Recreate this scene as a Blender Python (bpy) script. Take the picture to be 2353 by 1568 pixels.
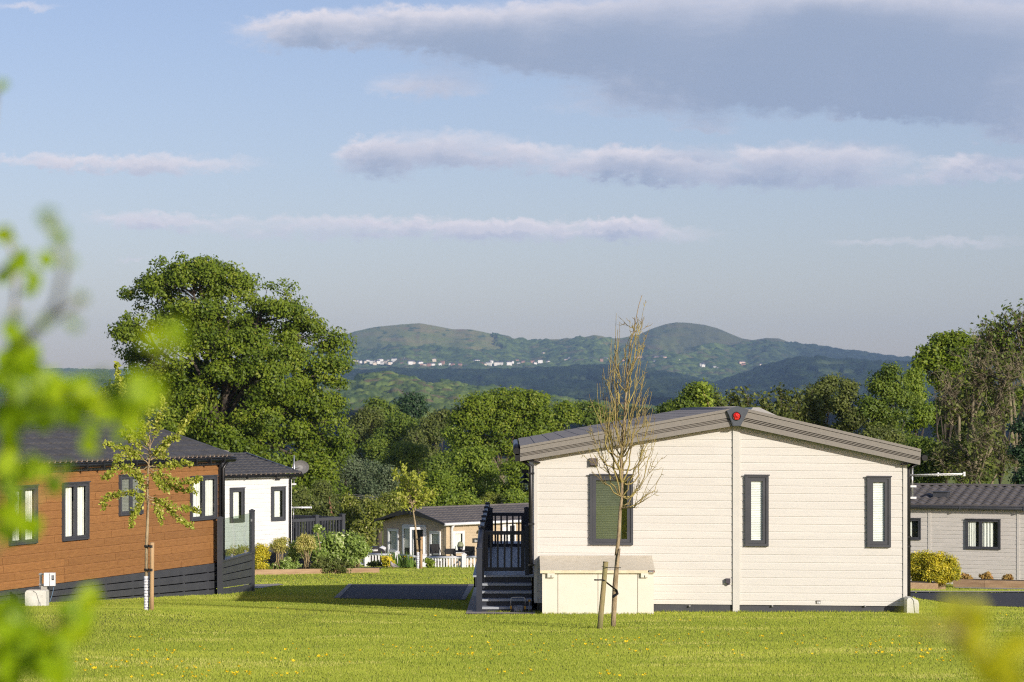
import bpy, math, random
import numpy as np
from mathutils import Matrix, Vector

# ------------------------------------------------------------------ scene, camera, sky, sun
for o in list(bpy.data.objects):
    bpy.data.objects.remove(o)
SC = bpy.context.scene
COL = SC.collection
CAMH, F, CX, HY = 3.26, 5500.0, 1176.5, 948.0      # eye height, focal length in photo pixels, principal column, horizon row
cam_d = bpy.data.cameras.new("camera")
cam = bpy.data.objects.new("camera", cam_d)
COL.objects.link(cam)
cam.location = (0, 0, CAMH)
cam.rotation_euler = (math.radians(90), 0, 0)
cam_d.sensor_width = 36.0
cam_d.lens = 36.0 * F / 2353.0
cam_d.shift_y = (HY - 784.0) / 2353.0
cam_d.clip_start = 0.05
cam_d.clip_end = 60000.0
cam_d.dof.use_dof = True
cam_d.dof.focus_distance = 40.0
cam_d.dof.aperture_fstop = 5.4
SC.camera = cam
SC.view_settings.view_transform = 'Standard'
SC.view_settings.look = 'None'
SC.view_settings.exposure = 0.0
SC.view_settings.gamma = 1.0
SC.cycles.use_denoising = False
SC.cycles.max_bounces = 8
SC.cycles.diffuse_bounces = 3
SC.cycles.glossy_bounces = 3
SC.cycles.transmission_bounces = 4
SC.cycles.transparent_max_bounces = 12
SC.cycles.volume_bounces = 0
SC.cycles.sample_clamp_indirect = 6.0
SC.cycles.filter_width = 1.15

SUN = Vector((.562, -.764, .317)).normalized()       # towards the sun
sun_d = bpy.data.lights.new("sun", 'SUN')
sun_d.energy = 4.9
sun_d.angle = math.radians(0.5)
sun_d.color = (1.0, .93, .83)
sun = bpy.data.objects.new("sun", sun_d)
COL.objects.link(sun)
sun.rotation_euler = (-SUN).to_track_quat('-Z', 'Y').to_euler()

W = bpy.data.worlds.new("World")
SC.world = W
W.use_nodes = True


class NT:
    """small node-tree writer"""
    def __init__(s, tree):
        s.t = tree; s.n = tree.nodes; s.l = tree.links
    def put(s, sock, v):
        if isinstance(v, bpy.types.NodeSocket): s.l.new(v, sock)
        elif v is not None: sock.default_value = v
    def m(s, op, a, b=None, c=None, clamp=False):
        n = s.n.new('ShaderNodeMath'); n.operation = op; n.use_clamp = clamp
        s.put(n.inputs[0], a); s.put(n.inputs[1], b); s.put(n.inputs[2], c)
        return n.outputs[0]
    def smooth(s, x, lo, hi):
        n = s.n.new('ShaderNodeMapRange'); n.interpolation_type = 'SMOOTHSTEP'
        s.put(n.inputs['Value'], x); n.inputs['From Min'].default_value = lo; n.inputs['From Max'].default_value = hi
        return n.outputs[0]
    def xyz(s, x, y, z=0.0):
        n = s.n.new('ShaderNodeCombineXYZ')
        s.put(n.inputs[0], x); s.put(n.inputs[1], y); s.put(n.inputs[2], z)
        return n.outputs[0]
    def noise(s, vec, scale=1.0, detail=4.0, rough=.55, dist=0.0):
        n = s.n.new('ShaderNodeTexNoise')
        if vec is not None: s.l.new(vec, n.inputs['Vector'])
        n.inputs['Scale'].default_value = scale; n.inputs['Detail'].default_value = detail
        n.inputs['Roughness'].default_value = rough; n.inputs['Distortion'].default_value = dist
        return n.outputs['Fac']
    def mix(s, f, a, b):
        n = s.n.new('ShaderNodeMix'); n.data_type = 'RGBA'
        s.put(n.inputs[0], f); s.put(n.inputs[6], a); s.put(n.inputs[7], b)
        return n.outputs[2]


# clouds: (column, row, half width, reach up, reach down, weight) seen as directions, rows counted from the horizon
CLOUDS = [(700, 75, 215, 50, 52, .85), (900, 62, 330, 60, 62, 1.0), (1230, 90, 430, 105, 95, 1.1), (1700, 110, 640, 190, 130, 1.3),
          (2150, 120, 620, 190, 170, 1.4), (1750, 225, 620, 70, 62, 1.0), (980, 200, 190, 50, 34, .8), (2250, 240, 300, 80, 70, .9),
          (860, 385, 115, 75, 40, .9), (1020, 350, 260, 62, 48, .95), (1330, 372, 300, 48, 40, .9), (1560, 385, 330, 62, 52, 1.0),
          (1900, 365, 260, 50, 46, 1.0), (1850, 415, 420, 30, 30, .8), (2270, 390, 220, 42, 34, 1.05), (2330, 300, 130, 40, 38, 1.15),
          (1630, 292, 90, 26, 18, .7), (90, 368, 170, 20, 20, .8), (350, 378, 290, 30, 28, 1.0), (320, 500, 200, 16, 34, .85),
          (800, 520, 520, 30, 40, .75), (1200, 525, 400, 24, 40, .8), (1420, 512, 150, 18, 22, .95), (1480, 540, 220, 24, 26, .6),
          (2150, 557, 270, 15, 17, .5), (330, 597, 60, 8, 7, .45), (60, 15, 110, 16, 14, .55)]


def build_sky():
    g = bpy.data.node_groups.new("cloud_density", 'ShaderNodeTree')
    g.interface.new_socket("a", in_out='INPUT', socket_type='NodeSocketFloat')
    g.interface.new_socket("e", in_out='INPUT', socket_type='NodeSocketFloat')
    g.interface.new_socket("D", in_out='OUTPUT', socket_type='NodeSocketFloat')
    k = NT(g)
    gi = g.nodes.new('NodeGroupInput'); go = g.nodes.new('NodeGroupOutput')
    a, e = gi.outputs[0], gi.outputs[1]
    wv = k.xyz(k.m('DIVIDE', a, 210.0), k.m('DIVIDE', e, 62.0), 3.1)
    n1 = k.noise(wv, 1.0, 7.0, .60)
    n2 = k.noise(k.xyz(k.m('DIVIDE', a, 46.0), k.m('DIVIDE', e, 30.0), 9.0), 1.0, 5.0, .62)
    aw = k.m('MULTIPLY_ADD', k.m('SUBTRACT', n1, .5), 240.0, a)
    ew = k.m('MULTIPLY_ADD', k.m('SUBTRACT', n2, .5), 70.0, e)
    tot = 0.0
    for (px, py, ra, up, dn, w) in CLOUDS:
        da = k.m('MULTIPLY', k.m('SUBTRACT', aw, px - CX), 1.0 / ra)
        de = k.m('SUBTRACT', ew, HY - py)
        q = k.m('MAXIMUM', k.m('MULTIPLY', de, 1.0 / up), k.m('MULTIPLY', de, -1.0 / dn))
        s = k.m('SUBTRACT', 1.0, k.m('MULTIPLY_ADD', da, da, k.m('MULTIPLY', q, q)), clamp=True)
        tot = k.m('MULTIPLY_ADD', s, w, tot)
    body = k.m('MULTIPLY', tot, k.m('MULTIPLY_ADD', n1, 1.5, k.m('MULTIPLY_ADD', n2, .55, -.30)))
    k.l.new(body, go.inputs[0])

    t = NT(W.node_tree)
    W.node_tree.nodes.clear()
    out = t.n.new('ShaderNodeOutputWorld'); bg = t.n.new('ShaderNodeBackground')
    sky = t.n.new('ShaderNodeTexSky'); sky.sky_type = 'NISHITA'; sky.sun_disc = False
    sky.sun_elevation = math.asin(SUN.z)
    sky.sun_rotation = math.atan2(SUN.x, SUN.y)
    sky.air_density = 1.0; sky.dust_density = .9; sky.ozone_density = 1.6
    tc = t.n.new('ShaderNodeTexCoord'); sp = t.n.new('ShaderNodeSeparateXYZ')
    t.l.new(tc.outputs['Generated'], sp.inputs[0])
    y = t.m('MAXIMUM', t.m('ABSOLUTE', sp.outputs[1]), .05)
    a = t.m('MULTIPLY', t.m('DIVIDE', sp.outputs[0], y), F)
    e = t.m('MULTIPLY', t.m('DIVIDE', sp.outputs[2], y), F)
    def dens(da, de):
        n = t.n.new('ShaderNodeGroup'); n.node_tree = g
        t.put(n.inputs[0], t.m('ADD', a, da)); t.put(n.inputs[1], t.m('ADD', e, de))
        return n.outputs[0]
    d0 = dens(0.0, 0.0)
    cover = t.smooth(d0, .02, .80)
    # light reaches a point through the cloud lying towards the sun (above and to the right)
    above = t.m('MULTIPLY_ADD', dens(5.0, 12.0), .35, t.m('MULTIPLY_ADD', dens(11.0, 32.0), .6, t.m('MULTIPLY', dens(20.0, 64.0), .8)))
    lit = t.m('MULTIPLY', t.m('POWER', 2.718, t.m('MULTIPLY', above, -1.7)), .92)
    thick = t.smooth(t.m('MULTIPLY_ADD', above, .45, t.m('MULTIPLY', d0, .55)), .35, 1.55)
    shade = t.mix(thick, SHADE_THIN, SHADE_THICK)
    cl = t.mix(lit, shade, LITC)
    fac = t.m('MULTIPLY', cover, .95)
    tint = t.n.new('ShaderNodeMix'); tint.data_type = 'RGBA'; tint.blend_type = 'MULTIPLY'; tint.inputs[0].default_value = 1.0
    t.l.new(sky.outputs[0], tint.inputs[6]); tint.inputs[7].default_value = SKY_TINT
    t.l.new(t.mix(fac, tint.outputs[2], cl), bg.inputs[0])
    bg.inputs[1].default_value = SKY_STRENGTH
    t.l.new(bg.outputs[0], out.inputs[0])


SKY_STRENGTH = .10
HAZE = 5.2e-5
SKY_TINT = (1.22, 1.09, 1.26, 1)
SHADE_THIN = (4.65, 5.25, 6.7, 1)
SHADE_THICK = (3.3, 4.05, 5.6, 1)
LITC = (9.0, 8.4, 8.8, 1)
build_sky()

# ------------------------------------------------------------------ helpers
def ground(x, y):
    """height of the sloping site (works on arrays too)"""
    y = np.asarray(y, float); x = np.asarray(x, float)
    ss = lambda t: np.clip(t, 0, 1) ** 2 * (3 - 2 * np.clip(t, 0, 1))
    h = np.where(y < 39, .045 * (39 - np.maximum(y, 4)), -.0535 * (y - 39))
    far = -.0535 * 211 - 28 * (1 - np.exp(-np.maximum(y - 250, 0) / 420))
    h = np.where(y > 250, far, h)
    h = h + .125 * ss((-2.6 - x) / 2.2) * ss((20 + x) / 5) * np.exp(-((y - 78) / 8.0) ** 2)      # terrace of the white lodge
    h = h - .20 * ss((x - 8.5) / 2.5) * np.exp(-((y - 67) / 8.0) ** 2)                          # dip before the grey lodge
    return h + .15 * ss((-x - 3) / 2.5) * ss((16 + x) / 5) * np.exp(-((y - 35.5) / 3.5) ** 2)     # low swell of the lawn on the left

def G(x, y): return float(ground(x, y))

def P(px, py, Z):
    """point seen at photo pixel (px, py) at depth Z"""
    return Vector(((px - CX) / F * Z, Z, CAMH - (py - HY) / F * Z))

def PG(px, py, lift=0.0):
    """where the line of sight through a pixel meets the ground"""
    lo, hi = 3.0, 240.0
    for _ in range(60):
        m = (lo + hi) / 2
        p = P(px, py, m)
        if p.z > G(p.x, p.y): lo = m
        else: hi = m
    p = P(px, py, lo)
    return Vector((p.x, p.y, G(p.x, p.y) + lift))

def lin(r, g, b, k=1.0):
    f = lambda c: ((c / 255 + .055) / 1.055) ** 2.4 if c > 10.3 else c / 255 / 12.92
    return (f(r) * k, f(g) * k, f(b) * k, 1)


class Frame:
    """a wall plane: local x along it, y into it, z up"""
    def __init__(s, ox, oy, ang, shear=0.0, local=None):
        s.o = Vector((ox, oy)); s.a = ang; s.sh = shear
        s.d = Vector((math.cos(ang), math.sin(ang))); s.n = Vector((-math.sin(ang), math.cos(ang)))
        s.local = local or Matrix(((1, 0, 0, 0), (0, 1, 0, 0), (-shear, 0, 1, 0), (0, 0, 0, 1)))
    def px(s, px, py, yo=0.0):
        k = (px - CX) / F
        o = s.o + s.n * yo
        t = (k * o.y - o.x) / (s.d.x - k * s.d.y)
        Z = o.y + s.d.y * t
        z = CAMH - (py - HY) / F * Z
        return t, z + s.sh * t
    def root(s, name, label, cat, group=None):
        return thing(name, label, cat, (s.o.x, s.o.y, 0), s.a, group)


def thing(name, label, cat, loc=(0, 0, 0), rz=0.0, group=None):
    o = bpy.data.objects.new(name, None); COL.objects.link(o)
    o.location = loc; o.rotation_euler = (0, 0, rz); o.empty_display_size = .2
    o['label'] = label; o['category'] = cat
    if group: o['group'] = group
    return o

def tag(o, label=None, cat=None, group=None, kind=None):
    if label: o['label'] = label
    if cat: o['category'] = cat
    if group: o['group'] = group
    if kind: o['kind'] = kind
    return o


class MB:
    """collects faces, builds one mesh object"""
    def __init__(s): s.v = []; s.f = []; s.mi = []; s.sm = []
    def face(s, pts, m=0, sm=False):
        b = len(s.v); s.v += [tuple(p) for p in pts]
        s.f.append(tuple(range(b, b + len(pts)))); s.mi.append(m); s.sm.append(sm)
    def box(s, x0, x1, y0, y1, z0, z1, m=0):
        b = len(s.v)
        s.v += [(x, y, z) for z in (z0, z1) for y in (y0, y1) for x in (x0, x1)]
        for q in ((0, 2, 3, 1), (4, 5, 7, 6), (0, 1, 5, 4), (2, 6, 7, 3), (0, 4, 6, 2), (1, 3, 7, 5)):
            s.f.append(tuple(b + i for i in q)); s.mi.append(m); s.sm.append(False)
    def prism(s, poly, y0, y1, m=0):
        """polygon in x,z pushed from y0 to y1"""
        n = len(poly); b = len(s.v)
        s.v += [(x, y0, z) for x, z in poly] + [(x, y1, z) for x, z in poly]
        s.f.append(tuple(b + i for i in range(n))); s.f.append(tuple(b + n + i for i in reversed(range(n))))
        s.mi += [m, m]; s.sm += [False, False]
        for i in range(n):
            j = (i + 1) % n
            s.f.append((b + j, b + i, b + n + i, b + n + j)); s.mi.append(m); s.sm.append(False)
    def slab(s, poly, z0, z1, m=0):
        n = len(poly); b = len(s.v)
        s.v += [(p[0], p[1], z0) for p in poly] + [(p[0], p[1], z1) for p in poly]
        s.f.append(tuple(b + i for i in reversed(range(n)))); s.f.append(tuple(b + n + i for i in range(n)))
        s.mi += [m, m]; s.sm += [False, False]
        for i in range(n):
            j = (i + 1) % n
            s.f.append((b + i, b + j, b + n + j, b + n + i)); s.mi.append(m); s.sm.append(False)
    def tube(s, pts, rad, n=6, m=0, cap=True, sm=True, flat=1.0):
        pts = [Vector(p) for p in pts]
        if not isinstance(rad, (list, tuple)): rad = [rad] * len(pts)
        b = len(s.v); up = Vector((0, 0, 1)); prev = None
        for i, p in enumerate(pts):
            t = (pts[min(i + 1, len(pts) - 1)] - pts[max(i - 1, 0)])
            if t.length < 1e-9: t = Vector((0, 0, 1))
            t.normalize()
            if prev is None:
                ax = t.cross(up if abs(t.z) < .9 else Vector((1, 0, 0))).normalized()
            else:
                ax = (prev - t * prev.dot(t))
                ax = ax.normalized() if ax.length > 1e-6 else t.orthogonal().normalized()
            prev = ax; bx = t.cross(ax)
            for j in range(n):
                th = 2 * math.pi * j / n
                s.v.append(tuple(p + ax * (math.cos(th) * rad[i]) + bx * (math.sin(th) * rad[i] * flat)))
        for i in range(len(pts) - 1):
            for j in range(n):
                k = (j + 1) % n
                s.f.append((b + i * n + j, b + i * n + k, b + (i + 1) * n + k, b + (i + 1) * n + j)); s.mi.append(m); s.sm.append(sm)
        if cap and n > 2:
            e = b + (len(pts) - 1) * n
            s.f.append(tuple(b + j for j in reversed(range(n)))); s.f.append(tuple(e + j for j in range(n)))
            s.mi += [m, m]; s.sm += [False, False]
    def lathe(s, prof, c=(0, 0, 0), n=12, m=0, axis='z', sm=True):
        b = len(s.v)
        for r, h in prof:
            for j in range(n):
                th = 2 * math.pi * j / n
                x, y = r * math.cos(th), r * math.sin(th)
                q = (x, y, h) if axis == 'z' else ((x, h, y) if axis == 'y' else (h, x, y))
                s.v.append((c[0] + q[0], c[1] + q[1], c[2] + q[2]))
        for i in range(len(prof) - 1):
            for j in range(n):
                k = (j + 1) % n
                s.f.append((b + i * n + j, b + i * n + k, b + (i + 1) * n + k, b + (i + 1) * n + j)); s.mi.append(m); s.sm.append(sm)
    def build(s, name, mats, parent=None, mat4=None, loc=None):
        me = bpy.data.meshes.new(name)
        v = s.v
        if mat4 is not None:
            v = [tuple(mat4 @ Vector(p)) for p in v]
        me.from_pydata(v, [], s.f)
        if not isinstance(mats, (list, tuple)): mats = [mats]
        for mm in mats: me.materials.append(mm)
        me.polygons.foreach_set('material_index', s.mi)
        me.polygons.foreach_set('use_smooth', s.sm)
        me.update()
        o = bpy.data.objects.new(name, me); COL.objects.link(o)
        if parent: o.parent = parent
        if loc is not None: o.location = loc
        return o


def np_mesh(name, verts, faces_n, mats, parent=None, attr=None, col=None, smooth=False, idx=None):
    """mesh straight from arrays; faces_n corners per face, corners in order unless idx is given"""
    verts = np.asarray(verts, np.float32).reshape(-1, 3)
    me = bpy.data.meshes.new(name)
    loops = np.arange(len(verts), dtype=np.int32) if idx is None else np.asarray(idx, np.int32).ravel()
    nf = len(loops) // faces_n
    me.vertices.add(len(verts)); me.vertices.foreach_set('co', verts.ravel())
    me.loops.add(len(loops)); me.loops.foreach_set('vertex_index', loops)
    me.polygons.add(nf); me.polygons.foreach_set('loop_start', np.arange(0, nf * faces_n, faces_n, dtype=np.int32))
    if smooth: me.polygons.foreach_set('use_smooth', np.ones(nf, bool))
    if attr is not None:
        a = me.attributes.new('v', 'FLOAT', 'FACE'); a.data.foreach_set('value', np.asarray(attr, np.float32))
    if col is not None:
        a = me.attributes.new('col', 'FLOAT_COLOR', 'POINT')
        c = np.ones((len(verts), 4), np.float32); c[:, :3] = col
        a.data.foreach_set('color', c.ravel())
    me.update(calc_edges=True)
    me.validate()
    for mm in (mats if isinstance(mats, (list, tuple)) else [mats]): me.materials.append(mm)
    o = bpy.data.objects.new(name, me); COL.objects.link(o)
    if parent: o.parent = parent
    return o

# ------------------------------------------------------------------ materials
MATS = {}
def mat(name, c1, c2=None, scale=6.0, rough=.6, bump=0.0, bscale=None, stretch=(1, 1, 1), spec=.4, metal=0.0, detail=5.0, lo=.35, hi=.65, coat=0.0, board=None):
    if name in MATS: return MATS[name]
    m = bpy.data.materials.new(name); m.use_nodes = True
    t = NT(m.node_tree); b = t.n['Principled BSDF']
    b.inputs['Roughness'].default_value = rough
    b.inputs['Metallic'].default_value = metal
    b.inputs['Specular IOR Level'].default_value = spec
    b.inputs['Coat Weight'].default_value = coat
    tc = t.n.new('ShaderNodeTexCoord'); mp = t.n.new('ShaderNodeMapping')
    t.l.new(tc.outputs['Object'], mp.inputs[0]); mp.inputs['Scale'].default_value = stretch
    c2 = c2 or tuple(x * .86 for x in c1[:3]) + (1,)
    nz = t.smooth(t.noise(mp.outputs[0], scale, detail, .6), lo, hi)
    colr = t.mix(nz, c1, c2)
    if board:       # every board a slightly different tone: (height of one board edge, pitch, amount)
        sp = t.n.new('ShaderNodeSeparateXYZ'); t.l.new(tc.outputs['Object'], sp.inputs[0])
        wn = t.n.new('ShaderNodeTexWhiteNoise'); wn.noise_dimensions = '2D'
        t.l.new(t.xyz(t.m('FLOOR', t.m('DIVIDE', sp.outputs[0], 3.3)), t.m('FLOOR', t.m('DIVIDE', t.m('SUBTRACT', sp.outputs[2], board[0]), board[1]))), wn.inputs['Vector'])
        hs = t.n.new('ShaderNodeHueSaturation'); t.l.new(colr, hs.inputs['Color'])
        t.l.new(t.m('MULTIPLY_ADD', wn.outputs['Value'], board[2] * 2, 1 - board[2]), hs.inputs['Value']); colr = hs.outputs[0]
    t.l.new(colr, b.inputs['Base Color'])
    if bump:
        bp = t.n.new('ShaderNodeBump'); bp.inputs['Strength'].default_value = bump; bp.inputs['Distance'].default_value = .01
        t.l.new(t.noise(mp.outputs[0], bscale or scale * 4, 6.0, .65), bp.inputs['Height'])
        t.l.new(bp.outputs[0], b.inputs['Normal'])
    MATS[name] = m
    return m

def leafmat(name, dark, light, third=None, trans=.35, rough=.5, spec=.25, k=1.7):
    """foliage: colour from the per-leaf value 'v'"""
    if name in MATS: return MATS[name]
    dark, light, third = [tuple(x * k for x in c[:3]) + (1,) if c else None for c in (dark, light, third)]
    m = bpy.data.materials.new(name); m.use_nodes = True
    t = NT(m.node_tree); b = t.n['Principled BSDF']; out = t.n['Material Output']
    at = t.n.new('ShaderNodeAttribute'); at.attribute_name = 'v'
    rp = t.n.new('ShaderNodeValToRGB'); cr = rp.color_ramp
    cr.elements[0].position = .1; cr.elements[0].color = dark
    cr.elements[1].position = .75; cr.elements[1].color = light
    if third:
        e = cr.elements.new(.95); e.color = third
    t.l.new(at.outputs['Fac'], rp.inputs[0])
    t.l.new(rp.outputs[0], b.inputs['Base Color'])
    b.inputs['Roughness'].default_value = rough; b.inputs['Specular IOR Level'].default_value = spec
    tr = t.n.new('ShaderNodeBsdfTranslucent')
    br = t.mix(.5, rp.outputs[0], (light[0] * 1.25, light[1] * 1.25, light[2] * .8, 1))
    t.l.new(br, tr.inputs[0])
    mx = t.n.new('ShaderNodeMixShader'); mx.inputs[0].default_value = trans
    t.l.new(b.outputs[0], mx.inputs[1]); t.l.new(tr.outputs[0], mx.inputs[2])
    t.l.new(mx.outputs[0], out.inputs[0])
    MATS[name] = m
    return m

def glassmat(name, tint=(1, 1, 1, 1), ior=1.5, rough=.0, base=0.0):
    if name in MATS: return MATS[name]
    m = bpy.data.materials.new(name); m.use_nodes = True
    t = NT(m.node_tree); t.n.remove(t.n['Principled BSDF']); out = t.n['Material Output']
    tr = t.n.new('ShaderNodeBsdfTransparent'); tr.inputs[0].default_value = tint
    gl = t.n.new('ShaderNodeBsdfGlossy'); gl.inputs['Roughness'].default_value = rough
    fr = t.n.new('ShaderNodeFresnel'); fr.inputs[0].default_value = ior
    mx = t.n.new('ShaderNodeMixShader')
    ge = t.n.new('ShaderNodeNewGeometry')      # only the outer face of a pane mirrors
    t.l.new(t.m('MULTIPLY', t.m('ADD', fr.outputs[0], base), t.m('SUBTRACT', 1.0, ge.outputs['Backfacing'])), mx.inputs[0]); t.l.new(tr.outputs[0], mx.inputs[1]); t.l.new(gl.outputs[0], mx.inputs[2])
    t.l.new(mx.outputs[0], out.inputs[0])
    MATS[name] = m
    return m

def colmat(name, rough=.9, scale=.02, amt=.25):
    """colour read from the mesh's own 'col' (what grows there, on the wooded ridge also cloud shade), with fine variation"""
    if name in MATS: return MATS[name]
    m = bpy.data.materials.new(name); m.use_nodes = True
    t = NT(m.node_tree); b = t.n['Principled BSDF']
    at = t.n.new('ShaderNodeAttribute'); at.attribute_name = 'col'
    tc = t.n.new('ShaderNodeTexCoord')
    nz = t.noise(tc.outputs['Object'], scale, 5.0, .6)
    hs = t.n.new('ShaderNodeHueSaturation')
    t.l.new(t.m('MULTIPLY_ADD', nz, amt * 2, 1 - amt), hs.inputs['Value']); t.l.new(at.outputs['Color'], hs.inputs['Color'])
    t.l.new(hs.outputs[0], b.inputs['Base Color'])
    b.inputs['Roughness'].default_value = rough; b.inputs['Specular IOR Level'].default_value = .1
    MATS[name] = m
    return m

CREAM = mat('cream cladding', (.60, .575, .525, 1), (.57, .545, .495, 1), 6, .55, .35, 26, (.3, 1, 2.2), lo=.25, hi=.75, board=(0, .1246, .025))
CREAM_T = mat('cream trim', (.575, .555, .505, 1), (.54, .52, .47, 1), 3, .5)
BOXC = mat('ivory steel', (.73, .685, .57, 1), (.69, .645, .53, 1), 4, .45, lo=.3, hi=.8)
BOXL = mat('ivory lid', (.70, .63, .49, 1), (.58, .51, .38, 1), 9, .6, lo=.35, hi=.85)
TAUPE = mat('taupe fascia', (.225, .205, .175, 1), (.20, .182, .157, 1), 30, .55)
TAUPE_D = mat('taupe groove', (.125, .112, .095, 1), None, 20, .7)
ROOFT = mat('grey tile roof', (.36, .335, .31, 1), (.30, .28, .26, 1), 5, .9, .15, 60, spec=.0)
ROOFD = mat('charcoal tile roof', (.10, .098, .098, 1), (.075, .073, .073, 1), 4, .6, .15, 50, spec=.2)
ROOFR = mat('slate grey tile roof', (.145, .132, .125, 1), (.112, .102, .098, 1), 4, .6, .15, 50, spec=.25)
ANTH = mat('anthracite plastic', (.062, .064, .072, 1), (.052, .054, .062, 1), 4, .4)
ANTHD = mat('dark navy plastic', (.030, .034, .048, 1), (.024, .028, .040, 1), 4, .4)
TREAD = mat('grey decking', (.36, .38, .41, 1), (.30, .32, .35, 1), 14, .45, .2, 60, (.4, 3, 1))
BLACK = mat('black plastic', (.012, .012, .013, 1), (.018, .018, .019, 1), 4, .35)
DARKIN = mat('dark interior', (.02, .022, .022, 1), (.03, .03, .03, 1), 2, .8)
WHITEP = mat('white plastic', (.76, .76, .76, 1), (.70, .70, .70, 1), 3, .4)
WHITEW = mat('white cladding', (.67, .67, .655, 1), (.62, .62, .605, 1), 7, .55, .2, 24, (.35, 1, 1.6))
OFFW = mat('off white plastic', (.70, .69, .63, 1), (.60, .59, .53, 1), 5, .5)
BROWN = mat('brown wood cladding', (.315, .148, .048, 1), (.26, .118, .038, 1), 12, .6, .5, 34, (.4, 1, 3.0), board=(.008, .1545, .10))
BROWN_J = mat('board joint', (.16, .07, .022, 1), None, 20, .7)
TAN = mat('tan cladding', (.50, .395, .265, 1), (.45, .355, .24, 1), 5, .6, .2, 20, (.35, 1, 1.6))
STONE = mat('stone grey cladding', (.58, .545, .50, 1), (.53, .50, .455, 1), 7, .6, .25, 24, (.35, 1, 1.6))
FASCG = mat('grey fascia board', (.21, .215, .22, 1), None, 3, .5)
CURT = mat('cream curtain', (.84, .82, .76, 1), (.74, .72, .66, 1), 10, .9, stretch=(3, 3, .3))
CURTG = mat('pale curtain', (.60, .58, .52, 1), (.48, .46, .42, 1), 10, .9, stretch=(3, 3, .3))
BLIND = mat('white blind', (.85, .84, .80, 1), None, 4, .7)
BLINDG = mat('grey slatted blind', (.26, .26, .22, 1), None, 4, .7)
GLASS = glassmat('window glass', (.93, .97, .95, 1), 1.5)
GLASSR = glassmat('reflecting window glass', (.62, .68, .60, 1), 1.5, 0.0, .16)
PGLASS = glassmat('balustrade glass', (.84, .91, .88, 1), 1.5, 0.0, .04)
STEEL = mat('galvanised steel', (.55, .55, .55, 1), (.45, .45, .45, 1), 20, .35, metal=.7)
DISH = mat('grey dish', (.14, .135, .13, 1), None, 6, .5)
RED = mat('red enamel', (.62, .02, .012, 1), (.42, .008, .006, 1), 30, .15, coat=.5)
TIMBER = mat('sawn timber', (.40, .27, .155, 1), (.30, .19, .105, 1), 5, .8, .4, 30, (.3, .3, 4))
STAKEM = mat('weathered stake', (.37, .27, .145, 1), (.20, .19, .075, 1), 4, .85, .5, 25, (2, 2, .35))
STAKEN = mat('new stake', (.47, .31, .16, 1), (.36, .23, .115, 1), 4, .85, .4, 25, (2, 2, .35))
BARK = mat('pale bark', (.40, .31, .185, 1), (.24, .175, .10, 1), 14, .9, .9, 40, (2, 2, .6))
BARKY = mat('lichen twig', (.37, .30, .095, 1), (.22, .165, .075, 1), 5, .85)
BARKO = mat('dark oak bark', (.10, .08, .06, 1), (.05, .042, .034, 1), 2.5, .95, .8, 8)
BARKB = mat('bare grey twig', (.24, .20, .125, 1), (.13, .11, .07, 1), 1.5, .95)
SOIL = mat('soil', (.05, .035, .022, 1), (.09, .06, .035, 1), 12, .95, .8, 40)
ASPH = mat('asphalt', (.040, .039, .042, 1), (.055, .053, .056, 1), 3, .9, .5, 90, (.5, 2, 1))
PAVE = mat('paving', (.26, .23, .195, 1), (.20, .18, .155, 1), 4, .9, .4, 30)
CONC = mat('pale concrete', (.44, .385, .31, 1), (.34, .295, .235, 1), 4, .9, .3, 30)
RUBBER = mat('black strap', (.02, .02, .02, 1), None, 10, .6)
YELP = mat('yellow plastic', (.55, .27, .02, 1), None, 10, .4)
HOSE = mat('grey hose', (.38, .38, .38, 1), (.26, .26, .26, 1), 40, .5)
RUST = mat('rusty metal', (.22, .11, .06, 1), None, 20, .7)
# ------------------------------------------------------------------ ground, drive, road
RNG = np.random.default_rng(7)

def vnoise(x, y, seed=0):
    """smooth value noise 0..1"""
    x = np.asarray(x, float); y = np.asarray(y, float)
    xi = np.floor(x).astype(np.int64); yi = np.floor(y).astype(np.int64)
    fx = x - xi; fy = y - yi
    fx = fx * fx * (3 - 2 * fx); fy = fy * fy * (3 - 2 * fy)
    def h(i, j):
        n = (i * 374761393 + j * 668265263 + seed * 1442695041) & 0x7fffffff
        n = ((n ^ (n >> 13)) * 1274126177) & 0x7fffffff
        return ((n ^ (n >> 16)) & 0xffff) / 65535.0
    return (h(xi, yi) * (1 - fx) + h(xi + 1, yi) * fx) * (1 - fy) + (h(xi, yi + 1) * (1 - fx) + h(xi + 1, yi + 1) * fx) * fy

def fbm(x, y, seed=0, oct=4):
    s = 0; a = 1; t = 0
    for i in range(oct):
        s = s + a * vnoise(x * 2 ** i, y * 2 ** i, seed + i * 17); t += a; a *= .5
    return s / t

def grid_idx(nr, nc):
    r, c = np.meshgrid(np.arange(nr - 1), np.arange(nc - 1), indexing='ij')
    a = r * nc + c
    return np.stack([a, a + 1, a + nc + 1, a + nc], -1).reshape(-1, 4)

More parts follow.
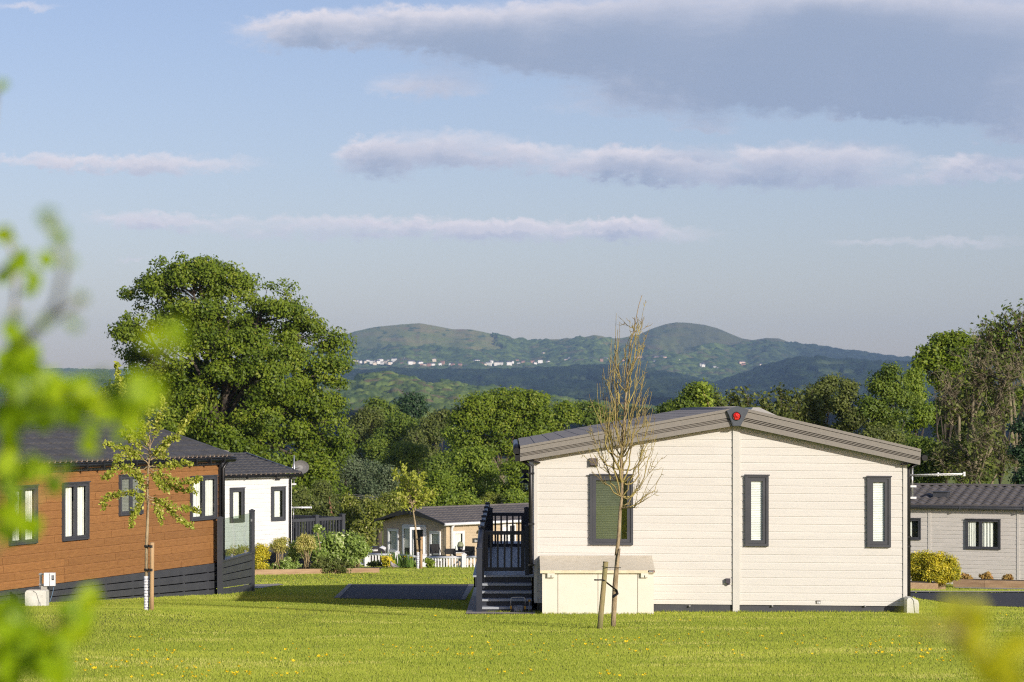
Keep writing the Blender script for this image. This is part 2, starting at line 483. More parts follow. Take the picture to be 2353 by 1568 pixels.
xs = np.concatenate([-np.geomspace(9000, 40, 30), np.linspace(-36, 36, 121), np.geomspace(40, 9000, 30)])
ys = np.concatenate([np.linspace(-250, 0, 8), np.linspace(3, 130, 170), np.linspace(135, 250, 20), np.geomspace(270, 12400, 40)])
XX, YY = np.meshgrid(xs, ys)
ZZ = ground(XX, YY)
lawnm = bpy.data.materials.new("lawn turf"); lawnm.use_nodes = True
t_ = NT(lawnm.node_tree); b_ = t_.n['Principled BSDF']
tc_ = t_.n.new('ShaderNodeTexCoord'); mp_ = t_.n.new('ShaderNodeMapping'); mp_.inputs['Scale'].default_value = (.35, 1, 1)
t_.l.new(tc_.outputs['Object'], mp_.inputs[0])
n1_ = t_.smooth(t_.noise(mp_.outputs[0], .55, 5), .35, .68)
n2_ = t_.smooth(t_.noise(tc_.outputs['Object'], 26, 4, .7), .3, .7)
c_ = t_.mix(n1_, (.22, .26, .03, 1), (.34, .34, .07, 1))
c_ = t_.mix(t_.m('MULTIPLY', n2_, .55), c_, (.13, .17, .02, 1))
t_.l.new(c_, b_.inputs['Base Color']); b_.inputs['Roughness'].default_value = .95; b_.inputs['Specular IOR Level'].default_value = .08
bp_ = t_.n.new('ShaderNodeBump'); bp_.inputs['Strength'].default_value = .7; bp_.inputs['Distance'].default_value = .03
t_.l.new(t_.noise(tc_.outputs['Object'], 40, 5, .7), bp_.inputs['Height']); t_.l.new(bp_.outputs[0], b_.inputs['Normal'])
o = np_mesh("ground", np.stack([XX, YY, ZZ], -1), 4, lawnm, idx=grid_idx(len(ys), len(xs)), smooth=True)
tag(o, "mown sloping lawn around the holiday lodges", "lawn", kind='structure')

def sheet(name, pix, m, label, cat, lift):
    """flat area laid on the slope, outlined by photo pixels"""
    pts = [PG(x, y) for x, y in pix]
    mb = MB(); mb.slab([(p.x, p.y) for p in pts], 0, 0)
    # follow the slope: cut into strips along y
    y0 = min(p.y for p in pts); y1 = max(p.y for p in pts)
    mb = MB(); n = 10
    def span(y):
        xs = []
        for i in range(len(pts)):
            a, b = pts[i], pts[(i + 1) % len(pts)]
            if abs(a.y - b.y) < 1e-6:
                if abs(a.y - y) < 1e-4: xs += [a.x, b.x]
            elif min(a.y, b.y) - 1e-6 <= y <= max(a.y, b.y) + 1e-6:
                xs.append(a.x + (b.x - a.x) * (y - a.y) / (b.y - a.y))
        return (min(xs), max(xs))
    yy = sorted(set(list(np.linspace(y0 + 1e-4, y1 - 1e-4, n)) + [min(max(p.y, y0 + 1e-4), y1 - 1e-4) for p in pts]))
    for a, b in zip(yy[:-1], yy[1:]):
        if b - a < 1e-5: continue
        (l0, r0), (l1, r1) = span(a), span(b)
        for i in range(8):
            f, g = i / 8, (i + 1) / 8
            q = [(l0 + (r0 - l0) * f, a), (l0 + (r0 - l0) * g, a), (l1 + (r1 - l1) * g, b), (l1 + (r1 - l1) * f, b)]
            mb.face([(x, y, G(x, y) + lift) for x, y in q])
    o = mb.build(name, m)
    tag(o, label, cat, kind='structure')
    return [(p.x, p.y) for p in pts]

NOGRASS = []
NOGRASS.append(sheet("driveway", [(780, 1376.5), (1059, 1380), (1077, 1343.6), (810, 1343.6)], ASPH, "dark tarmac parking bay beside the cream lodge", "driveway", .012))
NOGRASS.append(sheet("driveway_edging", [(767, 1376), (780, 1376.4), (810, 1343.6), (801, 1343.4)], PAVE, "row of paving blocks edging the parking bay", "kerb", .020))
NOGRASS.append(sheet("path_edging", [(1059, 1380), (1069, 1380.5), (1091, 1343.8), (1077, 1343.6)], PAVE, "block paved strip between parking bay and path", "kerb", .020))
NOGRASS.append(sheet("path", [(1070.5, 1412.5), (1230, 1412.5), (1230, 1340), (1093, 1341)], CONC, "pale paved path at the foot of the lodge steps", "path", .016))
NOGRASS.append(sheet("road", [(2075, 1371), (2114, 1376.7), (2160, 1383.6), (2219, 1392.6), (2420, 1399), (2420, 1363.5), (2075, 1363.5)], ASPH, "tarmac lane curving past the grey lodge", "road", .012))
NOGRASS.append(sheet("road_kerb", [(2075, 1363.4), (2420, 1363.4), (2420, 1360.6), (2075, 1360.6)], CONC, "pale kerb line on the far side of the lane", "kerb", .03))
NOGRASS.append(sheet("far_path", [(2195, 1352.6), (2420, 1357.5), (2420, 1354.5), (2195, 1350.8)], CONC, "thin pale path in front of the grey lodge", "path", .02))
NOGRASS.append(sheet("paving_strip", [(560, 1353), (600, 1353), (652, 1344.5), (640, 1342.8), (560, 1345)], CONC, "pale paving at the foot of the glass screen", "path", .016))

# ------------------------------------------------------------------ hills
HILLM = colmat('hill cover', .95, .02, .22)

def domes(x, y, size, seed):
    """rounded tree tops: height 0..1 and a number per tree"""
    gx = np.floor(x / size).astype(np.int64); gy = np.floor(y / size).astype(np.int64)
    best = np.zeros_like(x); ident = np.zeros_like(x)
    def h(i, j, s):
        n = (i * 73856093 ^ j * 19349663 ^ (s * 83492791 + seed * 2654435)) & 0x7fffffff
        n = ((n ^ (n >> 13)) * 1274126177) & 0x7fffffff
        return ((n ^ (n >> 15)) & 0xffff) / 65535.0
    for di in (-1, 0, 1):
        for dj in (-1, 0, 1):
            i, j = gx + di, gy + dj
            cx = (i + .5 + .8 * (h(i, j, 1) - .5)) * size; cy = (j + .5 + .8 * (h(i, j, 2) - .5)) * size
            r = size * (.55 + .4 * h(i, j, 3))
            d = 1 - ((x - cx) ** 2 + (y - cy) ** 2) / (r * r)
            hh = np.sqrt(np.maximum(d, 0)) * (.6 + .4 * h(i, j, 4)) * r / size
            m = hh > best
            best = np.where(m, hh, best); ident = np.where(m, h(i, j, 5), ident)
    return best, ident

def hill(name, label, prof, Z0, Z1, base_row, size, tree_h, colour, wood, back=600, nr=150, seed=1, gully=.0, power=.9):
    """a hillside: skyline profile given in photo pixels, real depth from Z0 to Z1"""
    px = np.arange(-160, 2520, 2.2)
    pr = np.array(prof, float)
    top = HY - np.interp(px, pr[:, 0], pr[:, 1])
    t = np.linspace(0, 1, nr)
    t = np.concatenate([t, 1 + np.linspace(.15, 1, 8)])
    T, PX = np.meshgrid(t, px, indexing='ij')
    TOP = np.broadcast_to(top, T.shape)
    base = HY - base_row
    tt = np.minimum(T, 1)
    Zd = np.where(T <= 1, Z0 + (Z1 - Z0) * T, Z1 + back * (T - 1))
    e = base + (TOP - base) * tt ** power
    gl = fbm(PX / 85.0 + tt * .6, tt * 1.5, seed + 3) - .5
    e = e + gully * gl * (TOP - base) * np.sin(np.pi * np.clip(tt, 0, 1)) 
    X = (PX - CX) / F * Zd
    Z = CAMH + e / F * Zd
    Z = np.where(T > 1, Z - (T - 1) ** 1.3 * back * .35, Z)
    wd = wood(PX, HY - e, tt)
    dm, ident = domes(X, Zd, size, seed)
    dm2, id2 = domes(X + 31, Zd + 17, size * .45, seed + 5)
    Z = Z + wd * tree_h * (dm + .4 * dm2)
    c = colour(PX, HY - e, tt, wd, ident, dm)
    o = np_mesh(name, np.stack([X, Zd, Z], -1), 4, HILLM, col=c.reshape(-1, 3), smooth=True, idx=grid_idx(len(t), len(px)))
    tag(o, label, "hill", kind='structure')
    def at(pxx, row):
        """point on this hillside seen at a pixel"""
        tp = HY - np.interp(pxx, pr[:, 0], pr[:, 1])
        f = ((HY - row) - base) / max(tp - base, 1e-3)
        f = min(max(f, 0), .98) ** (1 / power)
        Zp = Z0 + (Z1 - Z0) * f
        return P(pxx, row, Zp)
    return at

def mixc(f, a, b):
    f = np.clip(f, 0, 1)[..., None]
    return np.asarray(a) * (1 - f) + np.asarray(b) * f

SKYLINE = [(-200, 862), (0, 858), (85, 855), (250, 856), (400, 850), (600, 830), (700, 803), (775, 776), (815, 762), (860, 752), (920, 746), (965, 743), (1000, 749), (1040, 757), (1080, 757),
           (1110, 763), (1150, 772), (1185, 781), (1215, 786), (1260, 780), (1300, 780), (1340, 776), (1365, 770), (1385, 773), (1400, 779), (1430, 777), (1470, 768),
           (1500, 755), (1530, 745), (1555, 741), (1580, 742), (1620, 747), (1650, 755), (1680, 768), (1705, 778), (1730, 782), (1760, 777), (1790, 778), (1820, 789),
           (1860, 797), (1900, 803), (1950, 811), (2000, 818), (2050, 824), (2105, 830), (2250, 838), (2520, 850)]

def wood_far(PX, row, t):
    n = fbm(PX / 70.0, row / 16.0, 5)
    lim = np.interp(PX, [700, 820, 1000, 1150, 1215, 1300, 1400, 1480, 1560, 1680, 1800, 1900], [792, 800, 806, 800, 778, 786, 786, 800, 806, 792, 785, 770])
    w = np.clip((row - lim) / 9.0 + (n - .5) * 6.0, 0, 1)
    w = np.where((PX > 1130) & (PX < 1210) & (n > .5), np.maximum(w, .8), w)
    return w * np.clip((1.0 - t) * 60, 0.25, 1)

def col_far(PX, row, t, wd, ident, dm):
    n = fbm(PX / 60.0, row / 10.0, 11); n2 = fbm(PX / 24.0, row / 9.0, 12)
    grass = mixc((n - .45) * 3, (.21, .235, .065), (.29, .245, .10))
    grass = mixc((n2 - .64) * 5, grass, (.25, .17, .085)); grass = mixc((fbm(PX / 15.0, row / 5.0, 14) - .6) * 6, grass, (.07, .11, .04))
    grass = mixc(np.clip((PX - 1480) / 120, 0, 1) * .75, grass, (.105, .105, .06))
    woodc = mixc(ident, (.045, .080, .030), (.155, .205, .05))
    woodc = mixc((ident > .9) * .8, woodc, (.13, .11, .06))
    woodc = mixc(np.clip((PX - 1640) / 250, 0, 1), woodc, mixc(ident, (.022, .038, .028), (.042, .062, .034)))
    return mixc(wd * 1.4, grass, woodc)

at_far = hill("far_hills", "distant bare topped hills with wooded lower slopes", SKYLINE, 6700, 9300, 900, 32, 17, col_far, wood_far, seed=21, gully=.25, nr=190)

RIDGE = [(-200, 900), (300, 880), (600, 860), (780, 852), (900, 853), (1000, 856), (1100, 857), (1200, 853), (1300, 850), (1390, 845), (1450, 850), (1500, 857), (1560, 868), (1640, 886),
         (1700, 866), (1760, 845), (1825, 829), (1880, 826), (1950, 833), (2050, 838), (2150, 842), (2520, 850)]
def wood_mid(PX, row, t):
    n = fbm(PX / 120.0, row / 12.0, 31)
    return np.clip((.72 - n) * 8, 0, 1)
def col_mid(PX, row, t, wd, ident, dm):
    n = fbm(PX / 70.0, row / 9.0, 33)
    w = mixc(ident, (.012, .026, .018), (.028, .050, .024))  # woods darkened here: cloud shadow on the ridge put into their colour
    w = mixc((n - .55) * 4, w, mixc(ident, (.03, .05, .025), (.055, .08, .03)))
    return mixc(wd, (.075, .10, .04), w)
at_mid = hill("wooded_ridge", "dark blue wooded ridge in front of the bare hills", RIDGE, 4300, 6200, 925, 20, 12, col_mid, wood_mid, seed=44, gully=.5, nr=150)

NEARH = [(-200, 930), (300, 925), (600, 905), (720, 893), (780, 884), (830, 873), (900, 872), (960, 880), (1050, 892), (1150, 904), (1240, 918), (1300, 928), (1345, 934), (1500, 950), (1800, 955), (2520, 960)]
def wood_near(PX, row, t):
    n = fbm(PX / 90.0, row / 9.0, 61)
    return np.clip((.70 - n) * 9, 0, 1)
def col_near(PX, row, t, wd, ident, dm):
    w = mixc(ident, (.07, .12, .033), (.21, .26, .06))
    w = mixc((ident > .88) * 1.0, w, (.17, .13, .07))
    w = mixc((fbm(PX / 45.0, row / 8.0, 63) - .52) * 4, w, mixc(ident, (.055, .095, .035), (.12, .18, .05)))
    return mixc(wd, (.25, .32, .09), w)
at_near = hill("green_hill", "sunlit pale green wooded hill below the dark ridge", NEARH, 2100, 3300, 965, 17, 11, col_near, wood_near, seed=71, gully=.3, nr=110)

# ------------------------------------------------------------------ houses at the foot of the far hills
HWALL = [mat('white render', (.80, .76, .70, 1), None, .2), mat('cream render', (.72, .60, .46, 1), None, .2), mat('red brick', (.46, .26, .19, 1), None, .2), mat('pink brick', (.66, .46, .36, 1), None, .2)]
HROOF = mat('slate roof', (.10, .10, .115, 1), None, .2)
HROOF2 = mat('red tile roof', (.22, .13, .10, 1), None, .2)
def house_proto(kind, w, d, h, wall, roof):
    mb = MB(); mb.box(-w / 2, w / 2, -d / 2, d / 2, -3, h, 0)
    r = MB(); e = .5; rh = d * .32
    r.face([(-w / 2 - e, -d / 2 - e, h - .2), (w / 2 + e, -d / 2 - e, h - .2), (w / 2 + e, 0, h + rh), (-w / 2 - e, 0, h + rh)])
    r.face([(w / 2 + e, d / 2 + e, h - .2), (-w / 2 - e, d / 2 + e, h - .2), (-w / 2 - e, 0, h + rh), (w / 2 + e, 0, h + rh)])
    for s in (-1, 1): r.face([(s * w / 2, -d / 2, h), (s * w / 2, d / 2, h), (s * w / 2, 0, h + rh - .2)])
    r.box(w * .28, w * .28 + 1.1, -.6, .6, h + rh * .5, h + rh + 1.6)
    return mb, r
HK = {}
def house(px, row, kind, label):
    if kind not in HK:
        w, d, h, wm, rm, word = {'w': (11, 9, 6, HWALL[0], HROOF, 'white_house'), 'W': (19, 10, 9, HWALL[0], HROOF, 'white_house'), 'c': (12, 9, 6.5, HWALL[1], HROOF, 'cream_house'),
                                 'b': (12, 9, 7, HWALL[2], HROOF2, 'brick_house'), 'P': (22, 11, 12, HWALL[3], HROOF, 'brick_house')}[kind]
        a, b = house_proto(kind, w, d, h, wm, rm)
        HK[kind] = (a.build("wall", wm), b.build("roof", rm), word)
        first = True
    else: first = False
    wl, rf, word = HK[kind]
    p = at_far(px, row)
    p.z += 11
    sc = RNG.uniform(.75, 1.05)
    t = thing(word, label, "house", p, math.radians(RNG.uniform(-35, 50)), "houses at the foot of the distant hills"); t.scale = (sc, sc, sc)
    for o in (wl, rf):
        if not first: o = o.copy(); COL.objects.link(o)
        o.parent = t
Z7 = lambda zx, zy: ((1200 + zx / 1.9608) / 1.6315, (1150 + zy / 1.9608) / 1.6315)
Z8 = lambda zx, zy: ((2300 + zx / 1.9608) / 1.6315, (1150 + zy / 1.9608) / 1.6315)
VILL = [(250, 428, 'w'), (270, 434, 'c'), (295, 436, 'w'), (330, 438, 'c'), (352, 432, 'w'), (385, 442, 'W'), (400, 437, 'b'), (402, 450, 'c'), (425, 440, 'w'), (443, 432, 'W'), (455, 446, 'w'), (483, 438, 'c'), (500, 428, 'w'),
        (505, 448, 'c'), (520, 446, 'w'), (545, 427, 'W'), (578, 430, 'w'), (600, 457, 'b'), (610, 415, 'c'), (625, 430, 'w'), (650, 438, 'c'), (660, 448, 'W'), (680, 440, 'w'), (690, 446, 'c'), (735, 452, 'W'),
        (745, 465, 'b'), (770, 462, 'c'), (800, 460, 'b'), (840, 424, 'c'), (830, 460, 'w'), (880, 456, 'w'), (900, 445, 'b'), (960, 455, 'w'), (975, 462, 'b'), (1010, 454, 'w'), (1030, 464, 'b'), (1070, 476, 'w'),
        (1125, 438, 'w'), (1150, 440, 'W'), (1185, 455, 'b'), (1210, 457, 'c'), (1240, 455, 'W'), (1258, 436, 'w'), (1300, 455, 'W'), (1325, 453, 'W'), (1380, 438, 'w'), (1390, 452, 'W'), (1412, 438, 'w'),
        (1450, 428, 'b'), (1460, 447, 'w'), (1490, 446, 'b'), (1530, 446, 'w'), (1562, 440, 'b'), (1580, 448, 'w'), (1618, 435, 'W'), (1675, 438, 'w'), (1640, 372, 'c'), (1780, 406, 'w'), (1810, 425, 'c'), (1828, 412, 'w'),
        (1850, 422, 'W'), (1878, 430, 'w'), (1925, 428, 'w'), (1990, 413, 'w'), (2070, 424, 'b'), (2098, 416, 'w'), (2235, 430, 'b')]
VILR = [(78, 430, 'b'), (185, 420, 'P'), (220, 423, 'c'), (262, 410, 'w'), (310, 418, 'P'), (355, 415, 'P'), (372, 415, 'P'), (365, 430, 'b'), (305, 442, 'W'), (330, 453, 'w'), (365, 450, 'w'), (388, 458, 'w'), (400, 436, 'w'),
        (475, 425, 'w'), (650, 458, 'w'), (660, 464, 'w'), (740, 480, 'w'), (760, 488, 'w'), (943, 455, 'P'), (955, 462, 'b'), (1046, 440, 'w'), (1080, 463, 'c')]
KW = {'w': 'small white house', 'W': 'wide white house', 'c': 'cream house', 'b': 'small red brick house', 'P': 'tall pink brick house'}
for i, (zx, zy, kd) in enumerate(VILL):
    seg = 'in the dense cluster next to the oak' if zx < 720 else ('in the thin string mid-slope below the left hill' if zx < 1100 else ('in the row under the saddle' if zx < 1720 else 'in the row left of the bare young tree'))
    house(*Z7(zx, zy), kd, KW[kd] + ' ' + seg)
for i, (zx, zy, kd) in enumerate(VILR):
    seg = 'behind and just right of the bare young tree' if zx < 500 else ('scattered in woods under the right hill' if zx < 850 else 'alone near the dark wooded hump')
    house(*Z8(zx, zy), kd, KW[kd] + ' ' + seg)
# ------------------------------------------------------------------ building kit for the lodges
def clip_band(poly, za, zb):
    def cut(pts, z, keep_above):
        out = []
        for i in range(len(pts)):
            a, b = pts[i], pts[(i + 1) % len(pts)]
            ia = a[1] >= z if keep_above else a[1] <= z
            ib = b[1] >= z if keep_above else b[1] <= z
            if ia: out.append(a)
            if ia != ib:
                f = (z - a[1]) / (b[1] - a[1]); out.append((a[0] + (b[0] - a[0]) * f, z))
        return out
    p = cut(poly, za, True)
    return cut(p, zb, False) if len(p) > 2 else []

def clad(mb, poly, pitch, lap=.014, z0=None, joints=None, yo=0.0, seed=1, holes=()):
    """lapped boards filling a wall polygon (x, z), leaving the window openings (x0, x1, z0, z1) open"""
    rnd = random.Random(seed)
    zmin = min(p[1] for p in poly); zmax = max(p[1] for p in poly)
    z = zmin if z0 is None else z0 - pitch * math.ceil((z0 - zmin) / pitch - 1e-6)
    def cutx(pts, x, right):
        out = []
        for i in range(len(pts)):
            a, b = pts[i], pts[(i + 1) % len(pts)]
            ia = a[0] >= x if right else a[0] <= x; ib = b[0] >= x if right else b[0] <= x
            if ia: out.append(a)
            if ia != ib: f = (x - a[0]) / (b[0] - a[0]); out.append((x, a[1] + (b[1] - a[1]) * f))
        return out
    while z < zmax - 1e-4:
        prof = lambda zz: -lap * (1 - .25 * (zz - z) / (.8 * pitch)) if zz <= z + .8 * pitch + 1e-6 else -lap * .75 * (1 - (zz - z - .8 * pitch) / (.2 * pitch))
        cuts = sorted({z, z + pitch * .8, z + pitch} | {h for q in holes for h in q[2:4] if z < h < z + pitch})
        for za, zb in zip(cuts[:-1], cuts[1:]):
            q = clip_band(poly, za, zb)
            if len(q) < 3: continue
            xs = [(min(p[0] for p in q), max(p[0] for p in q))]
            for h in holes:
                if h[2] <= za + 1e-6 and h[3] >= zb - 1e-6:
                    xs = [s for a, b in xs for s in ((a, min(b, h[0])), (max(a, h[1]), b)) if s[1] - s[0] > 1e-4]
            for a, b in xs:
                r = cutx(cutx(q, a, True), b, False)
                if len(r) > 2: mb.face([(x, yo + prof(zz), zz) for x, zz in r])
                if za == z and len(r) > 2:
                    lo = [p[0] for p in r if abs(p[1] - z) < 1e-5]
                    if len(lo) >= 2:
                        mb.face([(min(lo), yo - lap, z), (min(lo), yo + .001, z), (max(lo), yo + .001, z), (max(lo), yo - lap, z)])
                        if joints:
                            x = a + rnd.uniform(0, joints)
                            while x < b - .01:
                                mb.box(x, x + .006, yo - lap - .002, yo, z, z + pitch * .8, 1)
                                x += joints * rnd.uniform(.8, 1.2)
        z += pitch

def tiles(mb, xl, xr, p0, p1, course=.30, wave=.18, amp=.018, step=.022, m=0, seg=4):
    """pressed tile sheet between eave line and ridge line. xl, xr: (at eave, at ridge); p0, p1: (y, z) at eave and ridge"""
    L = math.hypot(p1[0] - p0[0], p1[1] - p0[1]); n = max(1, round(L / course))
    ny, nz = -(p1[1] - p0[1]) / L, (p1[0] - p0[0]) / L
    if nz < 0: ny, nz = -ny, -nz
    dx = wave / seg
    for i in range(n):
        rows = []
        for f, h in ((i / n, step), ((i + 1) / n, 0.0)):
            a = xl[0] + (xl[1] - xl[0]) * f; b = xr[0] + (xr[1] - xr[0]) * f
            rows.append((a, b, p0[0] + (p1[0] - p0[0]) * f, p0[1] + (p1[1] - p0[1]) * f, h))
        a0 = min(rows[0][0], rows[1][0]); b0 = max(rows[0][1], rows[1][1])
        k0 = math.floor(a0 / dx); k1 = math.ceil(b0 / dx)
        base = len(mb.v); cols = 0
        for k in range(k0, k1 + 1):
            for (a, b, y, z, h) in rows:
                x = min(max(k * dx, a), b)
                w = amp * math.cos(2 * math.pi * x / wave) + h
                mb.v.append((x, y + ny * w, z + nz * w))
            mb.v.append(mb.v[-2])                                   # the step has its own corners, so the tread stays evenly shaded
            x = min(max(k * dx, rows[0][0]), rows[0][1]); y, z = rows[0][2], rows[0][3]
            mb.v.append((x, y - ny * .01, z - min(.02, step * .5)))
            cols += 1
        for c in range(cols - 1):
            q = base + c * 4; r = q + 4
            mb.f.append((q, r, r + 1, q + 1)); mb.mi.append(m); mb.sm.append(True)
            mb.f.append((q + 3, r + 3, r + 2, q + 2)); mb.mi.append(m); mb.sm.append(False)

def window(parent, fr, x0, x1, z0, z1, frame_m, style='curtain', fw=.07, mull=(), glass=None, label=None, yo=0.0, sill=True, mat4=None, curt=CURT, transom=None, fill=1.0):
    """frame with panes; curtains or blinds hang just behind the glass"""
    M = fr.local if mat4 is None else mat4
    mb = MB(); d0, d1 = yo - .055, yo + .0; RD = .075
    def ring(a0, a1, b0, b1, w, ya, yb):
        mb.box(a0, a0 + w, ya, yb, b0, b1); mb.box(a1 - w, a1, ya, yb, b0, b1)
        mb.box(a0 + w, a1 - w, ya, yb, b0, b0 + w); mb.box(a0 + w, a1 - w, ya, yb, b1 - w, b1)
    ring(x0, x1, z0, z1, fw * .45, d0, d1)
    edges = [x0 + fw * .45] + [x0 + (x1 - x0) * f for f in mull] + [x1 - fw * .45]
    zs = [z0 + fw * .45] + ([z0 + (z1 - z0) * transom] if transom else []) + [z1 - fw * .45]
    panes = []
    for a, b in zip(edges[:-1], edges[1:]):
        for c, e in zip(zs[:-1], zs[1:]):
            ring(a + .002, b - .002, c + .002, e - .002, fw * .6, d0 + .016, d1 - .002)
            panes.append((a + fw * .6, b - fw * .6, c + fw * .6, e - fw * .6))
    if sill: mb.box(x0 - .015, x1 + .015, d0 - .02, d0, z1 - .012, z1 + .008)
    ring(x0 + .004, x1 - .004, z0 + .004, z1 - .004, .02, d1, yo + RD)
    mb.box(x0 + .001, x1 - .001, yo + RD, yo + RD + .004, z0 + .001, z1 - .001, 1)
    w = mb.build("window", [frame_m, DARKIN], parent, M)
    if label: w['label'] = label
    g = MB(); c = MB()
    for i, (a, b, q, e) in enumerate(panes):
        g.face([(a, yo - .026, q), (b, yo - .026, q), (b, yo - .026, e), (a, yo - .026, e)])
        if style in ('curtain', 'half'):
            n = 36; lim = b if style == 'curtain' else a + (b - a) * fill
            for k in range(n):
                f0, f1 = k / n, (k + 1) / n
                xa = a + (lim - a) * f0; xb = a + (lim - a) * f1
                am = min(b - a, .5); ya = yo + .03 + am * (.022 * math.sin(f0 * 21 + i) + .008 * math.sin(f0 * 47)); yb = yo + .03 + am * (.022 * math.sin(f1 * 21 + i) + .008 * math.sin(f1 * 47))
                c.face([(xa, ya, q), (xb, yb, q), (xb, yb, e), (xa, ya, e)], 0, True)
        elif style == 'blind':
            n = max(6, int((e - q) / .028))
            lim = a + (b - a) * fill
            for k in range(n):
                z = q + (e - q) * (k + .1) / n; h = (e - q) / n * .99
                c.face([(a, yo - .002, z), (lim, yo - .002, z), (lim, yo + .008, z + h), (a, yo + .008, z + h)])
    g.build("pane", glass or GLASS, w)
    if c.f: c.build("curtain" if style in ('curtain', 'half') else "blind", curt, w)
    for ch in w.children:
        for v in ch.data.vertices: v.co = M @ v.co
    return w

def gutter(mb, x0, x1, y, z, r=.055, m=0, clips=1.0):
    mb.tube([(x0, y, z), (x1, y, z)], r, 8, m)
    mb.box(x0, x1, y - r * 1.05, y + r * .6, z + r * .55, z + r * .8, m)
    x = x0 + .4
    while x < x1:
        mb.box(x, x + .04, y - r * 1.15, y + r, z - r * 1.15, z + r * .9, m); x += clips

# ------------------------------------------------------------------ the cream lodge
def cream_lodge():
    fr = Frame(0, 39, 0.0, .0085)
    R = fr.root("cream_lodge", "large cream clad twin lodge with grey gable end facing the lawn", "lodge")
    LM = fr.local
    xL = fr.px(1227.5, 1200)[0]; xR = fr.px(2083.5, 1200)[0]
    zb = fr.px(1480, 1388)[1]
    DEPTH = 12.2
    tl = lambda x: fr.px(x, 1060.2 - .1652 * (x - 1194.6) - 9)
    tr = lambda x: fr.px(x, 979.4 + .2162 * (x - 1701) - 9)
    poly = [(xL, zb), (xR, zb), (xR, tr(2083.5)[1]), (tr(1705)[0], tr(1705)[1]), (tl(1688)[0], tl(1688)[1]), (xL, tl(1227.5)[1])]
    WIN = ((1355.5, 1454.5, 1089.8, 1252.6), (1711.5, 1765.5, 1091.3, 1255.5), (1991.5, 2046, 1094.3, 1258))
    mb = MB(); clad(mb, poly, .1246, .011, z0=zb + .075, holes=[(fr.px(a, t)[0] + .01, fr.px(b, t)[0] - .01, fr.px(b, u)[1] + .01, fr.px(a, t)[1] - .01) for a, b, t, u in WIN])
    mb.build("front_wall", CREAM, R, LM)
    mb = MB()
    mb.prism([(xL + .004, zb), (xR - .004, zb), (xR - .004, poly[2][1] - .03), (poly[3][0], poly[3][1] - .04), (xL + .004, poly[5][1] - .03)], .15, DEPTH)
    mb.build("side_wall", CREAM, R, LM)
    # trims
    c0, c1 = fr.px(1683.5, 1200)[0], fr.px(1698.8, 1200)[0]
    mb = MB(); mb.box(c0, c1, -.034, -.0005, fr.px(1690, 1409.5)[1], fr.px(1690, 975)[1])
    mb.box(c1, c1 + .018, -.024, -.0005, zb, fr.px(1690, 980)[1])
    for zz in (1010, 1028, 1052): mb.box(c0 + .03, c0 + .04, -.037, -.034, fr.px(1690, zz)[1], fr.px(1690, zz)[1] + .01)
    mb.build("centre_trim", CREAM_T, R, LM)
    for a, b, nm in ((xL - .004, xL + .055, 1), (xR - .062, xR + .004, 2)):
        mb = MB(); mb.box(a, b, -.028, .155, zb + .02, (poly[5][1] if nm == 1 else poly[2][1]) - .02)
        mb.build("corner_trim", CREAM_T, R, LM)
    # skirting
    zs = fr.px(1480, 1409)[1]
    mb = MB(); mb.box(xL + .09, c0 - .004, .02, .06, zs, zb - .004); mb.box(c1 + .004, xR - .01, .02, .06, zs, zb - .004)
    mb.box(xL + .05, xR - .02, .08, DEPTH - .1, zs - .75, zb - .01, 1)
    mb.build("skirting", [ANTH, BLACK], R, LM)
    for px in (1584.5, 1774.5, 1987):
        x, z = fr.px(px, 1393)
        mb = MB(); mb.lathe([(0, -.035), (.014, -.03), (.018, -.012), (.02, .02)], (x, .0, z), 10, axis='y')
        mb.build("bolt", STEEL, R, LM)
    # windows
    def win(xa, xb, ya, yb, style, label, **k):
        a, z1 = fr.px(xa, ya); b, z0 = fr.px(xb, yb)
        window(R, fr, a, b, z0, z1, ANTH, style, .092, label=label, yo=-.008, **k)
    win(1355.5, 1454.5, 1089.8, 1252.6, 'blind', "wide window with dark slatted blind and greenish reflections", glass=GLASSR, curt=BLINDG, fill=.82)
    win(1711.5, 1765.5, 1091.3, 1255.5, 'blind', "narrow window with white blind beside the centre trim", curt=BLIND)
    win(1991.5, 2046, 1094.3, 1258, 'blind', "narrow window with white blind at the far right", curt=BLIND)
    # roof
    YF = -.17
    tA, tB = fr.px(1195.4, 1024.7, YF), fr.px(1694.6, 935.2, YF)
    rA, rB = tB, fr.px(2115.6, 1032.2, YF)
    mb = MB(); TM = Matrix(((0, 1, 0, 0), (1, 0, 0, 0), (0, 0, 1, 0), (0, 0, 0, 1)))   # tiles run along the lodge: swap x and y
    tiles(mb, (YF, YF), (DEPTH + .2, DEPTH + .2), (tA[0], tA[1] - .025), (tB[0], tB[1] - .03), .25, .19, .006, .007)
    tiles(mb, (YF, YF), (DEPTH + .2, DEPTH + .2), (rB[0], rB[1] - .025), (rA[0], rA[1] - .03), .25, .19, .006, .007)
    roof = mb.build("roof", ROOFT, R, LM @ TM)
    mb = MB(); mb.tube([(tB[0], YF + .02, tB[1] - .05), (tB[0], DEPTH + .2, tB[1] - .05)], .06, 8)
    mb.build("ridge_cap", ROOFT, roof, LM)
    # small cross gable rising behind the apex plate
    mb = MB(); q = [fr.px(x, y, 7.0) for x, y in ((1722, 947), (1730, 936.5), (1745, 936.5), (1800, 962), (1800, 985), (1722, 985))]
    mb.prism(q, 7.0, 8.6)
    mb.build("roof_dormer", mat('light grey roof sheet', (.36, .35, .33, 1), None, 4, .5), R, LM)
